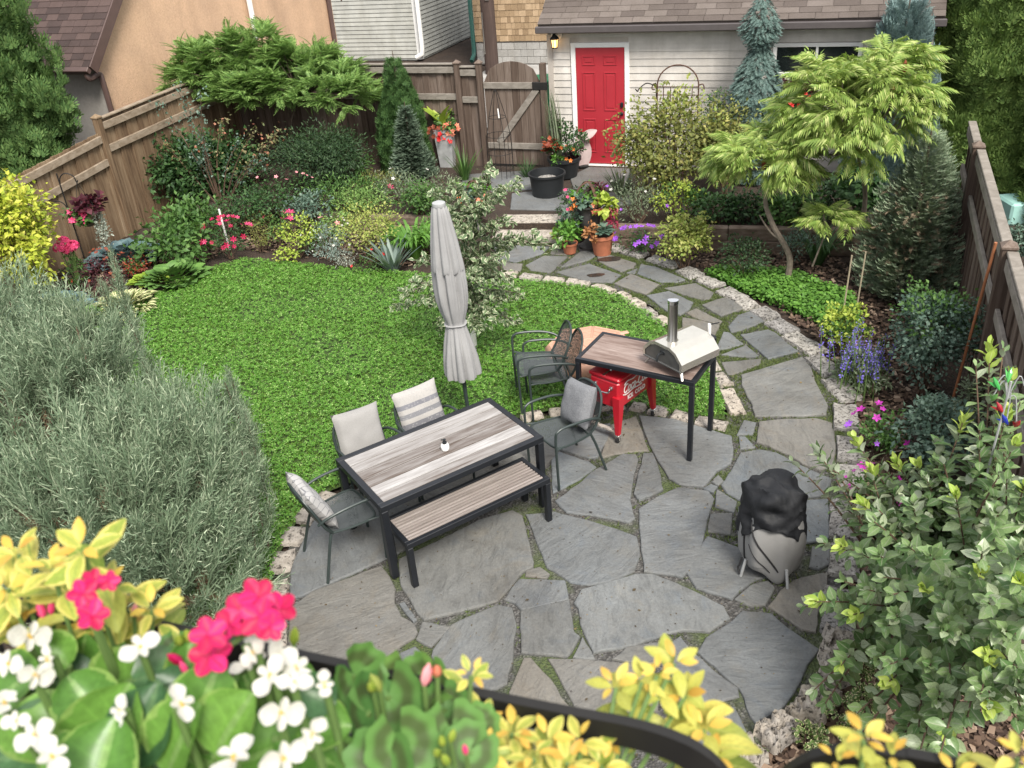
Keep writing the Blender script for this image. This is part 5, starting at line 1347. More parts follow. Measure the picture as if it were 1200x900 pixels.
def T_flower(np_=5, cup=0.25, w=0.42):
    V = []; F = []; UV = []
    for k in range(np_):
        a = k * 2 * pi / np_; b = len(V); d = 2 * pi / np_ * w
        V += [(0, 0, 0), (.62 * cos(a - d), .62 * sin(a - d), cup * .8), (cos(a), sin(a), cup), (.62 * cos(a + d), .62 * sin(a + d), cup * .8)]; F.append((b, b + 1, b + 2, b + 3)); UV += [(.5, 0), (0, .6), (.5, 1), (1, .6)]
    return T_from(V, F, UV)
T_FL5 = T_flower(); T_FL6 = T_flower(6, .4, .34)
def T_pinnate(pairs=8, ll=0.34, lw=0.055, droop=0.55, hang=0.22, ang=62):
    V = []; F = []; UV = []
    for i in range(pairs * 2 + 1):
        if i == pairs * 2: t = 1.0; sd = 0; an = 0; l = ll * .8
        else: t = 0.16 + 0.82 * (i // 2) / pairs; sd = 1 if i % 2 else -1; an = radians(ang) * (1 - .35 * t); l = ll * (0.55 + 0.75 * sin(pi * min(1, t * 1.02)) ** .8) * (1.0 if t < .75 else 0.85)
        z0 = .25 * t - droop * t * t
        d = np.array([sd * sin(an), cos(an), -hang]); s_ = np.array([cos(an), -sd * sin(an), 0]) if sd else np.array([1, 0, 0])
        o = np.array([0, t, z0]); b = len(V)
        V += [o, o + d * l * .42 - s_ * lw + [0, 0, .012], o + d * l + [0, 0, -hang * l], o + d * l * .42 + s_ * lw + [0, 0, .012]]; F.append((b, b + 1, b + 2, b + 3)); UV += [(.5, 0), (0, .5), (.5, 1), (1, .5)]
    return T_from(V, F, UV)
T_SUMAC = T_pinnate(9, .36, .042, .8, .42); T_FERN = T_pinnate(11, .24, .035, .4, .12, 68)
def T_spray(n=9, l=0.26, w=0.03, up=0.12, three_d=True):
    r = np.random.default_rng(3); V = [(-.012, 0, 0), (.012, 0, 0), (0, 1, .0)]; F = [(0, 1, 2)]
    for i in range(n * 2):
        t = .06 + .9 * i / (n * 2); sd = 1 if i % 2 else -1; z = (r.random() - .3) * .22 if three_d else .02; q = l * (1 - .45 * t)
        b = len(V); V += [(0, t - .03, 0), (0, t + .03, 0), (sd * q, t + up + q * .35, z)]; F.append((b, b + 1, b + 2))
        if w > .03: V[-3] = (0, t - w, 0); V[-2] = (0, t + w, 0)
    return T_from(V, F)
T_NEEDLE = T_spray(10, .2, .028); T_SOFTNEEDLE = T_spray(8, .26, .05)
def T_fan():
    V = []; F = []; r = np.random.default_rng(5)
    for k in range(9):
        a = (k - 4) / 4 * 1.05; l = (1 - .32 * abs(a)) * (.85 + .3 * r.random()); o = np.array([0, .08 * abs(k - 4) * 0 + .1 * (4 - abs(k - 4)) / 4, 0]); d = np.array([sin(a), cos(a), (r.random() - .5) * .35]); s_ = np.array([cos(a), -sin(a), 0]) * .055
        for (t0, t1, wd) in ((0.1, .62, 1.0), (.5, 1.0, .8)):
            b = len(V); m = (t0 + t1) / 2; V += [o + d * l * t0, o + d * l * m - s_ * wd * 1.5, o + d * l * t1, o + d * l * m + s_ * wd * 1.5]; F.append((b, b + 1, b + 2, b + 3))
    return T_from(V, F)
T_FAN = T_fan()
def T_plume():
    V = []; F = []; r = np.random.default_rng(8)
    def sliver(o, d, l, w):
        d = nrm(d); s_ = nrm(np.cross(d, r.normal(size=3))) * w; b = len(V)
        V.extend([o - s_ * .6, o + s_ * .6, o + d * l * .6 + s_ * .55, o + d * l, o + d * l * .6 - s_ * .55]); F.append((b, b + 1, b + 2, b + 3, b + 4))
    sliver(np.zeros(3), np.array([0, 1, 0.0]), 1.0, .018)
    for i in range(21):
        t = .04 + .88 * i / 21; az = i * 2.4; o = np.array([0, t, 0]); l = .46 * (1 - .68 * t) + .05
        d = np.array([cos(az) * .46, 1.0, sin(az) * .46]); d = nrm(d); sliver(o, d, l, .014)
        for k in range(5):
            u = .18 + .19 * k; sd = np.cross(d, [sin(az), 0, -cos(az)]) * (1 if k % 2 else -1) * .7 + r.normal(size=3) * .25
            sliver(o + d * l * u, d * 1.0 + sd, l * .36 * (1.05 - .5 * u) + .02, .0105)
    return T_from(V, F)
T_PLUME = T_plume()

# leaf colours (linear base colours)
LM = {}
def lm(k, *a, **kw): LM[k] = leafmat(k + '_leaf', *a, **kw); return LM[k]
lm('mid_green', (.045, .105, .025), (.085, .18, .04), c3=(.15, .27, .07))
lm('dark_green', (.022, .052, .022), (.05, .095, .036))
lm('deep_green', (.025, .065, .022), (.055, .12, .035))
lm('bright_green', (.075, .19, .03), (.14, .30, .05))
lm('lime', (.22, .33, .045), (.38, .47, .07), c3=(.50, .55, .12))
lm('gold', (.30, .39, .035), (.52, .55, .07), c3=(.68, .62, .14))
lm('yellow_green', (.19, .27, .05), (.36, .40, .10), c3=(.48, .46, .16))
lm('blue_green', (.075, .135, .10), (.13, .20, .15), c3=(.2, .28, .22))
lm('blue_grey', (.15, .215, .19), (.25, .32, .28))
lm('blue_hosta', (.075, .135, .145), (.13, .20, .21), 0.45, 0.12)
lm('grey_green', (.11, .155, .085), (.19, .235, .145), c3=(.27, .31, .21))
lm('silver', (.26, .30, .25), (.40, .44, .38))
lm('burgundy', (.045, .010, .018), (.09, .02, .03))
lm('rust_red', (.17, .035, .022), (.30, .07, .03))
lm('bronze', (.11, .14, .035), (.22, .235, .065), c3=(.40, .36, .11))
lm('variegated', (.10, .16, .075), (.17, .24, .12), edge=(.52, .54, .38), edge_at=.50)
lm('hosta_varieg', (.085, .15, .035), (.12, .19, .05), 0.45, 0.15, edge=(.62, .60, .33), edge_at=.52)
lm('hosta_green', (.075, .165, .04), (.125, .24, .06), 0.45, 0.15)
lm('hosta_lime', (.20, .32, .035), (.30, .42, .06), 0.45, 0.2)
lm('cedar', (.062, .135, .038), (.125, .215, .06), 0.7, .15, c3=(.16, .25, .08))
lm('cedar_hedge', (.085, .155, .035), (.165, .25, .06), 0.7, .15, c3=(.18, .26, .07))
lm('thuja', (.035, .088, .026), (.07, .14, .038), 0.7, .12)
lm('spruce_blue', (.055, .105, .090), (.115, .175, .155), 0.6, .05)
lm('juniper_blue', (.12, .19, .19), (.21, .30, .29), 0.6, .08)
lm('spruce_tired', (.165, .235, .145), (.29, .365, .245), 0.7, .12, c3=(.33, .35, .24))
lm('spruce_dry', (.18, .14, .09), (.26, .20, .14), 0.8, .03)
lm('fir', (.07, .115, .075), (.14, .19, .13), 0.6, .06)
lm('juniper', (.10, .16, .092), (.235, .31, .195), 0.65, .14, c3=(.48, .55, .39))
lm('juniper_dry', (.15, .10, .06), (.25, .175, .105), 0.8, .05)
lm('sumac', (.17, .28, .055), (.34, .44, .11), 0.5, .34, c3=(.52, .56, .23))
lm('fern_green', (.115, .23, .055), (.23, .36, .10), 0.5, .3, c3=(.30, .44, .13))
lm('shoot', (.095, .18, .062), (.215, .31, .13), 0.30, .2, rib=(.26, .32, .19), back=(.34, .39, .29), c3=(.42, .47, .33), veins=6, vein_gain=1.25)
lm('young_shoot', (.28, .42, .07), (.42, .52, .12), 0.42, .32, rib=(.45, .52, .2))
lm('petal_pink', (.72, .045, .17), (.82, .10, .26), .5, .3); lm('petal_hot', (.45, .006, .055), (.66, .02, .15), .5, .28, rib=(.42, .005, .05), veins=6, vein_gain=.72)
lm('petal_soft', (.78, .25, .30), (.85, .40, .42), .5, .3); lm('petal_white', (.62, .61, .54), (.70, .69, .64), .5, .3, veins=4, vein_gain=.93)
lm('petal_purple', (.24, .05, .52), (.38, .12, .68), .5, .25); lm('petal_violet', (.14, .11, .50), (.24, .20, .62), .6, .15)
lm('petal_magenta', (.42, .02, .33), (.55, .05, .45), .5, .25); lm('petal_orange', (.75, .13, .02), (.85, .26, .05), .5, .25)
lm('petal_red', (.55, .012, .015), (.70, .03, .03), .5, .2); lm('petal_salmon', (.75, .20, .12), (.82, .32, .2), .5, .3); lm('berry', (.28, .07, .045), (.42, .20, .12), .5, .1)

# ------------------------------------------------------------------ plant builders
def clumps(c, rad, K, zmin=-0.5, shell=(0.55, 1.0)):
    d = rdir(K * 4); d = d[d[:, 2] > zmin][:K]
    return np.asarray(c) + d * np.asarray(rad) * rng.uniform(*shell, (len(d), 1)), d
def leaves_in(g, c, rad, K, rc, n, T, size, mat=0, droop=0.0, zmin=-0.5, shell=(.55, 1.0), spread=.7, flat=.8):
    c = np.asarray(c, float); rad = np.asarray(rad, float)
    cc, _ = clumps(c, rad, K, zmin, shell); k = rng.integers(0, len(cc), n)
    rcv = rng.uniform(.6, 1.25, len(cc))[k] * rc
    pos = cc[k] + rdir(n) * (rng.random(n) ** .45 * rcv)[:, None] * [1, 1, .85]
    out = nrm((pos - c) / rad)
    y = nrm(out * .7 + rdir(n) * spread + [0, 0, droop]); z = nrm(UPV * flat + out * .6 + rdir(n) * .5)
    ok = pos[:, 2] > 0.01 + min(0.0, c[2])
    g.scatter(T, pos[ok], y[ok], z[ok], rng.uniform(size * .65, size * 1.25, n)[ok], mat)
    return cc
def stems_to(g, base, cc, r=0.012, n=10, mat=0, k=5):
    for p in cc[:n]:
        b = np.asarray(base) + [random.uniform(-.04, .04), random.uniform(-.04, .04), 0]
        mid = b + (p - b) * .5 + [random.uniform(-.05, .05), random.uniform(-.05, .05), .08 * np.linalg.norm(p - b)]
        g.tube(smooth_path([b, mid, p], 4), np.linspace(r, r * .35, 9), 5, caps=False, mat=mat)
def pbase(px, py, z0=0.0): p = P(px, py, z0); return np.array([p[0], p[1], z0 - (0.02 if z0 > .1 else .07)])
def blooms(g, c, rad, n, T, size, zmin=0.0, rmul=1.04, cluster=1, cr=.05, mat=0):
    d = rdir(n * 6); d = d[d[:, 2] > zmin][:n]; p = np.asarray(c) + d * np.asarray(rad) * rmul
    p = np.repeat(p, cluster, 0) + (rng.normal(size=(len(p) * cluster, 3)) * cr if cluster > 1 else 0); d = np.repeat(d, cluster, 0)
    zz_ = nrm(d + UPV * .7 + rdir(len(p)) * .4 - V3(0 * VX, 0)); zz_ = nrm(zz_ + [0, -.4, .1])
    g.scatter(T, p, np.cross(zz_, rdir(len(p))), zz_, rng.uniform(size * .7, size * 1.15, len(p)), mat)
def bush(name, label, cat, px, py, w, top, leaf, z0=0.0, T=None, size=.05, n=900, K=26, rc=None, droop=0.0, flowers=None, deep=None, stem='twig', zmin=-.35, nst=10, group=None, lowfill=True, spread=.7, base=None, extra=None, flat=.8):
    b = pbase(px, py, z0) if base is None else np.asarray(base, float); h = max(.12, Ht(np.array([b[0], b[1], z0]), top) - b[2]); R = W(w, b + [0, 0, h / 2]) / 2
    rc = rc or R * .42; T = T or T_OVAL
    t = thing(name, label, cat, b, group=group); g = Geo()
    c = b + [0, 0, h * .55]; rad = np.array([max(.05, R - rc * .6), max(.05, (deep or R) - rc * .6), max(.05, h * .45 - rc * .35)])
    cc = leaves_in(g, c, rad, K, rc, n, T, size, 0, droop, zmin, spread=spread, flat=flat)
    leaves_in(g, c - [0, 0, h * .12], rad * .6, max(6, K // 3), rc * 1.1, n // 4, T, size, 0, droop, -1, (.1, .9))
    mats = [LM[leaf]]
    if extra: leaves_in(g, c + [0, 0, rad[2] * extra[3]], rad * extra[2], max(5, K // 2), rc * .8, extra[1], T, size, 1, .2, .1); mats.append(LM[extra[0]])
    g.build('foliage', mats, t, b)
    g = Geo(); stems_to(g, b, cc, max(.006, R * .02), nst); g.build('stem', M[stem], t, b)
    for f in (flowers or []):
        g = Geo(); blooms(g, c, rad + rc * .8, f[1], f[3] if len(f) > 3 else T_FL5, f[2], cluster=f[4] if len(f) > 4 else 1, cr=f[5] if len(f) > 5 else .05); g.build('blossom', LM[f[0]], t, b)
    return t
def rosette(name, label, cat, px, py, w, leaf, z0=0.0, T=T_HOSTA, n=34, wscale=1.0, flowers=None, z_tilt=.5, group=None):
    b = pbase(px, py, z0); R = W(w, b) / 2; t = thing(name, label, cat, b, group=group); g = Geo()
    n = int(n * 3.2); a = rng.random(n) * 2 * pi; k = np.sqrt(np.arange(n) / n)
    y = np.c_[np.cos(a), np.sin(a), 1.1 - 1.0 * k + .0]; z = np.c_[-np.cos(a) * .4 * (1 - k), -np.sin(a) * .4 * (1 - k), np.ones(n)]
    sc = R * (.25 + .20 * k) * rng.uniform(.8, 1.15, n)
    g.scatter(T, b + np.c_[np.cos(a) * R * .62 * k, np.sin(a) * R * .62 * k, .05 + R * .30 * (1 - k)], y, z, np.c_[sc * wscale, sc, sc * .8], 0, True); g.build('foliage', LM[leaf], t, b, sharp=0)
    for f in (flowers or []):
        g = Geo(); blooms(g, b + [0, 0, R * .6], (R * .5, R * .5, R * .6), f[1], T_FL6, f[2]); g.build('blossom', LM[f[0]], t, b)
    return t
def tuft(name, label, cat, px, py, w, top, leaf, z0=0.0, T=T_STRAP, n=60, wide=1.0, flowers=None, group=None, base_r=.06):
    b = pbase(px, py, z0); h = max(.1, Ht(np.array([b[0], b[1], z0]), top) - b[2]); R = W(w, b) / 2; t = thing(name, label, cat, b, group=group); g = Geo()
    a = rng.random(n) * 2 * pi; s = rng.uniform(.7, 1.05, n)
    if T is T_STRAP: g.scatter(T, b + np.c_[np.cos(a), np.sin(a), 0 * a] * base_r, np.c_[np.cos(a), np.sin(a), 0 * a], np.tile(UPV, (n, 1)), np.c_[np.full(n, max(h, R) * wide), R * s, h * s * 1.9], 0, True)
    else:
        k = rng.random(n) ** .6 * R / h
        g.scatter(T, b + np.c_[np.cos(a), np.sin(a), 0 * a] * base_r * rng.random((n, 1)), np.c_[np.cos(a) * k, np.sin(a) * k, np.ones(n)], np.c_[-np.cos(a), -np.sin(a), 0 * a + .2], np.c_[np.full(n, h * wide), h * s, h * s], 0, True)
    g.build('foliage', LM[leaf], t, b, sharp=0)
    for f in (flowers or []):
        g = Geo(); blooms(g, b + [0, 0, h * .6], (R * .7, R * .7, h * .45), f[1], T_FL6, f[2], .3); g.build('blossom', LM[f[0]], t, b)
    return t
def needle_tree(name, label, cat, b, h, R, leaf, T=None, n=2600, size=.11, shape=None, up=.25, inner=None, trunk='bark', lump=.15, out=1.0, z0f=0.03, fronds=.35, seed=0.0, vertical=False):
    "conifer: sprays laid over a cone-like envelope down to the trunk"
    T = T or T_NEEDLE; b = np.asarray(b, float); t = thing(name, label, cat, b); g = Geo(); shape = shape or (lambda f: (1 - f) ** .85)
    f = rng.random(n); f = z0f + (1 - z0f) * (1 - np.sqrt(1 - f * .985)) ; f = np.clip(f, 0, .985); a = rng.random(n) * 2 * pi
    env = np.array([shape(q) for q in f]); dr = np.array([mnoise.noise(Vector((cos(x) * 2.0 + seed, sin(x) * 2.0, q * h * 2.2))) + .5 * mnoise.noise(Vector((cos(x) * 5 + seed, sin(x) * 5, q * h * 6))) for x, q in zip(a, f)])
    r = R * env * (1 + lump * dr) * (1 - fronds * rng.random(n) ** 2)
    pos = b + np.c_[np.cos(a) * r, np.sin(a) * r, f * h]; o = np.c_[np.cos(a), np.sin(a), 0 * a]
    y = nrm(o * out + UPV * up + rdir(n) * .3)
    if vertical: y = nrm(o * .35 + UPV * .8 + rdir(n) * .45)
    z = nrm(o + rdir(n) * .75) if vertical else nrm(UPV + o * .3 + rdir(n) * .35)
    sc = size * rng.uniform(.7, 1.25, n) * (.6 + .4 * np.clip(env * 1.3, 0, 1))
    g.scatter(T, pos - y * sc[:, None] * .55, y, z, sc)
    m = [LM[leaf]]
    if inner:
        k = n // 9; i_ = rng.integers(0, n, k); i_ = i_[f[i_] < .6]; k = len(i_); q = b + (pos[i_] - b) * [.86, .86, 1]; g.scatter(T, q, nrm(o[i_] + rdir(k) * .5), rdir(k), size * .9, 1); m.append(LM[inner])
    g.build('foliage', m, t, b)
    g = Geo(); g.tube([b - [0, 0, .05], b + [0, 0, h * .5], b + [0, 0, h * .93]], [max(.02, R * .09), max(.015, R * .06), .006], 8); g.build('trunk', M[trunk], t, b)
    return t

# ------------------------------------------------------------------ trees and big shrubs
# feathery green tree by the left corner
def canopy_tree(name, label, cat, b, trunks, lobes, T, leaf, size, nper, per=9, mat_trunk='bark', droop=-.15, extra=None, rtr=.045, zlift=.3):
    b = np.asarray(b, float); t = thing(name, label, cat, b); g = Geo(); tr = Geo(); ends = []
    for (c, rad, k) in lobes:
        c = np.asarray(c, float); d = rdir(k * 3); d = d[d[:, 2] > -.45][:k]; p = c + d * np.asarray(rad) * rng.uniform(.45, 1.0, (len(d), 1)) ** .7
        ends.append((c, p, np.asarray(rad)))
        n = len(p) * per; q = np.repeat(p, per, 0) + rng.normal(size=(n, 3)) * .03; a = rng.random(n) * 2 * pi; o = nrm((q - c) / rad)
        y = nrm(np.c_[np.cos(a), np.sin(a), 0 * a] + o * .8 + [0, 0, zlift] + rdir(n) * .5); g.scatter(T, q, y, np.tile(UPV, (n, 1)) + rdir(n) * .25, rng.uniform(size * .7, size * 1.2, n))
    g.build('crown', LM[leaf], t, b)
    for path, r in trunks: tr.tube(smooth_path(path, 5), np.linspace(r, r * .5, (len(path) - 1) * 5 + 1), 8)
    for (c, p, rad) in ends:
        src = min((np.asarray(pt[-1], float) for pt, _ in trunks), key=lambda s: np.linalg.norm(s - c))
        for e in p[::3]: tr.tube(smooth_path([src, (src + e) / 2 + rdir(1)[0] * .08 - [0, 0, .05], e], 4), np.linspace(.018, .006, 9), 5, caps=False)
    tr.build('trunk', M[mat_trunk], t, b)
    if extra: extra(t, b, ends)
    return t
b = pbase(350, 195, UPZ); zc = lambda q: Ht(np.array([b[0], b[1], 0]), q)
ctr = lambda px, py, off=0.0: onplane(px, py, b - V3(VX, 0) * off, UX)
canopy_tree('sumac_tree', 'feathery mid green tree with flat layered crown in the left back corner', 'tree', b,
    [([b, b + [0, 0, .8], ctr(352, 110)], .05), ([b + [-.2, .1, 0], ctr(338, 130), ctr(300, 85)], .035)],
    [(ctr(330, 98, .1), (1.0, .85, .48), 70), (ctr(250, 82, .2), (.78, .7, .55), 56), (ctr(390, 108, .3), (.80, .8, .46), 52), (ctr(300, 62), (.65, .6, .45), 36), (ctr(300, 110, .4), (.9, .5, .3), 40), (ctr(275, 95, .2), (.8, .6, .5), 44), (ctr(350, 78), (.8, .6, .45), 44), (ctr(225, 100, .3), (.45, .5, .35), 24)], T_FERN, 'fern_green', .27, 0, per=15)
# golden sumac with lime leaves
b2 = pbase(922, 325, 0); b3 = pbase(1005, 300, 0)
c2 = lambda px, py, off=0.0: onplane(px, py, b2 - V3(VX, 0) * off, UX)
def cones(t, b, ends):
    g = Geo()
    for (px, py) in ((1060, 80), (1046, 108), (988, 170), (895, 195), (1012, 160)):
        p = c2(px, py, .35); g.lathe([(.008, -.05), (.03, -.02), (.024, .05), (.004, .09)], p, 8); g.build('seed_cone', LM['rust_red'], t, b); g = Geo()
canopy_tree('sumac_tree', 'golden lime sumac with drooping ferny leaves and a leaning trunk', 'tree', b2,
    [([b2, c2(925, 300), c2(905, 262), c2(897, 230), c2(915, 190)], .045), ([b3, b3 + [0, 0, .9], c2(1005, 180)], .04), ([c2(921, 285), c2(903, 272), c2(890, 252)], .018), ([c2(952, 312), c2(960, 292), c2(969, 270)], .014)],
    [(c2(1000, 125), (.80, .7, .58), 62), (c2(892, 186, .1), (.64, .6, .36), 38), (c2(1038, 105, -.1), (.5, .5, .48), 28), (c2(965, 172, .2), (.62, .5, .34), 26), (c2(970, 110), (.42, .5, .36), 12), (c2(970, 262, .1), (.26, .3, .16), 5)],
    T_SUMAC, 'sumac', .255, 0, per=9, mat_trunk='grey_bark', extra=cones)
# variegated young tree on the lawn
b = pbase(556, 408, 0); bb = b.copy(); hT = Ht(np.array([b[0], b[1], 0]), 185)
t = thing('young_tree', 'young tree with grey green white-edged leaves behind the umbrella', 'tree', b)
g = Geo(); trp = smooth_path([b, b + [.0, 0, .6], b + [-.03, .0, 1.3], b + [0.0, 0, hT - .25]], 5); g.tube(trp, np.linspace(.026, .008, len(trp)), 8)
lf_ = Geo()
cx = lambda px, py, off=0.0: onplane(px, py, b - V3(VX, 0) * off, UX)
SH = [((553, 340), (500, 355), 0.3), ((553, 350), (480, 330), .1), ((552, 330), (470, 345), .35), ((552, 300), (515, 280), .4), ((553, 360), (590, 350), .2), ((553, 345), (612, 345), .1), ((553, 335), (600, 325), .35), ((552, 300), (598, 290), -.1), ((551, 290), (632, 282), .1), ((551, 280), (600, 260), .3), ((551, 280), (520, 250), .2),
      ((550, 260), (575, 195), .1), ((550, 250), (530, 215), .1), ((550, 250), (612, 215), -.1), ((551, 300), (490, 310), -.2), ((553, 360), (515, 385), .35), ((553, 370), (560, 385), .45), ((552, 320), (560, 330), .5), ((551, 280), (545, 270), .45), ((552, 340), (535, 360), .4), ((553, 355), (580, 375), .4), ((552, 310), (575, 310), -.4), ((552, 310), (530, 330), -.4), ((550, 260), (505, 225), -.1), ((551, 285), (655, 290), .15), ((551, 275), (570, 240), .3), ((553, 350), (460, 360), .2), ((550, 265), (590, 225), .25), ((553, 365), (605, 378), .0), ((552, 330), (588, 300), .45)]
for (a_, e_, off) in SH:
    A_, E_ = cx(*a_), cx(*e_, off); mid = (A_ + E_) / 2 + [0, 0, .06]; pth = np.array(smooth_path([A_, mid, E_], 5)); g.tube(pth, np.linspace(.010, .004, len(pth)), 5, caps=False)
    n = 115; f = rng.random(n) ** .8; i_ = np.clip((f * (len(pth) - 1)).astype(int), 0, len(pth) - 1); q = pth[i_] + rdir(n) * .10 * rng.random((n, 1)); dd = nrm(E_ - A_)
    lf_.scatter(T_OVAL, q, nrm(dd * .6 + rdir(n) * .9 + [0, 0, -.1]), nrm(UPV + rdir(n) * .8), rng.uniform(.055, .11, n))
lf_.build('crown', LM['variegated'], t, b); g.build('trunk', M['grey_bark'], t, b)
g = Geo(); g.tube([b + [0.0, 0, 0.0], b + [0.005, 0, .40]], .034, 12); g.build('trunk_guard', M['white_plastic'], t, b)

# cedars and conifers
LFp = P(152, 270)[:2]
def beyond(px, py, off):                                             # a spot behind the left fence
    p = onplane(px, py, V3(LFp - UX * off, 0), VX); return np.array([p[0], p[1], -.09])
cb = beyond(22, 120, 1.7)
needle_tree('cedar_tree', 'tall dark green cedar in front of the peach house', 'tree', cb + [-.1, -.45, 0], 5.2, .98, 'cedar', T_FAN, 8500, .20, lambda f: (.45 + .55 * min(1, f * 2.6)) * (1 - max(0, f - .6) / .5) ** .75, .45, lump=.5, fronds=.45, vertical=True, seed=2.2)
hb_ = np.array([*P(1162, 205, 0)[:2], -.09])
needle_tree('cedar_hedge', 'huge clipped cedar filling the right back corner beyond the fence', 'tree', hb_, 5.6, 1.5, 'cedar_hedge', T_FAN, 21000, .19, lambda f: (1 - .25 * f) * (1 if f < .7 else max(.2, 1 - (f - .7) * 2.4)), .55, lump=.16, fronds=.12, vertical=True, seed=7.1)
needle_tree('cedar_hedge', 'second dark cedar beyond the right fence, closer to the camera', 'tree', hb_ + V3(-VX * 1.6 + UX * 1.35, 0), 4.6, 1.2, 'cedar_hedge', T_FAN, 9000, .19, lambda f: (1 - .25 * f) * (1 if f < .7 else max(.2, 1 - (f - .7) * 2.4)), .55, lump=.16, fronds=.12, vertical=True, seed=4.1)
tb_ = pbase(478, 200, UPZ); needle_tree('thuja_shrub', 'dense conical dark green evergreen against the back fence', 'shrub', tb_, Ht(tb_, 48) - tb_[2], W(66, tb_) / 2, 'thuja', T_FAN, 3600, .12, lambda f: min(1, .72 + f) * (1 - f) ** .72 * 1.12, .55, lump=.22, vertical=True)
fb = pbase(485, 208, UPZ); needle_tree('fir_tree', 'small silvery green fir beside the tall zinc planter', 'tree', fb, Ht(fb, 112) - fb[2], W(48, fb) / 2, 'fir', T_SOFTNEEDLE, 2600, .18, None, .15, lump=.35)
sb_ = pbase(880, 214, UPZ); h_ = Ht(sb_, -40) - sb_[2]
def weep(f):
    return float(np.interp(f, [0, .38, .44, .58, .645, .70, .76, .83, .90, 1.0], [.55, .80, 1.0, .60, .30, .58, .66, .36, .14, .04]))
needle_tree('weeping_spruce', 'blue grey weeping spruce with two tiers in front of the garage', 'tree', sb_, h_, W(62, sb_) / 2, 'spruce_blue', T_SOFTNEEDLE, 6500, .145, weep, -.85, lump=.22, fronds=.3, seed=1.0)
jb = pbase(1036, 216, UPZ); needle_tree('blue_juniper', 'pale blue juniper by the garage window behind the sumac', 'tree', jb, Ht(jb, -34) - jb[2], W(104, jb) / 2, 'juniper_blue', T_SOFTNEEDLE, 6500, .27, lambda f: min(1, .8 + f * .8) * (1 - f) ** .55, 1.25, lump=.3)
rb = pbase(1062, 335, 0); needle_tree('spruce_tree', 'thinning spruce with browned lower branches beside the right fence', 'tree', rb, Ht(rb, 128) - rb[2], W(106, rb) / 2, 'spruce_tired', T_SOFTNEEDLE, 7500, .16, lambda f: min(1, .85 + f) * (1 - f) ** .62, .45, inner='spruce_dry', lump=.6, fronds=.45)
gb_ = pbase(838, 172, UPZ); bush('boxwood', 'small dark green round shrub under the garage siding', 'shrub', 838, 210, 46, 96, 'thuja', UPZ, T_TINY, .035, 1600, 24)
# rose bush with sparse berries
bush('dogwood', 'large dark green leafy bush against the left fence corner', 'shrub', 245, 240, 150, 158, 'deep_green', 0.0, T_OVAL, .10, 3600, 50, deep=.7)
b = pbase(262, 250, 0.0); t = thing('rose_bush', 'tall open rose bush with sparse leaves and reddish hips', 'shrub', b); g = Geo(); l_ = Geo(); hp = Geo()
cr = lambda px, py, off=0.0: onplane(px, py, b - V3(VX, 0) * off, UX)
for k, (ex, ey) in enumerate(((195, 170), (185, 120), (215, 125), (235, 108), (262, 140), (300, 150), (322, 165), (330, 150), (240, 165), (205, 100), (280, 165), (225, 180), (310, 185))):
    E_ = cr(ex, ey, random.uniform(-.3, .4)); S_ = b + [0, 0, .1]; mid = (S_ + E_) / 2 + [random.uniform(-.1, .1), 0, .15]; pth = np.array(smooth_path([S_, mid, E_], 6)); g.tube(pth, np.linspace(.016, .004, len(pth)), 5, caps=False)
    n = 78; i_ = (len(pth) * (.35 + .64 * rng.random(n) ** .7)).astype(int).clip(0, len(pth) - 1); q = pth[i_] + rdir(n) * .16 * rng.random((n, 1)); l_.scatter(T_OVAL, q, rdir(n), nrm(UPV + rdir(n) * .6), rng.uniform(.04, .075, n), 1 if k in (0, 4, 5, 6, 7, 10) and random.random() < .8 else 0)
    if k in (0, 4, 5, 6, 7, 8, 10, 12):
        m_ = 6; q = pth[-3:].mean(0) + rdir(m_) * .16; l_.scatter(T_FL5, q, rdir(m_), rdir(m_), .028, 2)
l_.build('foliage', [LM['blue_green'], leafmat('tired_rose_leaf', (.12, .15, .06), (.24, .22, .10), c3=(.34, .22, .12)), LM['berry']], t, b); g.build('stem', M['twig'], t, b); None
b = pbase(384, 222, UPZ); bush('yew_shrub', 'spreading very dark green yew under the feathery tree', 'shrub', 384, 222, 140, 150, 'dark_green', UPZ, T_NARROW, .075, 7000, 60, deep=.8)
bush('ninebark_shrub', 'large bronze green shrub with yellow tips right of the red door', 'shrub', 785, 242, 158, 108, 'bronze', UPZ, T_OVAL, .072, 3900, 34, deep=.65, extra=('yellow_green', 420, .92, .3))
bush('ninebark_shrub', 'smaller bronze tipped shrub behind the golden sumac', 'shrub', 850, 232, 96, 112, 'bronze', UPZ, T_OVAL, .065, 2800, 40, deep=.5)
# golden maple at the left edge
bush('golden_shrub', 'bright golden yellow shrub at the left edge beside the hanging basket', 'shrub', 2, 372, 116, 192, 'gold', 0.0, T_OVAL, .085, 3000, 46, extra=('lime', 900, .9, -.2), base=np.array([*(onplane(5, 250, V3(LFp + UX * .9, 0), VX)[:2]), -.09]))

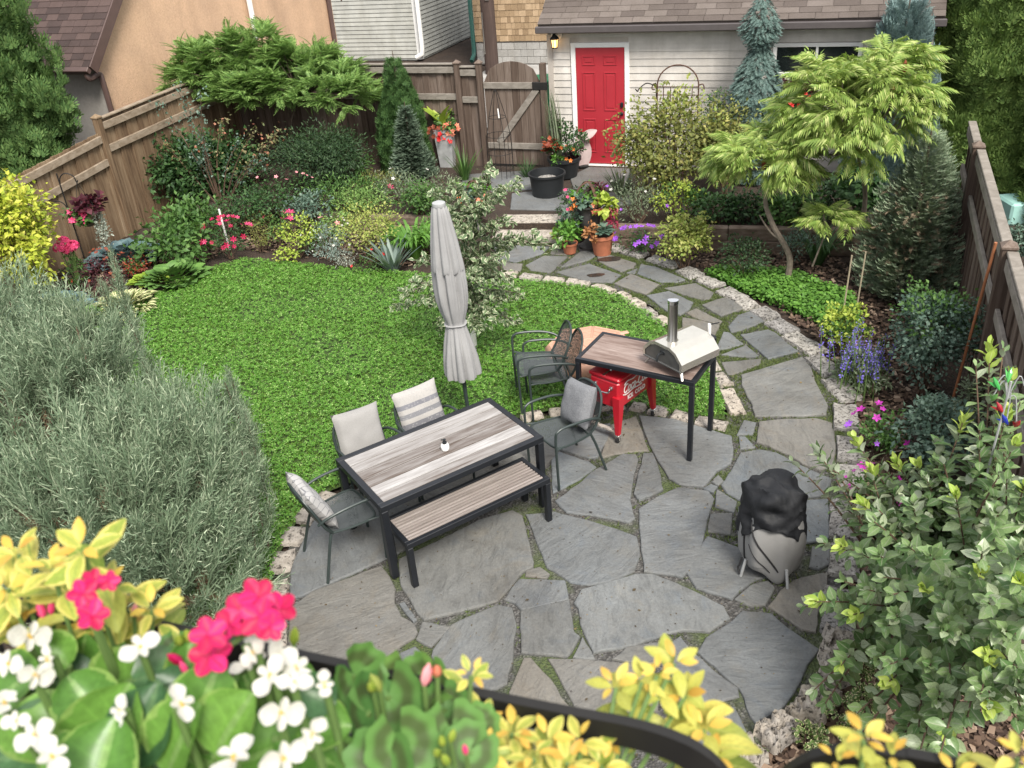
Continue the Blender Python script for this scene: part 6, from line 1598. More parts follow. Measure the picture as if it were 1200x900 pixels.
# ------------------------------------------------------------------ the near juniper
jb = np.array([-3.1, 5.75, -.09]); t = thing('juniper_bush', 'big grey green feathery juniper filling the left foreground', 'shrub', jb); g = Geo(); st = Geo()
LOB = [(P(40, 490, 1.3), (.80, .8, .58), 290, 1.2), (P(95, 440, 1.6), (.38, .4, .45), 90, 1.2), (P(20, 420, 1.65), (.42, .45, .5), 90, 1.2), (P(185, 560, .95), (.58, .7, .50), 340, 1.0), (P(222, 615, .7), (.36, .6, .52), 220, .8), (P(120, 620, .9), (.95, .8, .6), 380, .85), (P(-60, 560, 1.0), (.8, .8, .8), 150, .8), (P(180, 690, .5), (.75, .6, .5), 260, .7)]
for (c, rad, n, up) in LOB:
    d = rdir(n * 3); d = d[(d[:, 2] > -.55)][:n]; pos = c + d * np.asarray(rad) * (rng.uniform(.15, 1.0, (n, 1)) ** .5)
    y = nrm(d * .5 + UPV * up + rdir(n) * .28); sc = rng.uniform(.26, .62, n)
    g.scatter(T_PLUME, pos - y * .1, y, rdir(n), np.c_[sc * .8, sc, sc * .8])
    k = n // 5; q = c + rdir(k) * np.asarray(rad) * .55; g.scatter(T_PLUME, q, rdir(k) + [0, 0, .3], rdir(k), .22, 1)
    for e in pos[::9]:
        m_ = jb + (e - jb) * .55 + [0, 0, .1]; st.tube(smooth_path([jb + rdir(1)[0] * .1 * [1, 1, 0], m_, e], 4), np.linspace(.022, .006, 9), 5, caps=False)
for (px, py, z) in ((132, 300, 2.35), (118, 330, 2.2), (25, 306, 2.4), (10, 350, 2.2), (150, 372, 1.95), (268, 432, 1.5), (286, 480, 1.35), (258, 455, 1.5), (200, 470, 1.5), (70, 360, 2.1), (165, 420, 1.75), (282, 525, 1.2), (290, 570, 1.0), (262, 445, 1.5), (230, 480, 1.4), (60, 330, 2.3), (90, 400, 1.9)):
    e = P(px, py, z); k = 16; f = np.linspace(0, 1, k)[:, None]; ax = nrm(np.array([.12 * random.uniform(-1, 1), .1 * random.uniform(-1, 1), 1.0])); q = e - ax * (.85 * (1 - f)) + rdir(k) * .03
    y = nrm(ax + rdir(k) * .5 * (1 - f * .8)); sc = .18 + .22 * (1 - f[:, 0]); g.scatter(T_PLUME, q - y * .12, y, rdir(k), sc)
    st.tube(smooth_path([e - ax * 1.0, e - ax * .4, e - ax * .03], 4), np.linspace(.012, .004, 9), 5, caps=False)
g.build('foliage', [LM['juniper'], LM['juniper_dry']], t, jb); st.build('stem', M['twig'], t, jb)

# ------------------------------------------------------------------ the near leafy shrub on the right
sb0 = np.array([2.78, 4.25, -.09]); t = thing('leafy_shrub', 'large grey green leafy shrub with upright shoots filling the right foreground', 'shrub', sb0); g = Geo(); st = Geo()
T_SH = T_grid(lambda t: .30 * max(0, sin(pi * min(1, t * .96 + .03))) ** .9 + .004, 5, 2, .22, .10)
T_SHV = [T_SH] + [T_grid(lambda t, w=w: w * max(0, sin(pi * min(1, t * .96 + .03))) ** .9 + .004, 5, 2, cu, cp, wv) for w, cu, cp, wv in ((.34, .38, .16, .03), (.26, .08, .05, .05), (.31, -.06, .2, .04))]
def inside_fence(p):
    s = float(np.dot(p[:2] - RG, UX)); return p - V3(UX, 0) * max(0.0, s + .28)
def shoot(S_, E_, n, size, young=.18, bow=.1):
    S_, E_ = inside_fence(S_), inside_fence(E_)
    d = E_ - S_; mid = (S_ + E_) / 2 + [0, 0, bow]; pth = np.array(smooth_path([S_, mid, E_], 8)); st.tube(pth, np.linspace(.011, .0035, len(pth)), 5, caps=False)
    f = np.linspace(.22, 1.0, n); idx = f * (len(pth) - 1.001); i0 = idx.astype(int); fr = (idx - i0)[:, None]; q = pth[i0] * (1 - fr) + pth[np.minimum(i0 + 1, len(pth) - 1)] * fr
    ax = nrm(np.gradient(pth, axis=0))[i0]; a = np.arange(n) * 2.4 + random.random() * 6; u = nrm(np.cross(ax, [.31, .2, .9])); v = np.cross(ax, u)
    o = np.cos(a)[:, None] * u + np.sin(a)[:, None] * v; tipk = np.clip((f - .82) / .18, 0, 1)[:, None]
    y = nrm(o * (1 - .62 * tipk) + ax * (.45 + .9 * tipk) + rdir(n) * .22); z = nrm(ax * .8 + UPV * .5 - o * .15 + rdir(n) * .3)
    sc = size * rng.uniform(.75, 1.15, n) * (1 - .35 * tipk[:, 0] ** 2); yg = f > 1 - young
    pick = rng.integers(0, 4, n)
    for v_ in range(4):
        for m_, sel in ((0, ~yg & (pick == v_)), (1, yg & (pick == v_))): g.scatter(T_SHV[v_], q[sel] + o[sel] * .005, y[sel], z[sel], sc[sel], m_, True)
TIPS = [((1160, 405), 2.1), ((1185, 440), 2.0), ((958, 528), 1.25), ((1000, 512), 1.3), ((1050, 540), 1.3), ((1100, 520), 1.5), ((1130, 490), 1.7), ((1190, 520), 1.8), ((955, 705), .85), ((985, 640), .95), ((1010, 590), 1.15), ((1070, 590), 1.4), ((1120, 580), 1.6), ((1170, 600), 1.8), ((1030, 650), 1.2), ((1090, 650), 1.5), ((1150, 670), 1.7), ((1000, 720), .9), ((1050, 720), 1.2), ((1110, 740), 1.5), ((1180, 740), 1.7), ((985, 780), .65), ((1040, 800), .9), ((1100, 820), 1.2), ((1160, 830), 1.5), ((1060, 860), .8), ((1195, 680), 1.9), ((1140, 540), 1.55), ((1020, 550), 1.2), ((1085, 690), 1.35), ((1130, 720), 1.5), ((1195, 800), 1.6), ((1015, 690), 1.0), ((1065, 640), 1.3), ((1090, 780), 1.2), ((1110, 860), 1.1), ((1160, 770), 1.5), ((1045, 610), 1.2), ((1200, 570), 1.9), ((1075, 545), 1.35), ((1180, 480), 1.9), ((1210, 640), 1.95), ((1240, 560), 2.0), ((1230, 720), 1.9), ((1230, 820), 1.7)]
for (e, z) in TIPS:
    E_ = P(*e, z); S_ = sb0 + np.array([random.uniform(-.3, .35), random.uniform(-.25, .4), .15]); L = np.linalg.norm(E_ - S_)
    shoot(S_, E_, int(18 + 24 * L), .105, random.choice((0, 0, .06, .11)), .16)
    for k in range(2):
        E2 = E_ + rdir(1)[0] * [.22, .22, .16] - [0, 0, .18]; shoot(S_ + (E_ - S_) * .45 + [0, 0, .08], E2, 20, .095, 0.0, .05)
n = 3200; cc, _ = clumps((3.15, 4.45, .75), (.85, .85, .6), 40, -.7, (.3, 1)); k = rng.integers(0, len(cc), n); q = cc[k] + rdir(n) * .28 * rng.random((n, 1)) ** .5
q = q[(q[:, 2] > 0) & ((q[:, :2] - RG) @ UX < -.12)]; n = len(q); g.scatter(T_SH, q, nrm(rdir(n) + [0, 0, -.1]), nrm(UPV + rdir(n) * .7), rng.uniform(.06, .10, n), 0, True)
g.build('foliage', [LM['shoot'], LM['young_shoot']], t, sb0, sharp=0); st.build('stem', M['twig'], t, sb0)
# ------------------------------------------------------------------ border plants, left bed
B = bush
B('spirea', 'yellow green mounded spirea in the middle of the back border', 'shrub', 437, 302, 96, 238, 'yellow_green', 0, T_OVAL, .045, 1500, 30)
tuft('daylily', 'bright green arching daylily clump right of the yellow spirea', 'plant', 486, 298, 74, 262, 'bright_green', 0, T_STRAP, 110, 1.3)
tuft('iris', 'blue grey sword leaves of an iris at the lawn edge', 'plant', 460, 314, 62, 276, 'blue_grey', 0, T_BLADE, 42, 1.6)
B('lavender', 'silvery green mound with tiny white flowers at the back border', 'plant', 392, 306, 66, 262, 'blue_grey', 0, T_NARROW, .05, 700, 18, flowers=[('petal_white', 22, .022)])
B('euphorbia', 'lime tipped leafy plant beside the mulch in the back border', 'plant', 352, 296, 62, 248, 'lime', 0, T_OVAL, .05, 420, 14)
B('coneflower', 'leafy green plant with a few pink blooms left of the spirea', 'plant', 375, 292, 60, 262, 'mid_green', 0, T_NARROW, .07, 420, 14, flowers=[('petal_soft', 3, .05)])
B('lily', 'bright pink lilies on short stems behind the lawn', 'flowers', 326, 284, 44, 247, 'mid_green', 0, T_NARROW, .07, 260, 12, flowers=[('petal_pink', 5, .075, T_FL6)])
B('lily', 'dense cluster of hot pink lilies at the back corner of the lawn', 'flowers', 270, 298, 58, 262, 'deep_green', 0, T_NARROW, .06, 480, 14, flowers=[('petal_hot', 20, .055, T_FL6), ('petal_pink', 8, .05, T_FL6)])
B('sedum', 'low rusty green mound at the front of the back border', 'plant', 305, 290, 40, 262, 'bronze', 0, T_TINY, .03, 420, 12)
B('groundcover_plant', 'low lime leaves spilling over the mulch by the lawn', 'plant', 340, 304, 40, 288, 'lime', 0, T_WIDE, .045, 160, 10)
B('peony', 'glossy green leafy mound between the hostas and the pink lilies', 'plant', 212, 306, 100, 262, 'mid_green', 0, T_OVAL, .10, 800, 22)
B('peony', 'second green leafy mound, behind the first and under the dogwood', 'plant', 222, 282, 110, 240, 'mid_green', 0, T_OVAL, .10, 800, 22)
rosette('hosta', 'large blue leaved hosta at the foot of the left fence', 'hosta', 147, 305, 92, 'blue_hosta', 0, T_HOSTA, 44)
rosette('hosta', 'green hosta at the lawn corner next to the lime one', 'hosta', 205, 328, 84, 'hosta_green', 0, T_HOSTA, 40)
rosette('hosta', 'small lime yellow hosta between the green and variegated ones', 'hosta', 176, 330, 52, 'hosta_lime', 0, T_HOSTA, 30)
rosette('hosta', 'narrow leaved hosta edged in cream at the lawn edge', 'hosta', 147, 362, 86, 'hosta_varieg', 0, T_HOSTA_N, 60)
rosette('hosta', 'big blue hosta half hidden behind the juniper tips', 'hosta', 60, 372, 110, 'blue_hosta', 0, T_HOSTA, 44)
rosette('hosta', 'dark green hosta in shade beside the cream-edged one', 'hosta', 102, 378, 74, 'hosta_green', 0, T_HOSTA, 36)
B('astilbe', 'burgundy leaved astilbe with reddish plumes in front of the blue hosta', 'plant', 128, 340, 62, 300, 'burgundy', 0, T_NARROW, .05, 560, 16, flowers=[('rust_red', 26, .035)])
B('heuchera', 'dark red leafed plant behind the lime hosta', 'plant', 162, 322, 40, 298, 'rust_red', 0, T_OVAL, .045, 240, 10, extra=('mid_green', 160, 1.0, -.2))
b = pbase(92, 334); t = thing('phlox', 'ball of bright pink flowers on tall stems below the hanging basket', 'flowers', b); z1 = Ht(b, 290); g = Geo(); gs = Geo()
for k in range(7):
    p = b + [random.uniform(-.12, .12), random.uniform(-.1, .1), z1 - b[2] + random.uniform(-.1, .05)]; gs.tube([b, (b + p) / 2, p], .008, 5); n = 34; d = rdir(n); d[:, 2] = abs(d[:, 2]); g.scatter(T_FL5, p + d * .085, np.cross(d, rdir(n)), d, .032)
g.build('blossom', LM['petal_pink'], t, b); gs.build('stem', M['green_stem'], t, b)
g = Geo(); leaves_in(g, b + [0, 0, .3], (.16, .16, .3), 12, .09, 260, T_NARROW, .07); g.build('foliage', LM['mid_green'], t, b)
# upper terrace, left
UB = [('ferny green plant on the left raised bed behind the spirea', 'plant', 400, 244, 100, 204, 'mid_green', T_NARROW, .07, 1100, None),
      ('low plant with small salmon blooms at the foot of the rose bush', 'flowers', 330, 250, 100, 212, 'deep_green', T_OVAL, .06, 900, [('petal_soft', 7, .035)]),
      ('bushy green plant with pale flowers near the silvery fir', 'flowers', 470, 238, 86, 202, 'grey_green', T_NARROW, .06, 900, [('petal_white', 5, .04)]),
      ('dark low plant in the shade under the yew', 'plant', 290, 262, 90, 226, 'deep_green', T_OVAL, .06, 800, None),
      ('pink flowered peony with one open bloom on the raised bed', 'flowers', 437, 240, 50, 210, 'mid_green', T_OVAL, .06, 360, [('petal_pink', 1, .07, T_FL6)]),
      ('bright green juniper-like mound on the raised bed near the tall zinc planter', 'plant', 425, 252, 88, 218, 'fern_green', T_NARROW, .06, 1100, None),
      ('brownish sedge mound at the foot of the thuja', 'plant', 445, 222, 60, 200, 'bronze', T_NARROW, .06, 500, None),
      ('leafy green plant left of the dwarf thuja', 'plant', 420, 214, 50, 178, 'mid_green', T_OVAL, .07, 320, None),
      ('dark leafy plant filling the gap under the left fence corner', 'plant', 300, 214, 90, 170, 'dark_green', T_OVAL, .06, 700, None),
      ('mid green mound on the raised bed just left of the left urn', 'plant', 492, 252, 84, 214, 'mid_green', T_OVAL, .06, 900, None),
      ('grassy sedge mound between the zinc planter and the left urn', 'plant', 520, 236, 60, 204, 'grey_green', T_NARROW, .06, 500, None),
      ('blue green low plant at the left end of the raised bed', 'plant', 365, 258, 84, 228, 'blue_green', T_OVAL, .06, 700, None)]
for (lab, cat, px, py, w, top, leaf, T_, sz, n, fl) in UB: B('border_plant', lab, cat, px, py, w, top, leaf, UPZ, T_, sz, n, 16, flowers=fl, deep=.35, group='small border plants')
FB = [('green leafy plant just left of the variegated tree', 505, 296, 60, 258, 'bright_green', T_NARROW, .08, 360, None), ('low dark green plant beneath the left urn', 520, 272, 56, 246, 'mid_green', T_OVAL, .05, 360, None),
      ('silver leaved mound in front of the lavender', 405, 312, 40, 292, 'silver', T_NARROW, .04, 260, None), ('small red flowered plant beside the iris', 432, 316, 40, 298, 'mid_green', T_OVAL, .035, 260, [('petal_red', 5, .03)]),
      ('dusky green plant behind the pink lilies', 300, 276, 62, 244, 'bronze', T_NARROW, .05, 420, None), ('fresh green plant behind the euphorbia', 395, 276, 70, 246, 'fern_green', T_OVAL, .05, 500, None)]
for (lab, px, py, w, top, leaf, T_, sz, n, fl) in FB: B('border_plant', lab, 'plant', px, py, w, top, leaf, 0, T_, sz, n, 14, flowers=fl, group='small border plants')
# plant marker stake
g = Geo(); p = pbase(268, 288); z1 = Ht(p, 245); g.tube([p, p + [-.015, 0, z1 - p[2]]], .016, 8); tag(g.build('marker_stake', M['white_plastic'], origin=p), 'thin white stake standing among the pink lilies', 'stake')

# ------------------------------------------------------------------ right beds
B('petunia', 'purple petunias at the foot of the timber wall', 'flowers', 748, 296, 62, 270, 'deep_green', 0, T_OVAL, .04, 420, 14, flowers=[('petal_purple', 24, .05)], deep=.18)
B('boxwood', 'round yellow green shrub in front of the timber wall', 'shrub', 800, 312, 76, 250, 'yellow_green', 0, T_WIDE, .05, 1500, 34)
B('border_plant', 'grey leaved plant with small white flowers above the timber wall', 'flowers', 748, 262, 92, 214, 'grey_green', UPZ, T_NARROW, .05, 1000, 22, flowers=[('petal_white', 16, .03), ('petal_purple', 4, .03)], deep=.4)
B('border_plant', 'yellow tinged leafy plant between the petunias and the ninebark', 'plant', 795, 262, 70, 208, 'lime', UPZ, T_OVAL, .05, 460, 16, deep=.3, extra=('mid_green', 400, 1, -.2))
tuft('ornamental_grass', 'grassy grey green tuft beside the door path', 'plant', 728, 232, 50, 192, 'grey_green', UPZ, T_BLADE, 60, .6)
B('fern', 'dark green leafy plant in the shade behind the timber wall', 'plant', 880, 258, 100, 225, 'dark_green', UPZ, T_OVAL, .07, 700, 18, deep=.3)
B('fern', 'second dark leafy plant under the golden sumac', 'plant', 960, 250, 110, 205, 'dark_green', UPZ, T_OVAL, .08, 800, 18, deep=.4)
B('fern', 'third dark leafy plant low behind the timber wall, left of the leaning trunk', 'plant', 840, 262, 90, 226, 'deep_green', UPZ, T_OVAL, .07, 800, 20, deep=.35)
B('fern', 'broad dark green plant filling the shade right of the leaning sumac trunk', 'plant', 925, 266, 100, 226, 'mid_green', UPZ, T_OVAL, .075, 800, 20, deep=.35)
B('hydrangea', 'dark leafy shrub with pale leaves between sumac and spruce', 'shrub', 1005, 262, 80, 195, 'deep_green', UPZ, T_WIDE, .10, 420, 16, deep=.4)
B('columbine', 'dark green ferny plant right of the round yellow green shrub', 'plant', 872, 322, 72, 276, 'dark_green', 0, T_OVAL, .05, 700, 18)
B('border_plant', 'low blue green plant below the sumac trunk', 'plant', 935, 300, 70, 270, 'blue_green', 0, T_NARROW, .06, 420, 14)
tuft('ornamental_grass', 'long thin grass leaning over the bed under the sumac', 'plant', 958, 305, 80, 268, 'deep_green', 0, T_STRAP, 70, .5)
g = Geo(); GCV = pts([(825, 318), (868, 312), (930, 318), (1000, 345), (1010, 380), (985, 395), (955, 372), (905, 352), (860, 336)]); k = 8500; q = sample_in(GCV, k)
tl = nrm(rdir(k) * .6 + UPV); g.scatter(T_WIDE, np.c_[q, -.06 + .12 * rng.random(k)], np.cross(tl, rdir(k)), tl, rng.uniform(.035, .065, k)); kind(g.build('ground_cover', LM['bright_green']), 'stuff', 'bright green creeping ground cover under the sumac')
B('spirea', 'small golden green shrub beside the blue salvia', 'shrub', 985, 408, 66, 352, 'lime', 0, T_OVAL, .05, 620, 18, extra=('mid_green', 400, 1, -.3))
b = pbase(1006, 452); t = thing('salvia', 'upright violet blue flower spikes at the path edge', 'flowers', b); g = Geo(); gs = Geo()
for k in range(46):
    p = b + [random.gauss(0, .15), random.gauss(0, .14), 0]; h = random.uniform(.45, .74); d = np.array([random.gauss(0, .10), random.gauss(0, .10), 1.0]); gs.tube([p, p + d * h * .6, p + d * h], [.006, .005, .003], 5)
    n = 30; f = rng.random(n); q = p + d * (h * (.5 + .5 * f))[:, None]; o = rdir(n); g.scatter(T_TINY, q + o * .010, nrm(o + UPV * .3), rdir(n), .03 * (1.1 - .6 * f))
g.build('blossom', LM['petal_violet'], t, b); gs.build('stem', M['green_stem'], t, b)
g = Geo(); leaves_in(g, b + [0, 0, .22], (.28, .24, .2), 16, .12, 800, T_NARROW, .07, droop=.3); g.build('foliage', LM['grey_green'], t, b)
B('rose_bush', 'rounded blue green bush with fine leaves beside the right fence', 'shrub', 1078, 462, 116, 330, 'blue_green', 0, T_TINY, .045, 3600, 46, extra=('mid_green', 700, 1.02, .1))
B('geranium', 'low leafy geranium with magenta flowers along the kerb', 'flowers', 1030, 530, 70, 486, 'mid_green', 0, T_OVAL, .045, 560, 18, flowers=[('petal_magenta', 6, .045), ('petal_purple', 3, .035)])
B('geranium', 'second low geranium with violet flowers nearer the big shrub', 'flowers', 1022, 600, 64, 556, 'mid_green', 0, T_OVAL, .045, 520, 18, flowers=[('petal_magenta', 9, .045)])
B('border_plant', 'grey green small-leaved bush between the blue bush and the big shrub', 'plant', 1085, 548, 110, 470, 'blue_green', 0, T_OVAL, .055, 1500, 30)
B('border_plant', 'thin leafy plant under the lower edge of the right fence', 'plant', 1140, 500, 70, 440, 'grey_green', 0, T_OVAL, .05, 420, 14)
for k, (px, py, w, top, lab) in enumerate(((1000, 790, 54, 762, 'variegated creeping plant beside the large pitted rock'), (985, 850, 60, 822, 'cream edged creeping plant on the dark mulch'), (1015, 830, 50, 806, 'small cream edged sprig under the big right shrub'), (950, 872, 44, 852, 'cream edged sprig nearest the squarish whitish rock'))):
    B('euonymus', lab, 'plant', px, py, w, top, 'hosta_varieg', 0, T_WIDE, .035, 170, 12, rc=.05)
for (a, z_, lab) in (((987, 372), 300, 'thin grey bamboo stake left of the spruce'), ((1003, 366), 296, 'second thin bamboo stake, leaning right near the spruce'), ((1053, 352), 328, 'short stake above the blue green bush'), ((1082, 350), 342, 'stubby stake nearest the right fence')):
    p = pbase(*a); h = max(.25, Ht(p, z_) - p[2]); g = Geo(); g.tube([p, p + [.03, .02, h]], .010, 6); tag(g.build('bamboo_stake', M['bamboo'], origin=p), lab, 'stake', 'bamboo stakes in the right bed')
# copper coloured pole at the fence
p1_ = np.array([*(RG - UX * .14), 1.84]); p0_ = np.array([*(RG - UX * .20 + VX * .22), -.06]); g = Geo(); g.tube([p0_, p1_], .014, 8); tag(g.build('garden_pole', M['copper_pole'], origin=p0_), 'thin copper coloured pole leaning on the right fence post', 'pole')
# flagstone leftover and edging near spruce
g = Geo(); p = pbase(1075, 345); g.prism(rough_outline(np.array([p[:2] + q for q in ([-.3, -.12], [.28, -.16], [.33, .12], [-.22, .16])]), .08, .012), -.05, .16, 0, .012); tag(g.build('stepping_stone', M['kerb2'], origin=p), 'flat brownish stone at the foot of the browned spruce', 'stone')
# beyond the right fence
def beyond_r(px, py, off):
    p = onplane(px, py, V3(RF + UX * off, 0), VX); return p
p = beyond_r(1192, 245, 1.0); g = Geo(); g.obox((p[0] - .2, p[1] - .2, -.09), (.5, 0, 0), (0, .5, 0), (0, 0, p[2] + .24), .03); tag(g.build('storage_bin', M['teal'], origin=(p[0], p[1], -.09)), 'pale teal bin on the far side of the right fence', 'bin')
B('border_plant', 'grey green shrub beyond the right fence below the teal bin', 'shrub', 1195, 330, 50, 258, 'blue_green', 0, T_OVAL, .05, 900, 24, base=np.array([*beyond_r(1196, 285, .8)[:2], -.09]))

# ------------------------------------------------------------------ hanging basket on its hook
hbp = np.array([*(onplane(98, 300, V3(LFp + UX * .35, 0), VX)[:2]), -.09]); hz_ = lambda py: Ht(hbp, py)
t = thing('shepherd_hook', 'black double shepherd hook in front of the left fence', 'hook', hbp); zt = hz_(207); zl = hz_(240)
g = Geo(); g.tube([hbp, hbp + [0, 0, zt - hbp[2] + .05]], .011, 8)
hk = lambda z, w, s: smooth_path([(hbp[0], hbp[1], z - .1), (hbp[0] + s * w * .15, hbp[1], z + .02), (hbp[0] + s * w * .5, hbp[1], z + .07), (hbp[0] + s * w * .9, hbp[1], z + .02), (hbp[0] + s * w, hbp[1], z - .08), (hbp[0] + s * w * 1.08, hbp[1], z - .05)], 5)
g.tube(hk(zt - .03, .26, 1), .009, 7); g.tube(hk(zl, .26, -1), .009, 7); g.build('hook_rod', M['iron'], t, hbp)
kb = np.array([hbp[0] + .26, hbp[1] - .02, hz_(252)]); t = thing('hanging_basket', 'hanging basket with burgundy leaves, pink flowers and trailing silver foliage', 'hanging basket', kb)
g = Geo(); g.lathe([(.05, -.19), (.15, -.13), (.20, -.03), (.205, 0.0)], kb, 20); g.build('basket', M['chip'], t, kb)
g = Geo(); top_ = np.array([hbp[0] + .26, hbp[1], zt - .11])
for a in (0, 2.1, 4.2): g.tube([kb + [.2 * cos(a), .2 * sin(a), 0], top_], .004, 5)
g.build('chain', M['iron'], t, kb)
g = Geo(); leaves_in(g, kb + [.06, 0, .10], (.24, .2, .12), 14, .10, 150, T_WIDE, .12, 0, .1); g.build('burgundy_foliage', LM['burgundy'], t, kb)
g = Geo(); leaves_in(g, kb + [-.10, -.08, .0], (.2, .16, .12), 12, .09, 240, T_WIDE, .07); g.build('green_foliage', LM['mid_green'], t, kb)
g = Geo()
for s in range(20):
    o = kb + [.17 + random.uniform(-.08, .1), -.06 + random.uniform(-.08, .08), .02]; L = random.uniform(.25, .62); n = 26; f = rng.random(n)[:, None]; g.scatter(T_TINY, o + f * [.03, -.02, -L] + rdir(n) * .02, rdir(n), rdir(n), .038)
g.build('silver_foliage', LM['silver'], t, kb)
g = Geo(); d = rdir(9); q = kb + [-.06, -.2, .06] + d * [.14, .05, .12]; g.scatter(T_FL5, q, np.cross([0, -1, .4], d), np.tile([0, -1, .5], (9, 1)), .055); g.build('blossom', LM['petal_magenta'] if False else LM['petal_pink'], t, kb)

# ------------------------------------------------------------------ pots, urns and the tub by the steps
def urn(label, px, py, py_top, z0, seed):
    b = np.array([*P(px, py, z0)[:2], z0]); H = Ht(b, py_top) - z0; s = H / .72; t = thing('garden_urn', label, 'urn', b)
    pr = [(.17, 0), (.17, .035), (.12, .06), (.07, .12), (.055, .2), (.07, .26), (.12, .30), (.16, .36), (.175, .46), (.18, .58), (.20, .66), (.245, .70), (.245, .72), (.21, .71), (.2, .66)]
    g = Geo(); g.lathe([(r * s, z * s) for r, z in pr], b, 28, mod=lambda a, r, z, i: r * (1 + .025 * cos(16 * a) * (6 < i < 10))); g.box(b[0] - .18 * s, b[1] - .18 * s, z0 - .012, b[0] + .18 * s, b[1] + .18 * s, z0 + .001, .005); g.build('urn_body', M['urn'], t, b)
    g = Geo(); g.lathe([(.002, .69 * s), (.2 * s, .69 * s)], b, 24, caps=False); g.build('soil', M['soil'], t, b)
    o = b + [0, 0, .72 * s]
    g = Geo()
    for a in (.25 + seed, 1.75 + seed):
        pth = [o + np.array([cos(a) * .27 * s * cos(u), sin(a) * .27 * s * cos(u), .34 * s * sin(u)]) for u in np.linspace(0, pi, 18)]; g.tube(pth, .022, 6, flat=.35)
    hp_ = g.build('hoop', M['rust'], t, b)
    g = Geo(); leaves_in(g, o + [-.10, -.12, .06], (.13, .1, .1), 10, .06, 110, T_WIDE, .085); g.build('blue_cabbage_leaf', LM['blue_green'], t, b)
    g = Geo(); leaves_in(g, o + [0, .02, .12], (.22, .18, .13), 14, .09, 220, T_OVAL, .075); g.build('foliage', LM['bright_green'], t, b)
    g = Geo(); leaves_in(g, o + [.14, .0, .14], (.13, .12, .15), 10, .07, 120, T_NARROW, .09); g.build('purple_foliage', LM['burgundy'], t, b)
    for nm, c, m_ in (('orange_blossom', [-.2, -.14, .05], 7), ('orange_blossom', [.1, -.2, .0], 12)):
        g = Geo(); d = rdir(m_); g.scatter(T_FL5, o + c + d * .08, np.cross([0, -1, .3], d), np.tile([0, -1, .4], (m_, 1)) + d * .5, .045); g.build(nm, LM['petal_orange'] if c[0] < 0 else LM['petal_salmon'], t, b)
    return t, b, o
urn('dark cast urn under rusty hoops at the right of the stone steps', 691, 289, 238, 0.0, .2)
urn('dark cast urn with rusty hoops behind the variegated tree', 560, 268, 230, 0.05, .5)
def pot(name, label, px, py, w, h, mat, z0=0.0, taper=.72, rim=.1):
    b = np.array([*P(px, py, z0)[:2], z0 + .002]); R = W(w, b) / 2; t = thing(name, label, 'pot', b); g = Geo()
    H = h; g.lathe([(R * taper, 0), (R * (taper + (1 - taper) * .72), H * (1 - rim * 1.8)), (R * .93, H * (1 - rim * 1.7)), (R * 1.0, H * (1 - rim * 1.6)), (R, H), (R * .88, H), (R * .86, H * .86)], b, 26); g.build('pot_body', mat, t, b)
    g = Geo(); g.lathe([(.002, H * .87), (R * .87, H * .87)], b, 24, caps=False); g.build('soil', M['soil'], t, b); return t, b + [0, 0, H], R
t, o, R = pot('flower_pot', 'large terracotta pot with an ornamental cabbage and lime coleus', 706, 297, 28, .30, M['terracotta'])
b = o - [0, 0, .302]
g = Geo(); n = 44; a = rng.random(n) * 2 * pi; k = np.sqrt(np.arange(n) / n); g.scatter(T_WIDE, o + np.c_[np.cos(a) * .02 + .02, np.sin(a) * .02 - .07, np.full(n, .08) + .05 * (1 - k)], np.c_[np.cos(a), np.sin(a), 1.0 - k], np.c_[-np.cos(a) * .5, -np.sin(a) * .5, np.ones(n)], .08 + .09 * k); g.build('cabbage_leaf', LM['blue_green'], t, b)
g = Geo(); leaves_in(g, o + [.02, .14, .32], (.2, .12, .2), 12, .09, 120, T_WIDE, .12); g.build('coleus_leaf', LM['lime'], t, b)
g = Geo(); leaves_in(g, o + [.19, .05, .14], (.09, .09, .2), 10, .06, 170, T_NARROW, .07); g.build('red_foliage', leafmat('deep_red_leaf', (.22, .02, .045), (.36, .04, .09)), t, b)
g = Geo(); leaves_in(g, o + [-.15, -.06, .04], (.1, .1, .14), 10, .06, 150, T_TINY, .055); g.build('orange_foliage', leafmat('orange_brown_leaf', (.28, .12, .05), (.45, .22, .09)), t, b)
g = Geo(); g.tube([o + [0, .1, -.04], o + [0.01, .13, .2]], .012, 6); g.build('stem', M['green_stem'], t, b)
t, o, R = pot('flower_pot', 'small terracotta pot of bushy green foliage at the foot of the urn', 668, 296, 19, .16, M['terracotta'])
b = o - [0, 0, .162]; g = Geo(); leaves_in(g, o + [0, 0, .14], (.16, .16, .15), 14, .08, 260, T_OVAL, .085); g.build('foliage', LM['bright_green'], t, b)
g = Geo(); leaves_in(g, o + [0.0, .1, .30], (.14, .12, .14), 10, .07, 150, T_OVAL, .075); g.build('upper_foliage', LM['blue_green'], t, b)
b = np.array([*P(656, 292, 0)[:2], 0.0]); t = thing('sweet_potato_vine', 'lime green trailing vine beside the small terracotta pot', 'plant', b); g = Geo(); leaves_in(g, b + [0, .05, .16], (.10, .09, .17), 14, .06, 220, T_WIDE, .055); g.build('foliage', LM['lime'], t, b); g = Geo(); g.tube([b, b + [0, .05, .2]], .01, 5); g.build('stem', M['green_stem'], t, b)
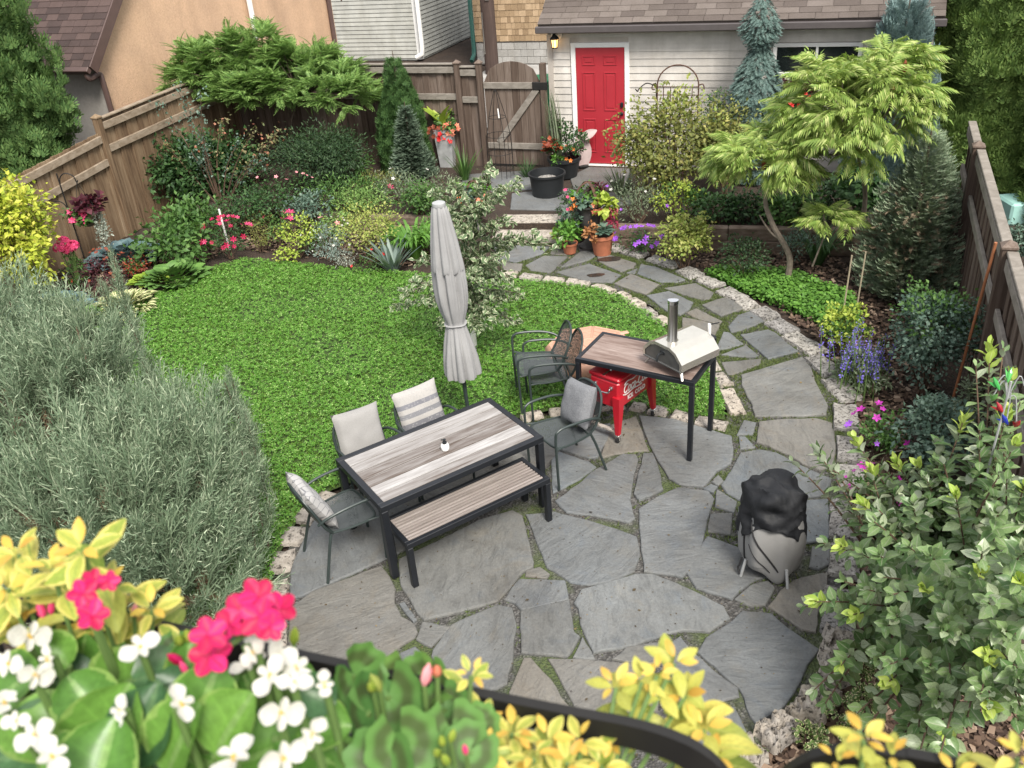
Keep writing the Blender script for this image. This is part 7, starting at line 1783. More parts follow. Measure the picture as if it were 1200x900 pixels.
b = np.array([*P(672, 262, .12)[:2], .1]); t = thing('fuchsia', 'dark leafed fuchsia with pink drops left of the urn', 'plant', b); g = Geo(); leaves_in(g, b + [0, 0, .32], (.2, .16, .24), 18, .09, 420, T_OVAL, .05); g.build('foliage', LM['dark_green'], t, b); g = Geo(); blooms(g, b + [0, 0, .3], (.22, .18, .28), 8, T_FL5, .04); g.build('blossom', LM['petal_pink'], t, b); g = Geo(); g.tube([b, b + [0, 0, .3]], .012, 6); g.build('stem', M['twig'], t, b)
# black tub with a stone
b = np.array([*P(642, 229, UPZ)[:2], UPZ + .026]); R = W(43, b) / 2; t = thing('black_tub', 'round black rubber tub holding water and a flat stone', 'tub', b); H_ = Ht(b, 202) - b[2]
g = Geo(); g.lathe([(R * .82, 0), (R * .95, H_ * .9), (R * 1.03, H_ * .92), (R * 1.03, H_), (R * .93, H_), (R * .80, H_ * .3)], b, 32); g.build('tub_body', M['black_plastic'], t, b)
g = Geo(); g.lathe([(.002, H_ * .62), (R * .88, H_ * .62)], b, 28, caps=False); g.build('water', M['water'], t, b)
s_ = b + [0, .02, H_ * .6]; g = Geo(); g.lathe([(.15, -.02), (.17, .03), (.13, .065), (.002, .075)], s_, 18, mod=lambda a, r, z, i: r * (1 + .12 * cos(2 * a))); o = g.build('tub_stone', M['kerb2'], origin=s_); tag(o, 'smooth grey stone lying in the black tub', 'stone')
# mixed pot behind the tub with papyrus
t, o, R = pot('planter', 'black planter of mixed dark foliage left of the red door', 662, 206, 40, .34, M['black_plastic'], UPZ + .026)
b = o - [0, 0, .342]
g = Geo(); leaves_in(g, o + [.05, 0, .25], (.36, .26, .28), 26, .12, 760, T_OVAL, .065); g.build('foliage', LM['deep_green'], t, b)
g = Geo(); leaves_in(g, o + [-.24, -.12, .16], (.1, .1, .18), 10, .06, 90, T_WIDE, .09); g.build('red_foliage', LM['rust_red'], t, b)
g = Geo(); leaves_in(g, o + [.2, -.08, .02], (.16, .12, .2), 10, .08, 160, T_OVAL, .06); g.build('purple_foliage', LM['burgundy'], t, b)
g = Geo(); leaves_in(g, o + [-.12, -.18, -.02], (.14, .08, .12), 10, .06, 140, T_OVAL, .055); g.build('green_trailer', LM['bright_green'], t, b)
g = Geo(); d = rdir(6); g.scatter(T_FL5, o + [.02, -.2, .1] + d * .15, np.cross([0, -1, .3], d), np.tile([0, -1, .4], (6, 1)), .04); g.build('blossom', LM['petal_orange'], t, b)
g = Geo(); n = 90; a = rng.random(n) * 2 * pi; k = rng.random(n); hgt_ = 1.15
g.scatter(T_BLADE, o + np.c_[-.1 + .05 * np.cos(a), .05 * np.sin(a), np.full(n, -.05)], np.c_[np.cos(a) * .34 * k - .08, np.sin(a) * .3 * k, np.ones(n)], np.c_[np.cos(a), np.sin(a), .2 + 0 * a], np.c_[np.full(n, .28), np.full(n, 1.15), np.full(n, 1.1)] * rng.uniform(.6, 1.05, (n, 1)))
g.build('grass_foliage', LM['grey_green'], t, b)
# pinkish leaf ornament by the door
b = np.array([*P(684, 197, UPZ)[:2], UPZ + .02]); t = thing('garden_ornament', 'pale pinkish leaf-shaped ornament leaning beside the red door', 'ornament', b)
T_ORN = T_grid(lambda t_: .26 * sin(pi * min(1, t_ * .9 + .08)) ** .8 + .01, 10, 6, .12, .15); g = Geo(); g.scatter(T_ORN, [b], [(-.06, .05, 1)], [(.25, -1, .1)], .62, 0, True); g.scatter(T_ORN, [b + [0, .012, 0]], [(-.06, .05, 1)], [(.25, -1, .1)], .62, 0, True); g.scatter(T_ORN, [b + [-.02, -.02, .52]], [(.9, -.1, .5)], [(-.3, -1, .6)], .3, 0, True)
g.build('ornament_leaf', plain('pale_pink_ornament', (.42, .33, .32), .6), t, b); g = Geo(); g.box(b[0] - .09, b[1] - .06, UPZ + .012, b[0] + .09, b[1] + .06, UPZ + .06, .01); g.build('foot', M['iron'], t, b)
# zinc planter with canna
b = np.array([*P(526, 194, UPZ)[:2], UPZ - .01]); t = thing('tall_planter', 'tall tapered zinc planter overflowing with canna and orange flowers', 'planter', b); zt_ = Ht(b, 150) - b[2]; w0, w1 = W(20, b) / 2, W(27, b) / 2
g = Geo(); g.lathe([(w0 * 1.1, 0), (w1 * 1.12, zt_), (w1 * 1.02, zt_), (w1 * .98, zt_ * .9)], b, 4); g.V[0][:] = (g.V[0] - b) @ np.array([[cos(.5), sin(.5), 0], [-sin(.5), cos(.5), 0], [0, 0, 1]]) + b; g.S[0][:] = False; g.build('planter_body', M['zinc'], t, b)
g = Geo(); g.lathe([(.002, zt_ * .92), (w1 * .9, zt_ * .92)], b, 12, caps=False); g.build('soil', M['soil'], t, b); o = b + [0, 0, zt_]
g = Geo(); leaves_in(g, o + [0, 0, .1], (.3, .25, .2), 18, .1, 360, T_OVAL, .075); g.build('foliage', LM['mid_green'], t, b)
T_CANNA = T_grid(lambda q: .20 * sin(pi * min(1, q * .9 + .06)) ** .8 + .004, 7, 4, .35, .12); g = Geo()
for a, l in ((.4, .62), (2.2, .6), (3.6, .5), (5.2, .5), (1.3, .75)): g.scatter(T_CANNA, [o + [-.04, 0, .05]], [(cos(a) * .45 - .1, sin(a) * .4, 1)], [(-cos(a), -sin(a) - .6, .5)], l, 0, True)
g.build('canna_leaf', LM['lime'], t, b)
for nm, cl_, c, m_, lf2 in (('orange_blossom', 'petal_salmon', [.12, -.18, .02], 16, None), ('orange_foliage', 'rust_red', [-.18, -.16, -.02], 10, None), ('red_blossom', 'petal_red', [.0, -.22, -.12], 8, None)):
    g = Geo(); d = rdir(m_); g.scatter(T_FL5, o + c + d * [.14, .06, .1], np.cross([0, -1, .3], d), np.tile([0, -1, .4], (m_, 1)) + d * .4, .05); g.build(nm, LM[cl_], t, b)
# wire obelisk by the gate
b = np.array([*P(588, 208, UPZ)[:2], UPZ - .01]); t = thing('wire_obelisk', 'tall black wire plant support standing before the gate', 'plant support', b); zt_ = Ht(b, 105) - b[2]; g = Geo()
for k in range(4):
    a = k * pi / 2 + .4; g.tube(smooth_path([b + [.23 * cos(a), .23 * sin(a), 0], b + [.22 * cos(a), .22 * sin(a), zt_ * .5], b + [.06 * cos(a), .06 * sin(a), zt_ * .92], b + [0, 0, zt_]], 4), .006, 5)
for f, r in ((.12, .23), (.3, .225), (.5, .22), (.7, .15)): g.tube([b + [r * cos(u), r * sin(u), zt_ * f] for u in np.arange(18) / 18 * 2 * pi], .005, 5, closed=True)
for k in range(8):
    a = k * pi / 4; g.tube([b + [.23 * cos(a), .23 * sin(a), .02], b + [.22 * cos(a), .22 * sin(a), zt_ * .5]], .0035, 4)
g.build('wire_frame', M['iron'], t, b)
g = Geo(); g.tube([b + [.02, -.2, zt_ * .82], b + [.03, -.21, zt_ * .72]], .012, 6); g.build('white_tag', M['white_plastic'], t, b)
tuft('ornamental_grass', 'fine green grass at the foot of the garden gate', 'plant', 545, 212, 44, 168, 'mid_green', UPZ, T_BLADE, 50, .4)
tuft('ornamental_grass', 'thin dark grass in front of the gate beside the tub', 'plant', 618, 208, 44, 180, 'deep_green', UPZ, T_BLADE, 60, .35)
# arched trellis and small hook by the siding
b = np.array([*P(792, 207, UPZ)[:2], UPZ - .01]); t = thing('arched_trellis', 'rusty arched metal trellis against the cream siding', 'trellis', b); hw_ = W(46, b) / 2; zz_t = Ht(b, 76) - b[2]; zs = Ht(b, 100) - b[2]; g = Geo(); e = U3
g.tube([b - e * hw_, b - e * hw_ + Z3 * zs] + [b - e * hw_ * cos(u) + Z3 * (zs + (zz_t - zs) * sin(u)) for u in np.linspace(.1, pi - .1, 14)] + [b + e * hw_ + Z3 * zs, b + e * hw_], .012, 6)
for k in range(5): x = -hw_ * .7 + k * hw_ * .35; g.tube([b + e * x, b + e * x + Z3 * (zs - .02)], .008, 5)
for f in (.5, .72, .9, .985): g.tube([b - e * hw_ + Z3 * zs * f, b + e * hw_ + Z3 * zs * f], .008, 5)
for s in (-1, 1): g.tube(smooth_path([b + e * s * hw_ + Z3 * zs, b + e * s * (hw_ + .07) + Z3 * (zs + .02), b + e * s * (hw_ + .09) + Z3 * (zs - .06), b + e * s * (hw_ + .04) + Z3 * (zs - .07)], 4), .010, 5)
g.build('trellis_bars', M['rust'], t, b)
b = np.array([*P(768, 208, UPZ)[:2], UPZ - .01]); g = Geo(); zt_ = Ht(b, 100) - b[2]; g.tube(smooth_path([b, b + Z3 * (zt_ - .1), b + Z3 * zt_ - e * .05, b + Z3 * (zt_ + .03) - e * .17, b + Z3 * (zt_ - .06) - e * .29, b + Z3 * (zt_ - .10) - e * .31, b + Z3 * (zt_ - .06) - e * .35], 5), .010, 6); tag(g.build('plant_hook', M['iron'], origin=b), 'black curled plant hook left of the arched trellis', 'hook')
# window box
s0, zb = FS(908, 112); s1, _ = FS(968, 110); zb2 = FS(930, 122)[1]; b = GP(s0, -.02, zb2); t = thing('window_box', 'flower box under the garage window with dark red foliage', 'window box', b)
g = Geo(); g.obox(GP(s0, -.24, zb2), U3 * (s1 - s0), V3x * .225, Z3 * .2, .01); g.build('box', M['pole_wood'], t, b); o = GP((s0 + s1) / 2, -.15, zb2 + .25)
g = Geo(); leaves_in(g, o - U3 * .12, (.34, .15, .16), 16, .09, 260, T_WIDE, .09); g.build('red_foliage', LM['burgundy'], t, b)
g = Geo(); leaves_in(g, o + Z3 * .18 + U3 * .1, (.24, .14, .16), 12, .09, 220, T_OVAL, .07); g.build('green_foliage', LM['bronze'], t, b)
g = Geo(); d = rdir(8); g.scatter(T_FL5, o - V3x * .18 - Z3 * .1 + d * [.2, .04, .1], np.cross([0, -1, .3], d), np.tile([0, -1, .4], (8, 1)), .04); g.build('blossom', LM['petal_red'], t, b)
# coloured garden spinner by the right fence
b = np.array([*(onplane(1168, 500, V3(RG - UX * .42, 0), VX)[:2]), -.09]); t = thing('garden_spinner', 'curved wire stake carrying small green, blue and red glass birds', 'ornament', b); zc_ = lambda px, py: onplane(px, py, b, UX)
g = Geo(); top_ = zc_(1185, 447); g.tube(smooth_path([b, b + (top_ - b) * [.3, .3, .6], top_], 5), .007, 6)
for (px, py) in ((1165, 462), (1200, 452), (1168, 450), (1180, 490), (1191, 500)): g.tube(smooth_path([top_ - [0, 0, .12], (top_ + zc_(px, py)) / 2 + [0, 0, .05], zc_(px, py)], 4), .004, 5)
g.build('wire_stem', M['zinc'], t, b)
for (px, py, c, nm) in ((1168, 450, (.06, .34, .08), 'green_bird'), (1183, 440, (.08, .36, .08), 'green_bird'), (1165, 466, (.16, .38, .10), 'green_bird'), (1178, 492, (.02, .035, .30), 'blue_bird'), (1192, 497, (.38, .025, .04), 'red_bird'), (1172, 478, (.35, .03, .04), 'red_bird')):
    q = zc_(px, py); g = Geo(); a = random.uniform(0, 6); d = np.array([cos(a) * .5, sin(a) * .5, .8]); g.tube([q - d * .045, q - d * .02, q + d * .015, q + d * .05], [.003, .012, .014, .002], 8); s_ = np.cross(d, [.2, .9, .1]); g.add([q, q + s_ * .05 + d * .04, q + s_ * .02 - d * .02], [(0, 1, 2)]); g.build(nm, plain(nm + '_glass', c, .15), t, b)
# ------------------------------------------------------------------ the balcony planter in the foreground
ZR = 4.42                                                            # level of its top rail
rp = lambda px, py, z=ZR: P(px, py, z)
A_, B_, E_ = rp(150, 742), rp(538, 803), rp(752, 862)
rb_ = rp(538, 803); t = thing('planter_rack', 'black flat-bar planter rack hung on the balcony', 'planter rack', rb_)
dr_ = nrm((E_ - A_) * [1, 1, 0]); nr_ = np.array([-dr_[1], dr_[0], 0]); Lr_ = np.dot(E_ - A_, dr_)
A_ = E_ - dr_ * Lr_ - dr_ * .25
def flatbar(g, pth, w=.022, th=.006, mode='v'):
    "flat bar along pth, w tall"
    pth = [np.asarray(q, float) for q in pth]; V = []; F = []; m = len(pth)
    for i, q in enumerate(pth):
        tt_ = nrm(pth[min(i + 1, m - 1)] - pth[max(i - 1, 0)]); s_ = nr_; u = nrm(np.cross(s_, tt_))
        for a, b in ((-1, -1), (1, -1), (1, 1), (-1, 1)): V.append(q + s_ * a * th / 2 + u * b * w / 2)
    for i in range(m - 1):
        for k in range(4): F.append((i * 4 + k, i * 4 + (k + 1) % 4, i * 4 + 4 + (k + 1) % 4, i * 4 + 4 + k))
    F += [(3, 2, 1, 0), tuple((m - 1) * 4 + k for k in range(4))]; g.add(V, F)
g = Geo(); corner = [E_ - dr_ * .10, E_ - dr_ * .05, E_, E_ + dr_ * .035 - Z3 * .010, E_ + dr_ * .055 - Z3 * .034, E_ + dr_ * .062 - Z3 * .07, E_ + dr_ * .062 - Z3 * .26]
flatbar(g, [A_, (A_ + B_) / 2] + smooth_path(corner, 4), .024, .008); g.build('top_bar', M['iron'], t, rb_)
g = Geo(); flatbar(g, [A_ - Z3 * .26, E_ + dr_ * .058 - Z3 * .26], .024, .008); g.build('lower_bar', M['iron'], t, rb_)
for s in np.arange(0.02, np.dot(E_ - A_, dr_), .155):
    q = E_ - dr_ * (s + .135); 
    g = Geo(); g.obox(q - dr_ * .011 - nr_ * .0035 - Z3 * .012, dr_ * .022, nr_ * .007, -Z3 * .245, .001); g.build('upright', M['iron'], t, rb_)
    g = Geo(); g.obox(q - dr_ * .011 - nr_ * .004 - Z3 * .264, dr_ * .022, -nr_ * .26, -Z3 * .006, .001); g.build('shelf_bar', M['iron'], t, rb_)
# the second rack, only its corner shows at the right
C2 = rp(1045, 892); rb2 = C2; t2 = thing('planter_rack', 'second black planter rack, only its rounded corner showing', 'planter rack', rb2); g = Geo()
flatbar(g, smooth_path([C2 - dr_ * .062 - Z3 * .26, C2 - dr_ * .062 - Z3 * .07, C2 - dr_ * .05 - Z3 * .025, C2 - dr_ * .02 - Z3 * .004, C2 + dr_ * .03, C2 + dr_ * .06, C2 + dr_ * .7], 4), .024, .008); g.build('top_bar', M['iron'], t2, rb2)
g = Geo(); flatbar(g, [C2 - dr_ * .058 - Z3 * .26, C2 + dr_ * .7 - Z3 * .26], .024, .008); g.build('lower_bar', M['iron'], t2, rb2)
for s in (.14, .30, .46, .62):
    q = C2 + dr_ * s; g = Geo(); g.obox(q - dr_ * .011 - nr_ * .0035 - Z3 * .012, dr_ * .022, nr_ * .007, -Z3 * .245, .001); g.build('upright', M['iron'], t2, rb2)
    g = Geo(); g.obox(q - dr_ * .011 - nr_ * .004 - Z3 * .264, dr_ * .022, -nr_ * .26, -Z3 * .006, .001); g.build('shelf_bar', M['iron'], t2, rb2)
# troughs standing in the racks
def trough(label, o, L):
    t = thing('planter_box', label, 'planter', o); g = Geo(); w = .215; h = .20
    for (p, a, b, c) in ((o, dr_ * L, -nr_ * w, Z3 * .012), (o + Z3 * .0125, dr_ * L, -nr_ * .012, Z3 * h), (o - nr_ * (w - .012) + Z3 * .0125, dr_ * L, -nr_ * .012, Z3 * h), (o - nr_ * .0125 + Z3 * .0125, dr_ * .012, -nr_ * (w - .025), Z3 * h), (o - nr_ * .0125 + Z3 * .0125 + dr_ * (L - .012), dr_ * .012, -nr_ * (w - .025), Z3 * h)): g.obox(p, a, b, c, .002)
    g.build('trough', M['black_plastic'], t, o); g = Geo(); g.obox(o - nr_ * .013 + Z3 * .02 + dr_ * .013, dr_ * (L - .026), -nr_ * (w - .026), Z3 * .165); g.build('soil', M['soil'], t, o); return t
o1 = A_ + dr_ * .02 - nr_ * .012 - Z3 * .262; trough('black plastic trough packed with begonias and geraniums', o1, float(np.dot(E_ - A_, dr_)) + .02)
o2 = C2 - dr_ * .045 - nr_ * .012 - Z3 * .262; trough('second black trough at the lower right corner', o2, .7)
# balcony railing and deck that carry the racks
rl = thing('balcony_railing', 'dark metal balcony railing that carries the planters', 'railing', A_ - nr_ * .262 - Z3 * 1.15); og = A_ - nr_ * .262 - Z3 * 1.15
g = Geo(); g.obox(A_ - nr_ * .245 - dr_ * .6 - Z3 * .30, dr_ * 3.0, -nr_ * .04, Z3 * .035, .003); g.build('hand_rail', M['iron'], rl, og)
for s in (-.5, .9, 2.3):
    g = Geo(); g.obox(A_ - nr_ * .245 + dr_ * s - Z3 * 1.15, dr_ * .04, -nr_ * .04, Z3 * .849, .002); g.build('post', M['iron'], rl, og)
g = Geo(); g.obox(A_ - nr_ * .2 - dr_ * .9 - Z3 * 1.32, dr_ * 3.8, -nr_ * 1.6, Z3 * .17); kind(g.build('balcony_deck', M['timber']), 'structure')
g = Geo(); g.obox(A_ - nr_ * .45 - dr_ * .9 - Z3 * 1.325, dr_ * 3.8, -nr_ * .2, -Z3 * 3.2); kind(g.build('house_wall', M['render']), 'structure')

# --- plants in the troughs (leaf shapes with enough faces to bend)
T_ROUND = T_grid(lambda t_: .50 * sqrt(max(0, 1 - (2 * min(1, t_ * .97 + .02) - 1) ** 2)) + .002, 9, 6, .12, .22, .02)
T_COLEUS = T_grid(lambda t_: .25 * max(0, sin(pi * min(1, t_ * .95 + .03))) ** .85 + .003, 8, 4, .34, .10)
def T_geranium():
    V = [(0, 0, 0)]; UV = [(.5, .5)]; F = []; n = 36; R = 6
    for r in range(1, R + 1):
        for k in range(n):
            a = (k / (n - 1)) * (2 * pi - .5) + .25 - pi / 2 + 0; q = r / R; rr = q * .5 * (1 + .09 * q * cos(9 * a) * .55); V.append((rr * cos(a), rr * sin(a), .30 * rr * rr * 2 + .022 * q * q * sin(9 * a + .6))); UV.append((.5 + q * .5 * cos(a), .5 + q * .5 * sin(a)))
    for k in range(n - 1): F.append((0, 1 + k, 2 + k))
    for r in range(R - 1):
        for k in range(n - 1): a = 1 + r * n + k; F.append((a, a + n, a + n + 1, a + 1))
    return T_from(V, F, UV)
T_GER = T_geranium()
T_PETAL = T_grid(lambda t_: .46 * max(0, sin(pi * min(1, (t_ * .86 + .10)))) ** .75 * (.45 + .75 * t_) + .004, 7, 4, .10, .16, .03, .10)
lm('begonia', (.075, .19, .035), (.16, .32, .06), .30, .30, edge=(.24, .38, .10), edge_at=.90, c3=(.30, .46, .11), rib=(.2, .34, .1), veins=5, vein_gain=1.22)
lm('begonia_dark', (.03, .085, .035), (.06, .135, .05), .35, .2, rib=(.09, .17, .07), veins=5, vein_gain=1.3)
lm('geranium_green', (.065, .165, .04), (.13, .27, .065), .55, .28, ring=(.055, .065, .025), c3=(.2, .36, .09))
lm('coleus_yellow', (.38, .42, .075), (.62, .58, .13), .45, .32, rib=(.50, .52, .12), c3=(.74, .64, .16), veins=6, vein_gain=.86)
lm('coleus_mix', (.27, .36, .055), (.54, .52, .11), .45, .32, edge=(.66, .60, .16), edge_at=.62, rib=(.28, .36, .07), c3=(.62, .58, .12), veins=6, vein_gain=.85)
lm('coleus_green', (.22, .32, .05), (.42, .46, .09), .45, .32, rib=(.45, .5, .12), c3=(.5, .5, .12), veins=6, vein_gain=.82)
lm('coleus_heart', (.52, .30, .05), (.66, .48, .09), .45, .3)
D8 = lambda px, py, z: depth(P(px, py, z))
def S_(px_len, p): return px_len * depth(p) / FPX
def viewdir(p): return nrm(_C - p)
def screen(dx, dy): return _R * dx - _U * dy                         # a direction in the view, used only to pick how a sprig leans
def root_for(p):
    s = np.dot(p - A_, dr_); base = A_ + dr_ * np.clip(s, .03, np.dot(E_ - A_, dr_) - .03) - nr_ * np.clip(-np.dot(p - A_, nr_), .05, .19); base[2] = o1[2] + .18; return base
def root2(p):
    s = np.dot(p - C2, dr_); base = C2 + dr_ * np.clip(s, -.02, .6) - nr_ * np.clip(-np.dot(p - C2, nr_), .05, .19); base[2] = o2[2] + .18; return base
def stem(g, a, b, r=.003): g.tube(smooth_path([a, (a + b) / 2 + (b - a)[2] * np.array([0, 0, .12]), b], 5), np.linspace(r * 1.3, r, 11), 6)

def begonia(label, spots, flowers, dark=(), z0=4.46):
    b = root_for(P(*spots[0][:2], z0)); t = thing('begonia', label, 'flowers', b, group='white begonias in the trough'); g = Geo(); st = Geo()
    for i, s in enumerate(spots):
        px, py, L = s[:3]; ang = s[3] if len(s) > 3 else random.uniform(0, 6.28); z = s[4] if len(s) > 4 else z0 + random.uniform(-.03, .03)
        p = P(px, py, z); L = S_(L, p); yd = nrm(screen(cos(ang), sin(ang)) + UPV * .1 + rdir(1)[0] * .25); n_ = nrm(viewdir(p) * .65 + UPV * .7 + rdir(1)[0] * .4)
        g.scatter(T_ROUND, [p - yd * L * .5], [yd], [n_], [[L * random.uniform(.9, 1.1), L, L * random.uniform(.8, 1.5)]], 1 if i in dark else 0, True); stem(st, root_for(p), p - yd * L * .5, .003)
    g.build('foliage', [LM['begonia'], LM['begonia_dark']], t, b, sharp=0)
    for (px, py, r) in flowers:
        p = P(px, py, z0 + .055 + random.uniform(-.015, .012)); r = S_(r, p) * random.uniform(1.0, 1.42); g = Geo(); n_ = nrm(viewdir(p) + UPV * .3 + rdir(1)[0] * .8); u = nrm(np.cross(n_, rdir(1)[0])); v = np.cross(n_, u); a0 = random.random() * 6
        for k, (a, s) in enumerate(((0, 1), (pi, .95), (pi / 2, .62), (-pi / 2, .62))):
            d = u * cos(a0 + a) + v * sin(a0 + a); g.scatter(T_PETAL, [p + n_ * .001 * k], [d + n_ * .12], [n_], [[r * (1.15 if k < 2 else .8) * s, r * s, r * s]], 0, True)
        fl_ = g.build('blossom', LM['petal_white'], t, b, sharp=0)
        gc = Geo(); gc.lathe([(.002, -.002), (r * .07, 0), (r * .08, r * .07), (.001, r * .11)], p + n_ * .002, 8); gc.build('flower_eye', LM['coleus_heart'], fl_, b); stem(st, root_for(p), p - n_ * .004, .0025)
    st.build('stem', M['green_stem'], t, b)
def geranium(label, leaves, heads, z0=4.45, colour='petal_hot', bud=()):
    b = root_for(P(*(leaves or heads)[0][:2], z0)); t = thing('geranium', label, 'flowers', b); st = Geo()
    if leaves:
        g = Geo()
        for (px, py, L) in leaves:
            p = P(px, py, z0 + random.uniform(-.03, .02)); L = S_(L, p); n_ = nrm(viewdir(p) * .55 + UPV * .75 + rdir(1)[0] * .35); g.scatter(T_GER, [p], [nrm(screen(random.uniform(-.5, .5), 1) + rdir(1)[0] * .6)], [n_], [[L, L, L * random.uniform(.6, 1.6)]], 0, True); stem(st, root_for(p), p, .003)
        g.build('foliage', LM['geranium_green'], t, b, sharp=0)
    for hd in heads:
        px, py, fl, z = hd; hp_ = P(px, py, z); st_b = root_for(hp_); stem(st, st_b, hp_ - UPV * .01, .0035)
        for (fx, fy, r) in fl:
            p = P(fx, fy, z + .02 + random.uniform(-.014, .016)); r = S_(r, p) * random.uniform(.75, .98); n_ = nrm(viewdir(p) * .9 + UPV * .35 + rdir(1)[0] * .35); u = nrm(np.cross(n_, [0.3, .2, .9])); v = np.cross(n_, u); a0 = random.random() * 6; g = Geo()
            for k in range(5):
                a = a0 + k * 2 * pi / 5; d = u * cos(a) + v * sin(a); g.scatter(T_PETAL, [p + n_ * .0008 * k], [d + n_ * .14], [n_], [[r * .98, r, r]], 0, True)
            g.build('blossom', LM[colour], t, b, sharp=0); stem(st, hp_, p - n_ * .006, .0018)
    for (px, py, r, c) in bud:
        p = P(px, py, z0 + .03); g = Geo(); r = S_(r, p); d = nrm(viewdir(p) * .2 + UPV + rdir(1)[0] * .5)
        g.tube([p - d * r, p - d * r * .4, p + d * r * .4, p + d * r], [r * .15, r * .42, r * .36, r * .05], 8); g.build('bud', LM[c], t, b); stem(st, root_for(p), p - d * r, .0018)
    st.build('stem', M['green_stem'], t, b)
def coleus(label, sprigs, z0=4.47, leaf='coleus_yellow', rf=None, group=None):
    rf = rf or root_for; b = rf(P(*sprigs[0][:2], z0)); t = thing('coleus', label, 'plant', b, group=group); g = Geo(); st = Geo()
    for sp in sprigs:
        px, py, L = sp[:3]; z = sp[3] if len(sp) > 3 else z0; p = P(px, py, z); L = S_(L, p); ax = nrm(UPV * .9 + viewdir(p) * .35 + rdir(1)[0] * .35); u = nrm(np.cross(ax, rdir(1)[0])); v = np.cross(ax, u)
        r0 = rf(p); stem(st, r0, p, .0017)
        for tier, (dz, s, el, mt) in enumerate(((-.05, 1.05, .05, 2), (-.022, .9, .22, 0), (0.0, .62, .42, 0), (.006, .42, .6, 1))):
            for k in range(2 if tier < 1 else 3):
                m_ = 2 if tier < 1 else 3; a = k * 2 * pi / m_ + tier * 1.2 + random.uniform(-.2, .2); d = u * cos(a) + v * sin(a); s2 = L * s * random.uniform(.85, 1.12)
                g.scatter(T_COLEUS, [p + ax * dz + d * .004], [d + ax * el + rdir(1)[0] * .12], [ax - d * el + rdir(1)[0] * .2], [[s2, s2, s2 * random.uniform(.6, 1.3)]], mt, True)
    g.build('foliage', [LM[leaf], LM['coleus_heart'], LM['coleus_green']], t, b, sharp=0); st.build('stem', M['green_stem'], t, b)

coleus('yellow coleus at the left end of the near trough, above the white begonias', [(62, 668, 58, 4.52), (98, 645, 62, 4.55), (22, 650, 56, 4.52), (10, 690, 60, 4.5), (130, 690, 56, 4.49), (60, 715, 62, 4.46), (178, 715, 46, 4.47), (20, 740, 56, 4.44), (110, 735, 50, 4.45), (165, 742, 40, 4.44), (-25, 690, 60, 4.48), (150, 715, 44, 4.46)], leaf='coleus_mix')
begonia('white begonia with big round glossy leaves at the lower left corner', [(50, 880, 110, 3.0), (45, 855, 80, .5), (125, 850, 100, -1.0), (20, 800, 70, 2.5), (75, 800, 70, .3), (150, 800, 80, -.6), (-20, 850, 90, 3), (10, 880, 60, 1), (95, 770, 50, -1.2), (170, 850, 90, -1.5), (120, 890, 90, -1.4), (75, 890, 60, -.5), (60, 765, 50, -2.4), (185, 790, 60, -.2), (100, 820, 70, -2.0)],
        [(33, 745, 24), (12, 778, 22), (40, 790, 20), (5, 826, 18), (42, 862, 20), (20, 845, 15), (165, 760, 22), (143, 833, 18), (60, 888, 24), (58, 770, 14)], dark=(0, 4, 9, 13))
begonia('white begonia in the middle of the near trough under the pink geranium', [(210, 868, 100, -1.2), (270, 850, 84, -.8), (285, 868, 70, 1.0), (240, 820, 80, -1.0), (300, 825, 70, -1.8), (345, 835, 70, .4), (380, 850, 60, .2), (180, 895, 110, -.2), (250, 895, 90, .2), (315, 880, 80, -.5), (220, 780, 60, -1.5), (340, 800, 60, -.6), (370, 815, 50, .2), (260, 880, 56, -2.5), (205, 815, 70, -2.6), (360, 880, 80, .6), (290, 890, 60, 1.4)],
        [(292, 780, 22), (318, 792, 24), (345, 783, 24), (328, 770, 18), (328, 835, 22), (303, 748, 16), (366, 858, 20), (330, 886, 28), (275, 890, 26), (210, 826, 18), (345, 802, 18), (298, 765, 18), (380, 800, 14)], dark=(2, 7, 12, 14))
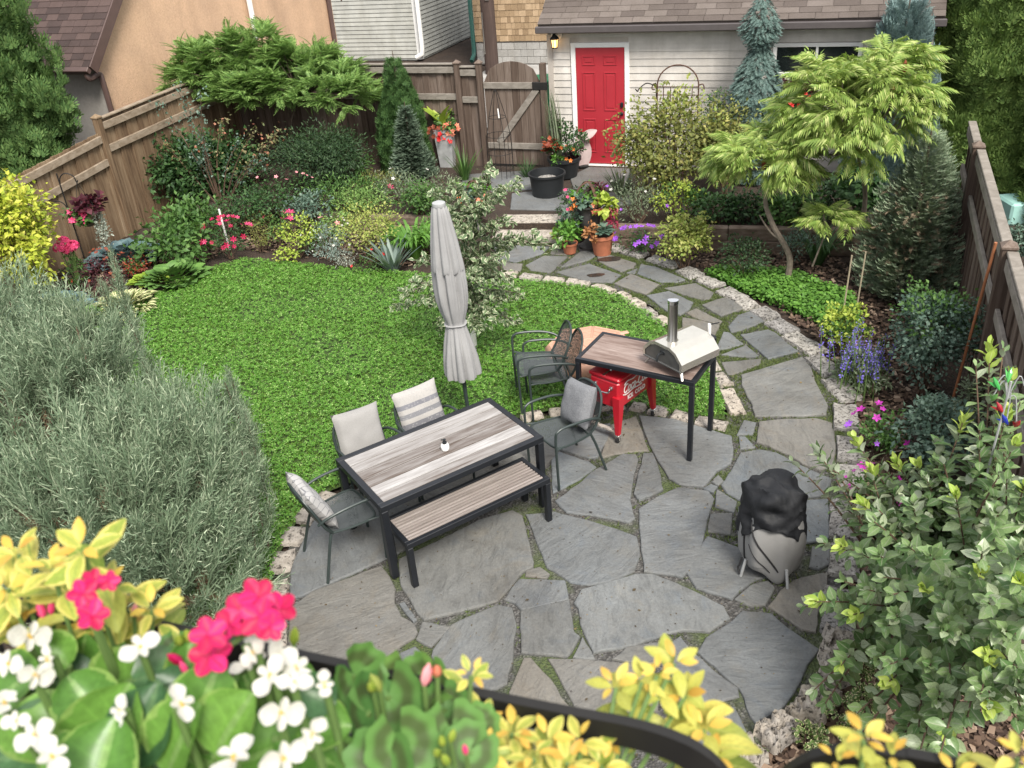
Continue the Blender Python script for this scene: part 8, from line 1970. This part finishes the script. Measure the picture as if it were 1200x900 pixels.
geranium('pink geranium with two open clusters in the middle of the near trough', [(300, 800, 60), (250, 800, 50), (205, 760, 40)],
         [(285, 745, [(245, 745, 30), (248, 770, 32), (285, 722, 30), (300, 700, 26), (305, 725, 26), (330, 712, 24), (268, 735, 26), (318, 735, 18)], 4.52)], bud=[(205, 772, 14, 'petal_hot'), (215, 782, 10, 'petal_pink'), (232, 812, 10, 'petal_hot'), (210, 750, 14, 'lime'), (220, 745, 14, 'lime'), (345, 745, 14, 'lime')])
geranium('red pink geranium opening among the yellow coleus at the left', [(90, 770, 50), (150, 775, 48)], [(98, 700, [(97, 695, 22), (108, 722, 22), (128, 681, 15), (108, 680, 16)], 4.535)], z0=4.44, bud=[(48, 714, 13, 'petal_pink'), (142, 705, 12, 'petal_pink'), (60, 712, 10, 'petal_pink'), (158, 715, 10, 'petal_soft')])
geranium('green geranium with scalloped dark-ringed leaves near the rail upright', [(415, 790, 74), (455, 815, 84), (430, 835, 92), (480, 795, 80), (500, 800, 70), (500, 850, 90), (470, 870, 90), (420, 870, 84), (530, 860, 80), (395, 812, 60), (550, 880, 70), (450, 895, 90), (400, 895, 70), (520, 830, 60), (560, 850, 50)], [],
         bud=[(518, 868, 12, 'lime'), (530, 862, 11, 'lime'), (545, 878, 9, 'petal_pink'), (512, 882, 12, 'lime'), (522, 890, 12, 'lime'), (500, 790, 16, 'petal_soft'), (512, 786, 14, 'petal_salmon'), (440, 800, 16, 'yellow_green'), (435, 805, 14, 'lime')])
coleus('yellow coleus under the planter rail beside the geranium', [(552, 792, 32, 4.46), (565, 856, 52, 4.43), (600, 860, 52, 4.44), (640, 870, 56, 4.44), (570, 885, 50, 4.44), (625, 890, 48, 4.45), (680, 870, 46, 4.43), (665, 895, 50, 4.44), (600, 890, 50, 4.42), (655, 862, 36, 4.40), (705, 898, 44, 4.42)], leaf='coleus_mix')
coleus('tall yellow coleus reaching past the rounded rack corner', [(722, 806, 46, 4.41), (790, 778, 50, 4.40), (803, 816, 54, 4.38), (826, 856, 58, 4.37), (752, 800, 40, 4.40), (835, 892, 50, 4.36), (770, 792, 36, 4.41), (720, 872, 34, 4.40)], leaf='coleus_yellow')
coleus('yellow coleus of the second trough at the bottom right', [(1012, 868, 52, 4.46), (1045, 890, 44, 4.45), (980, 896, 38, 4.45), (1192, 888, 50, 4.46), (1120, 912, 44, 4.43)], leaf='coleus_yellow', rf=root2)
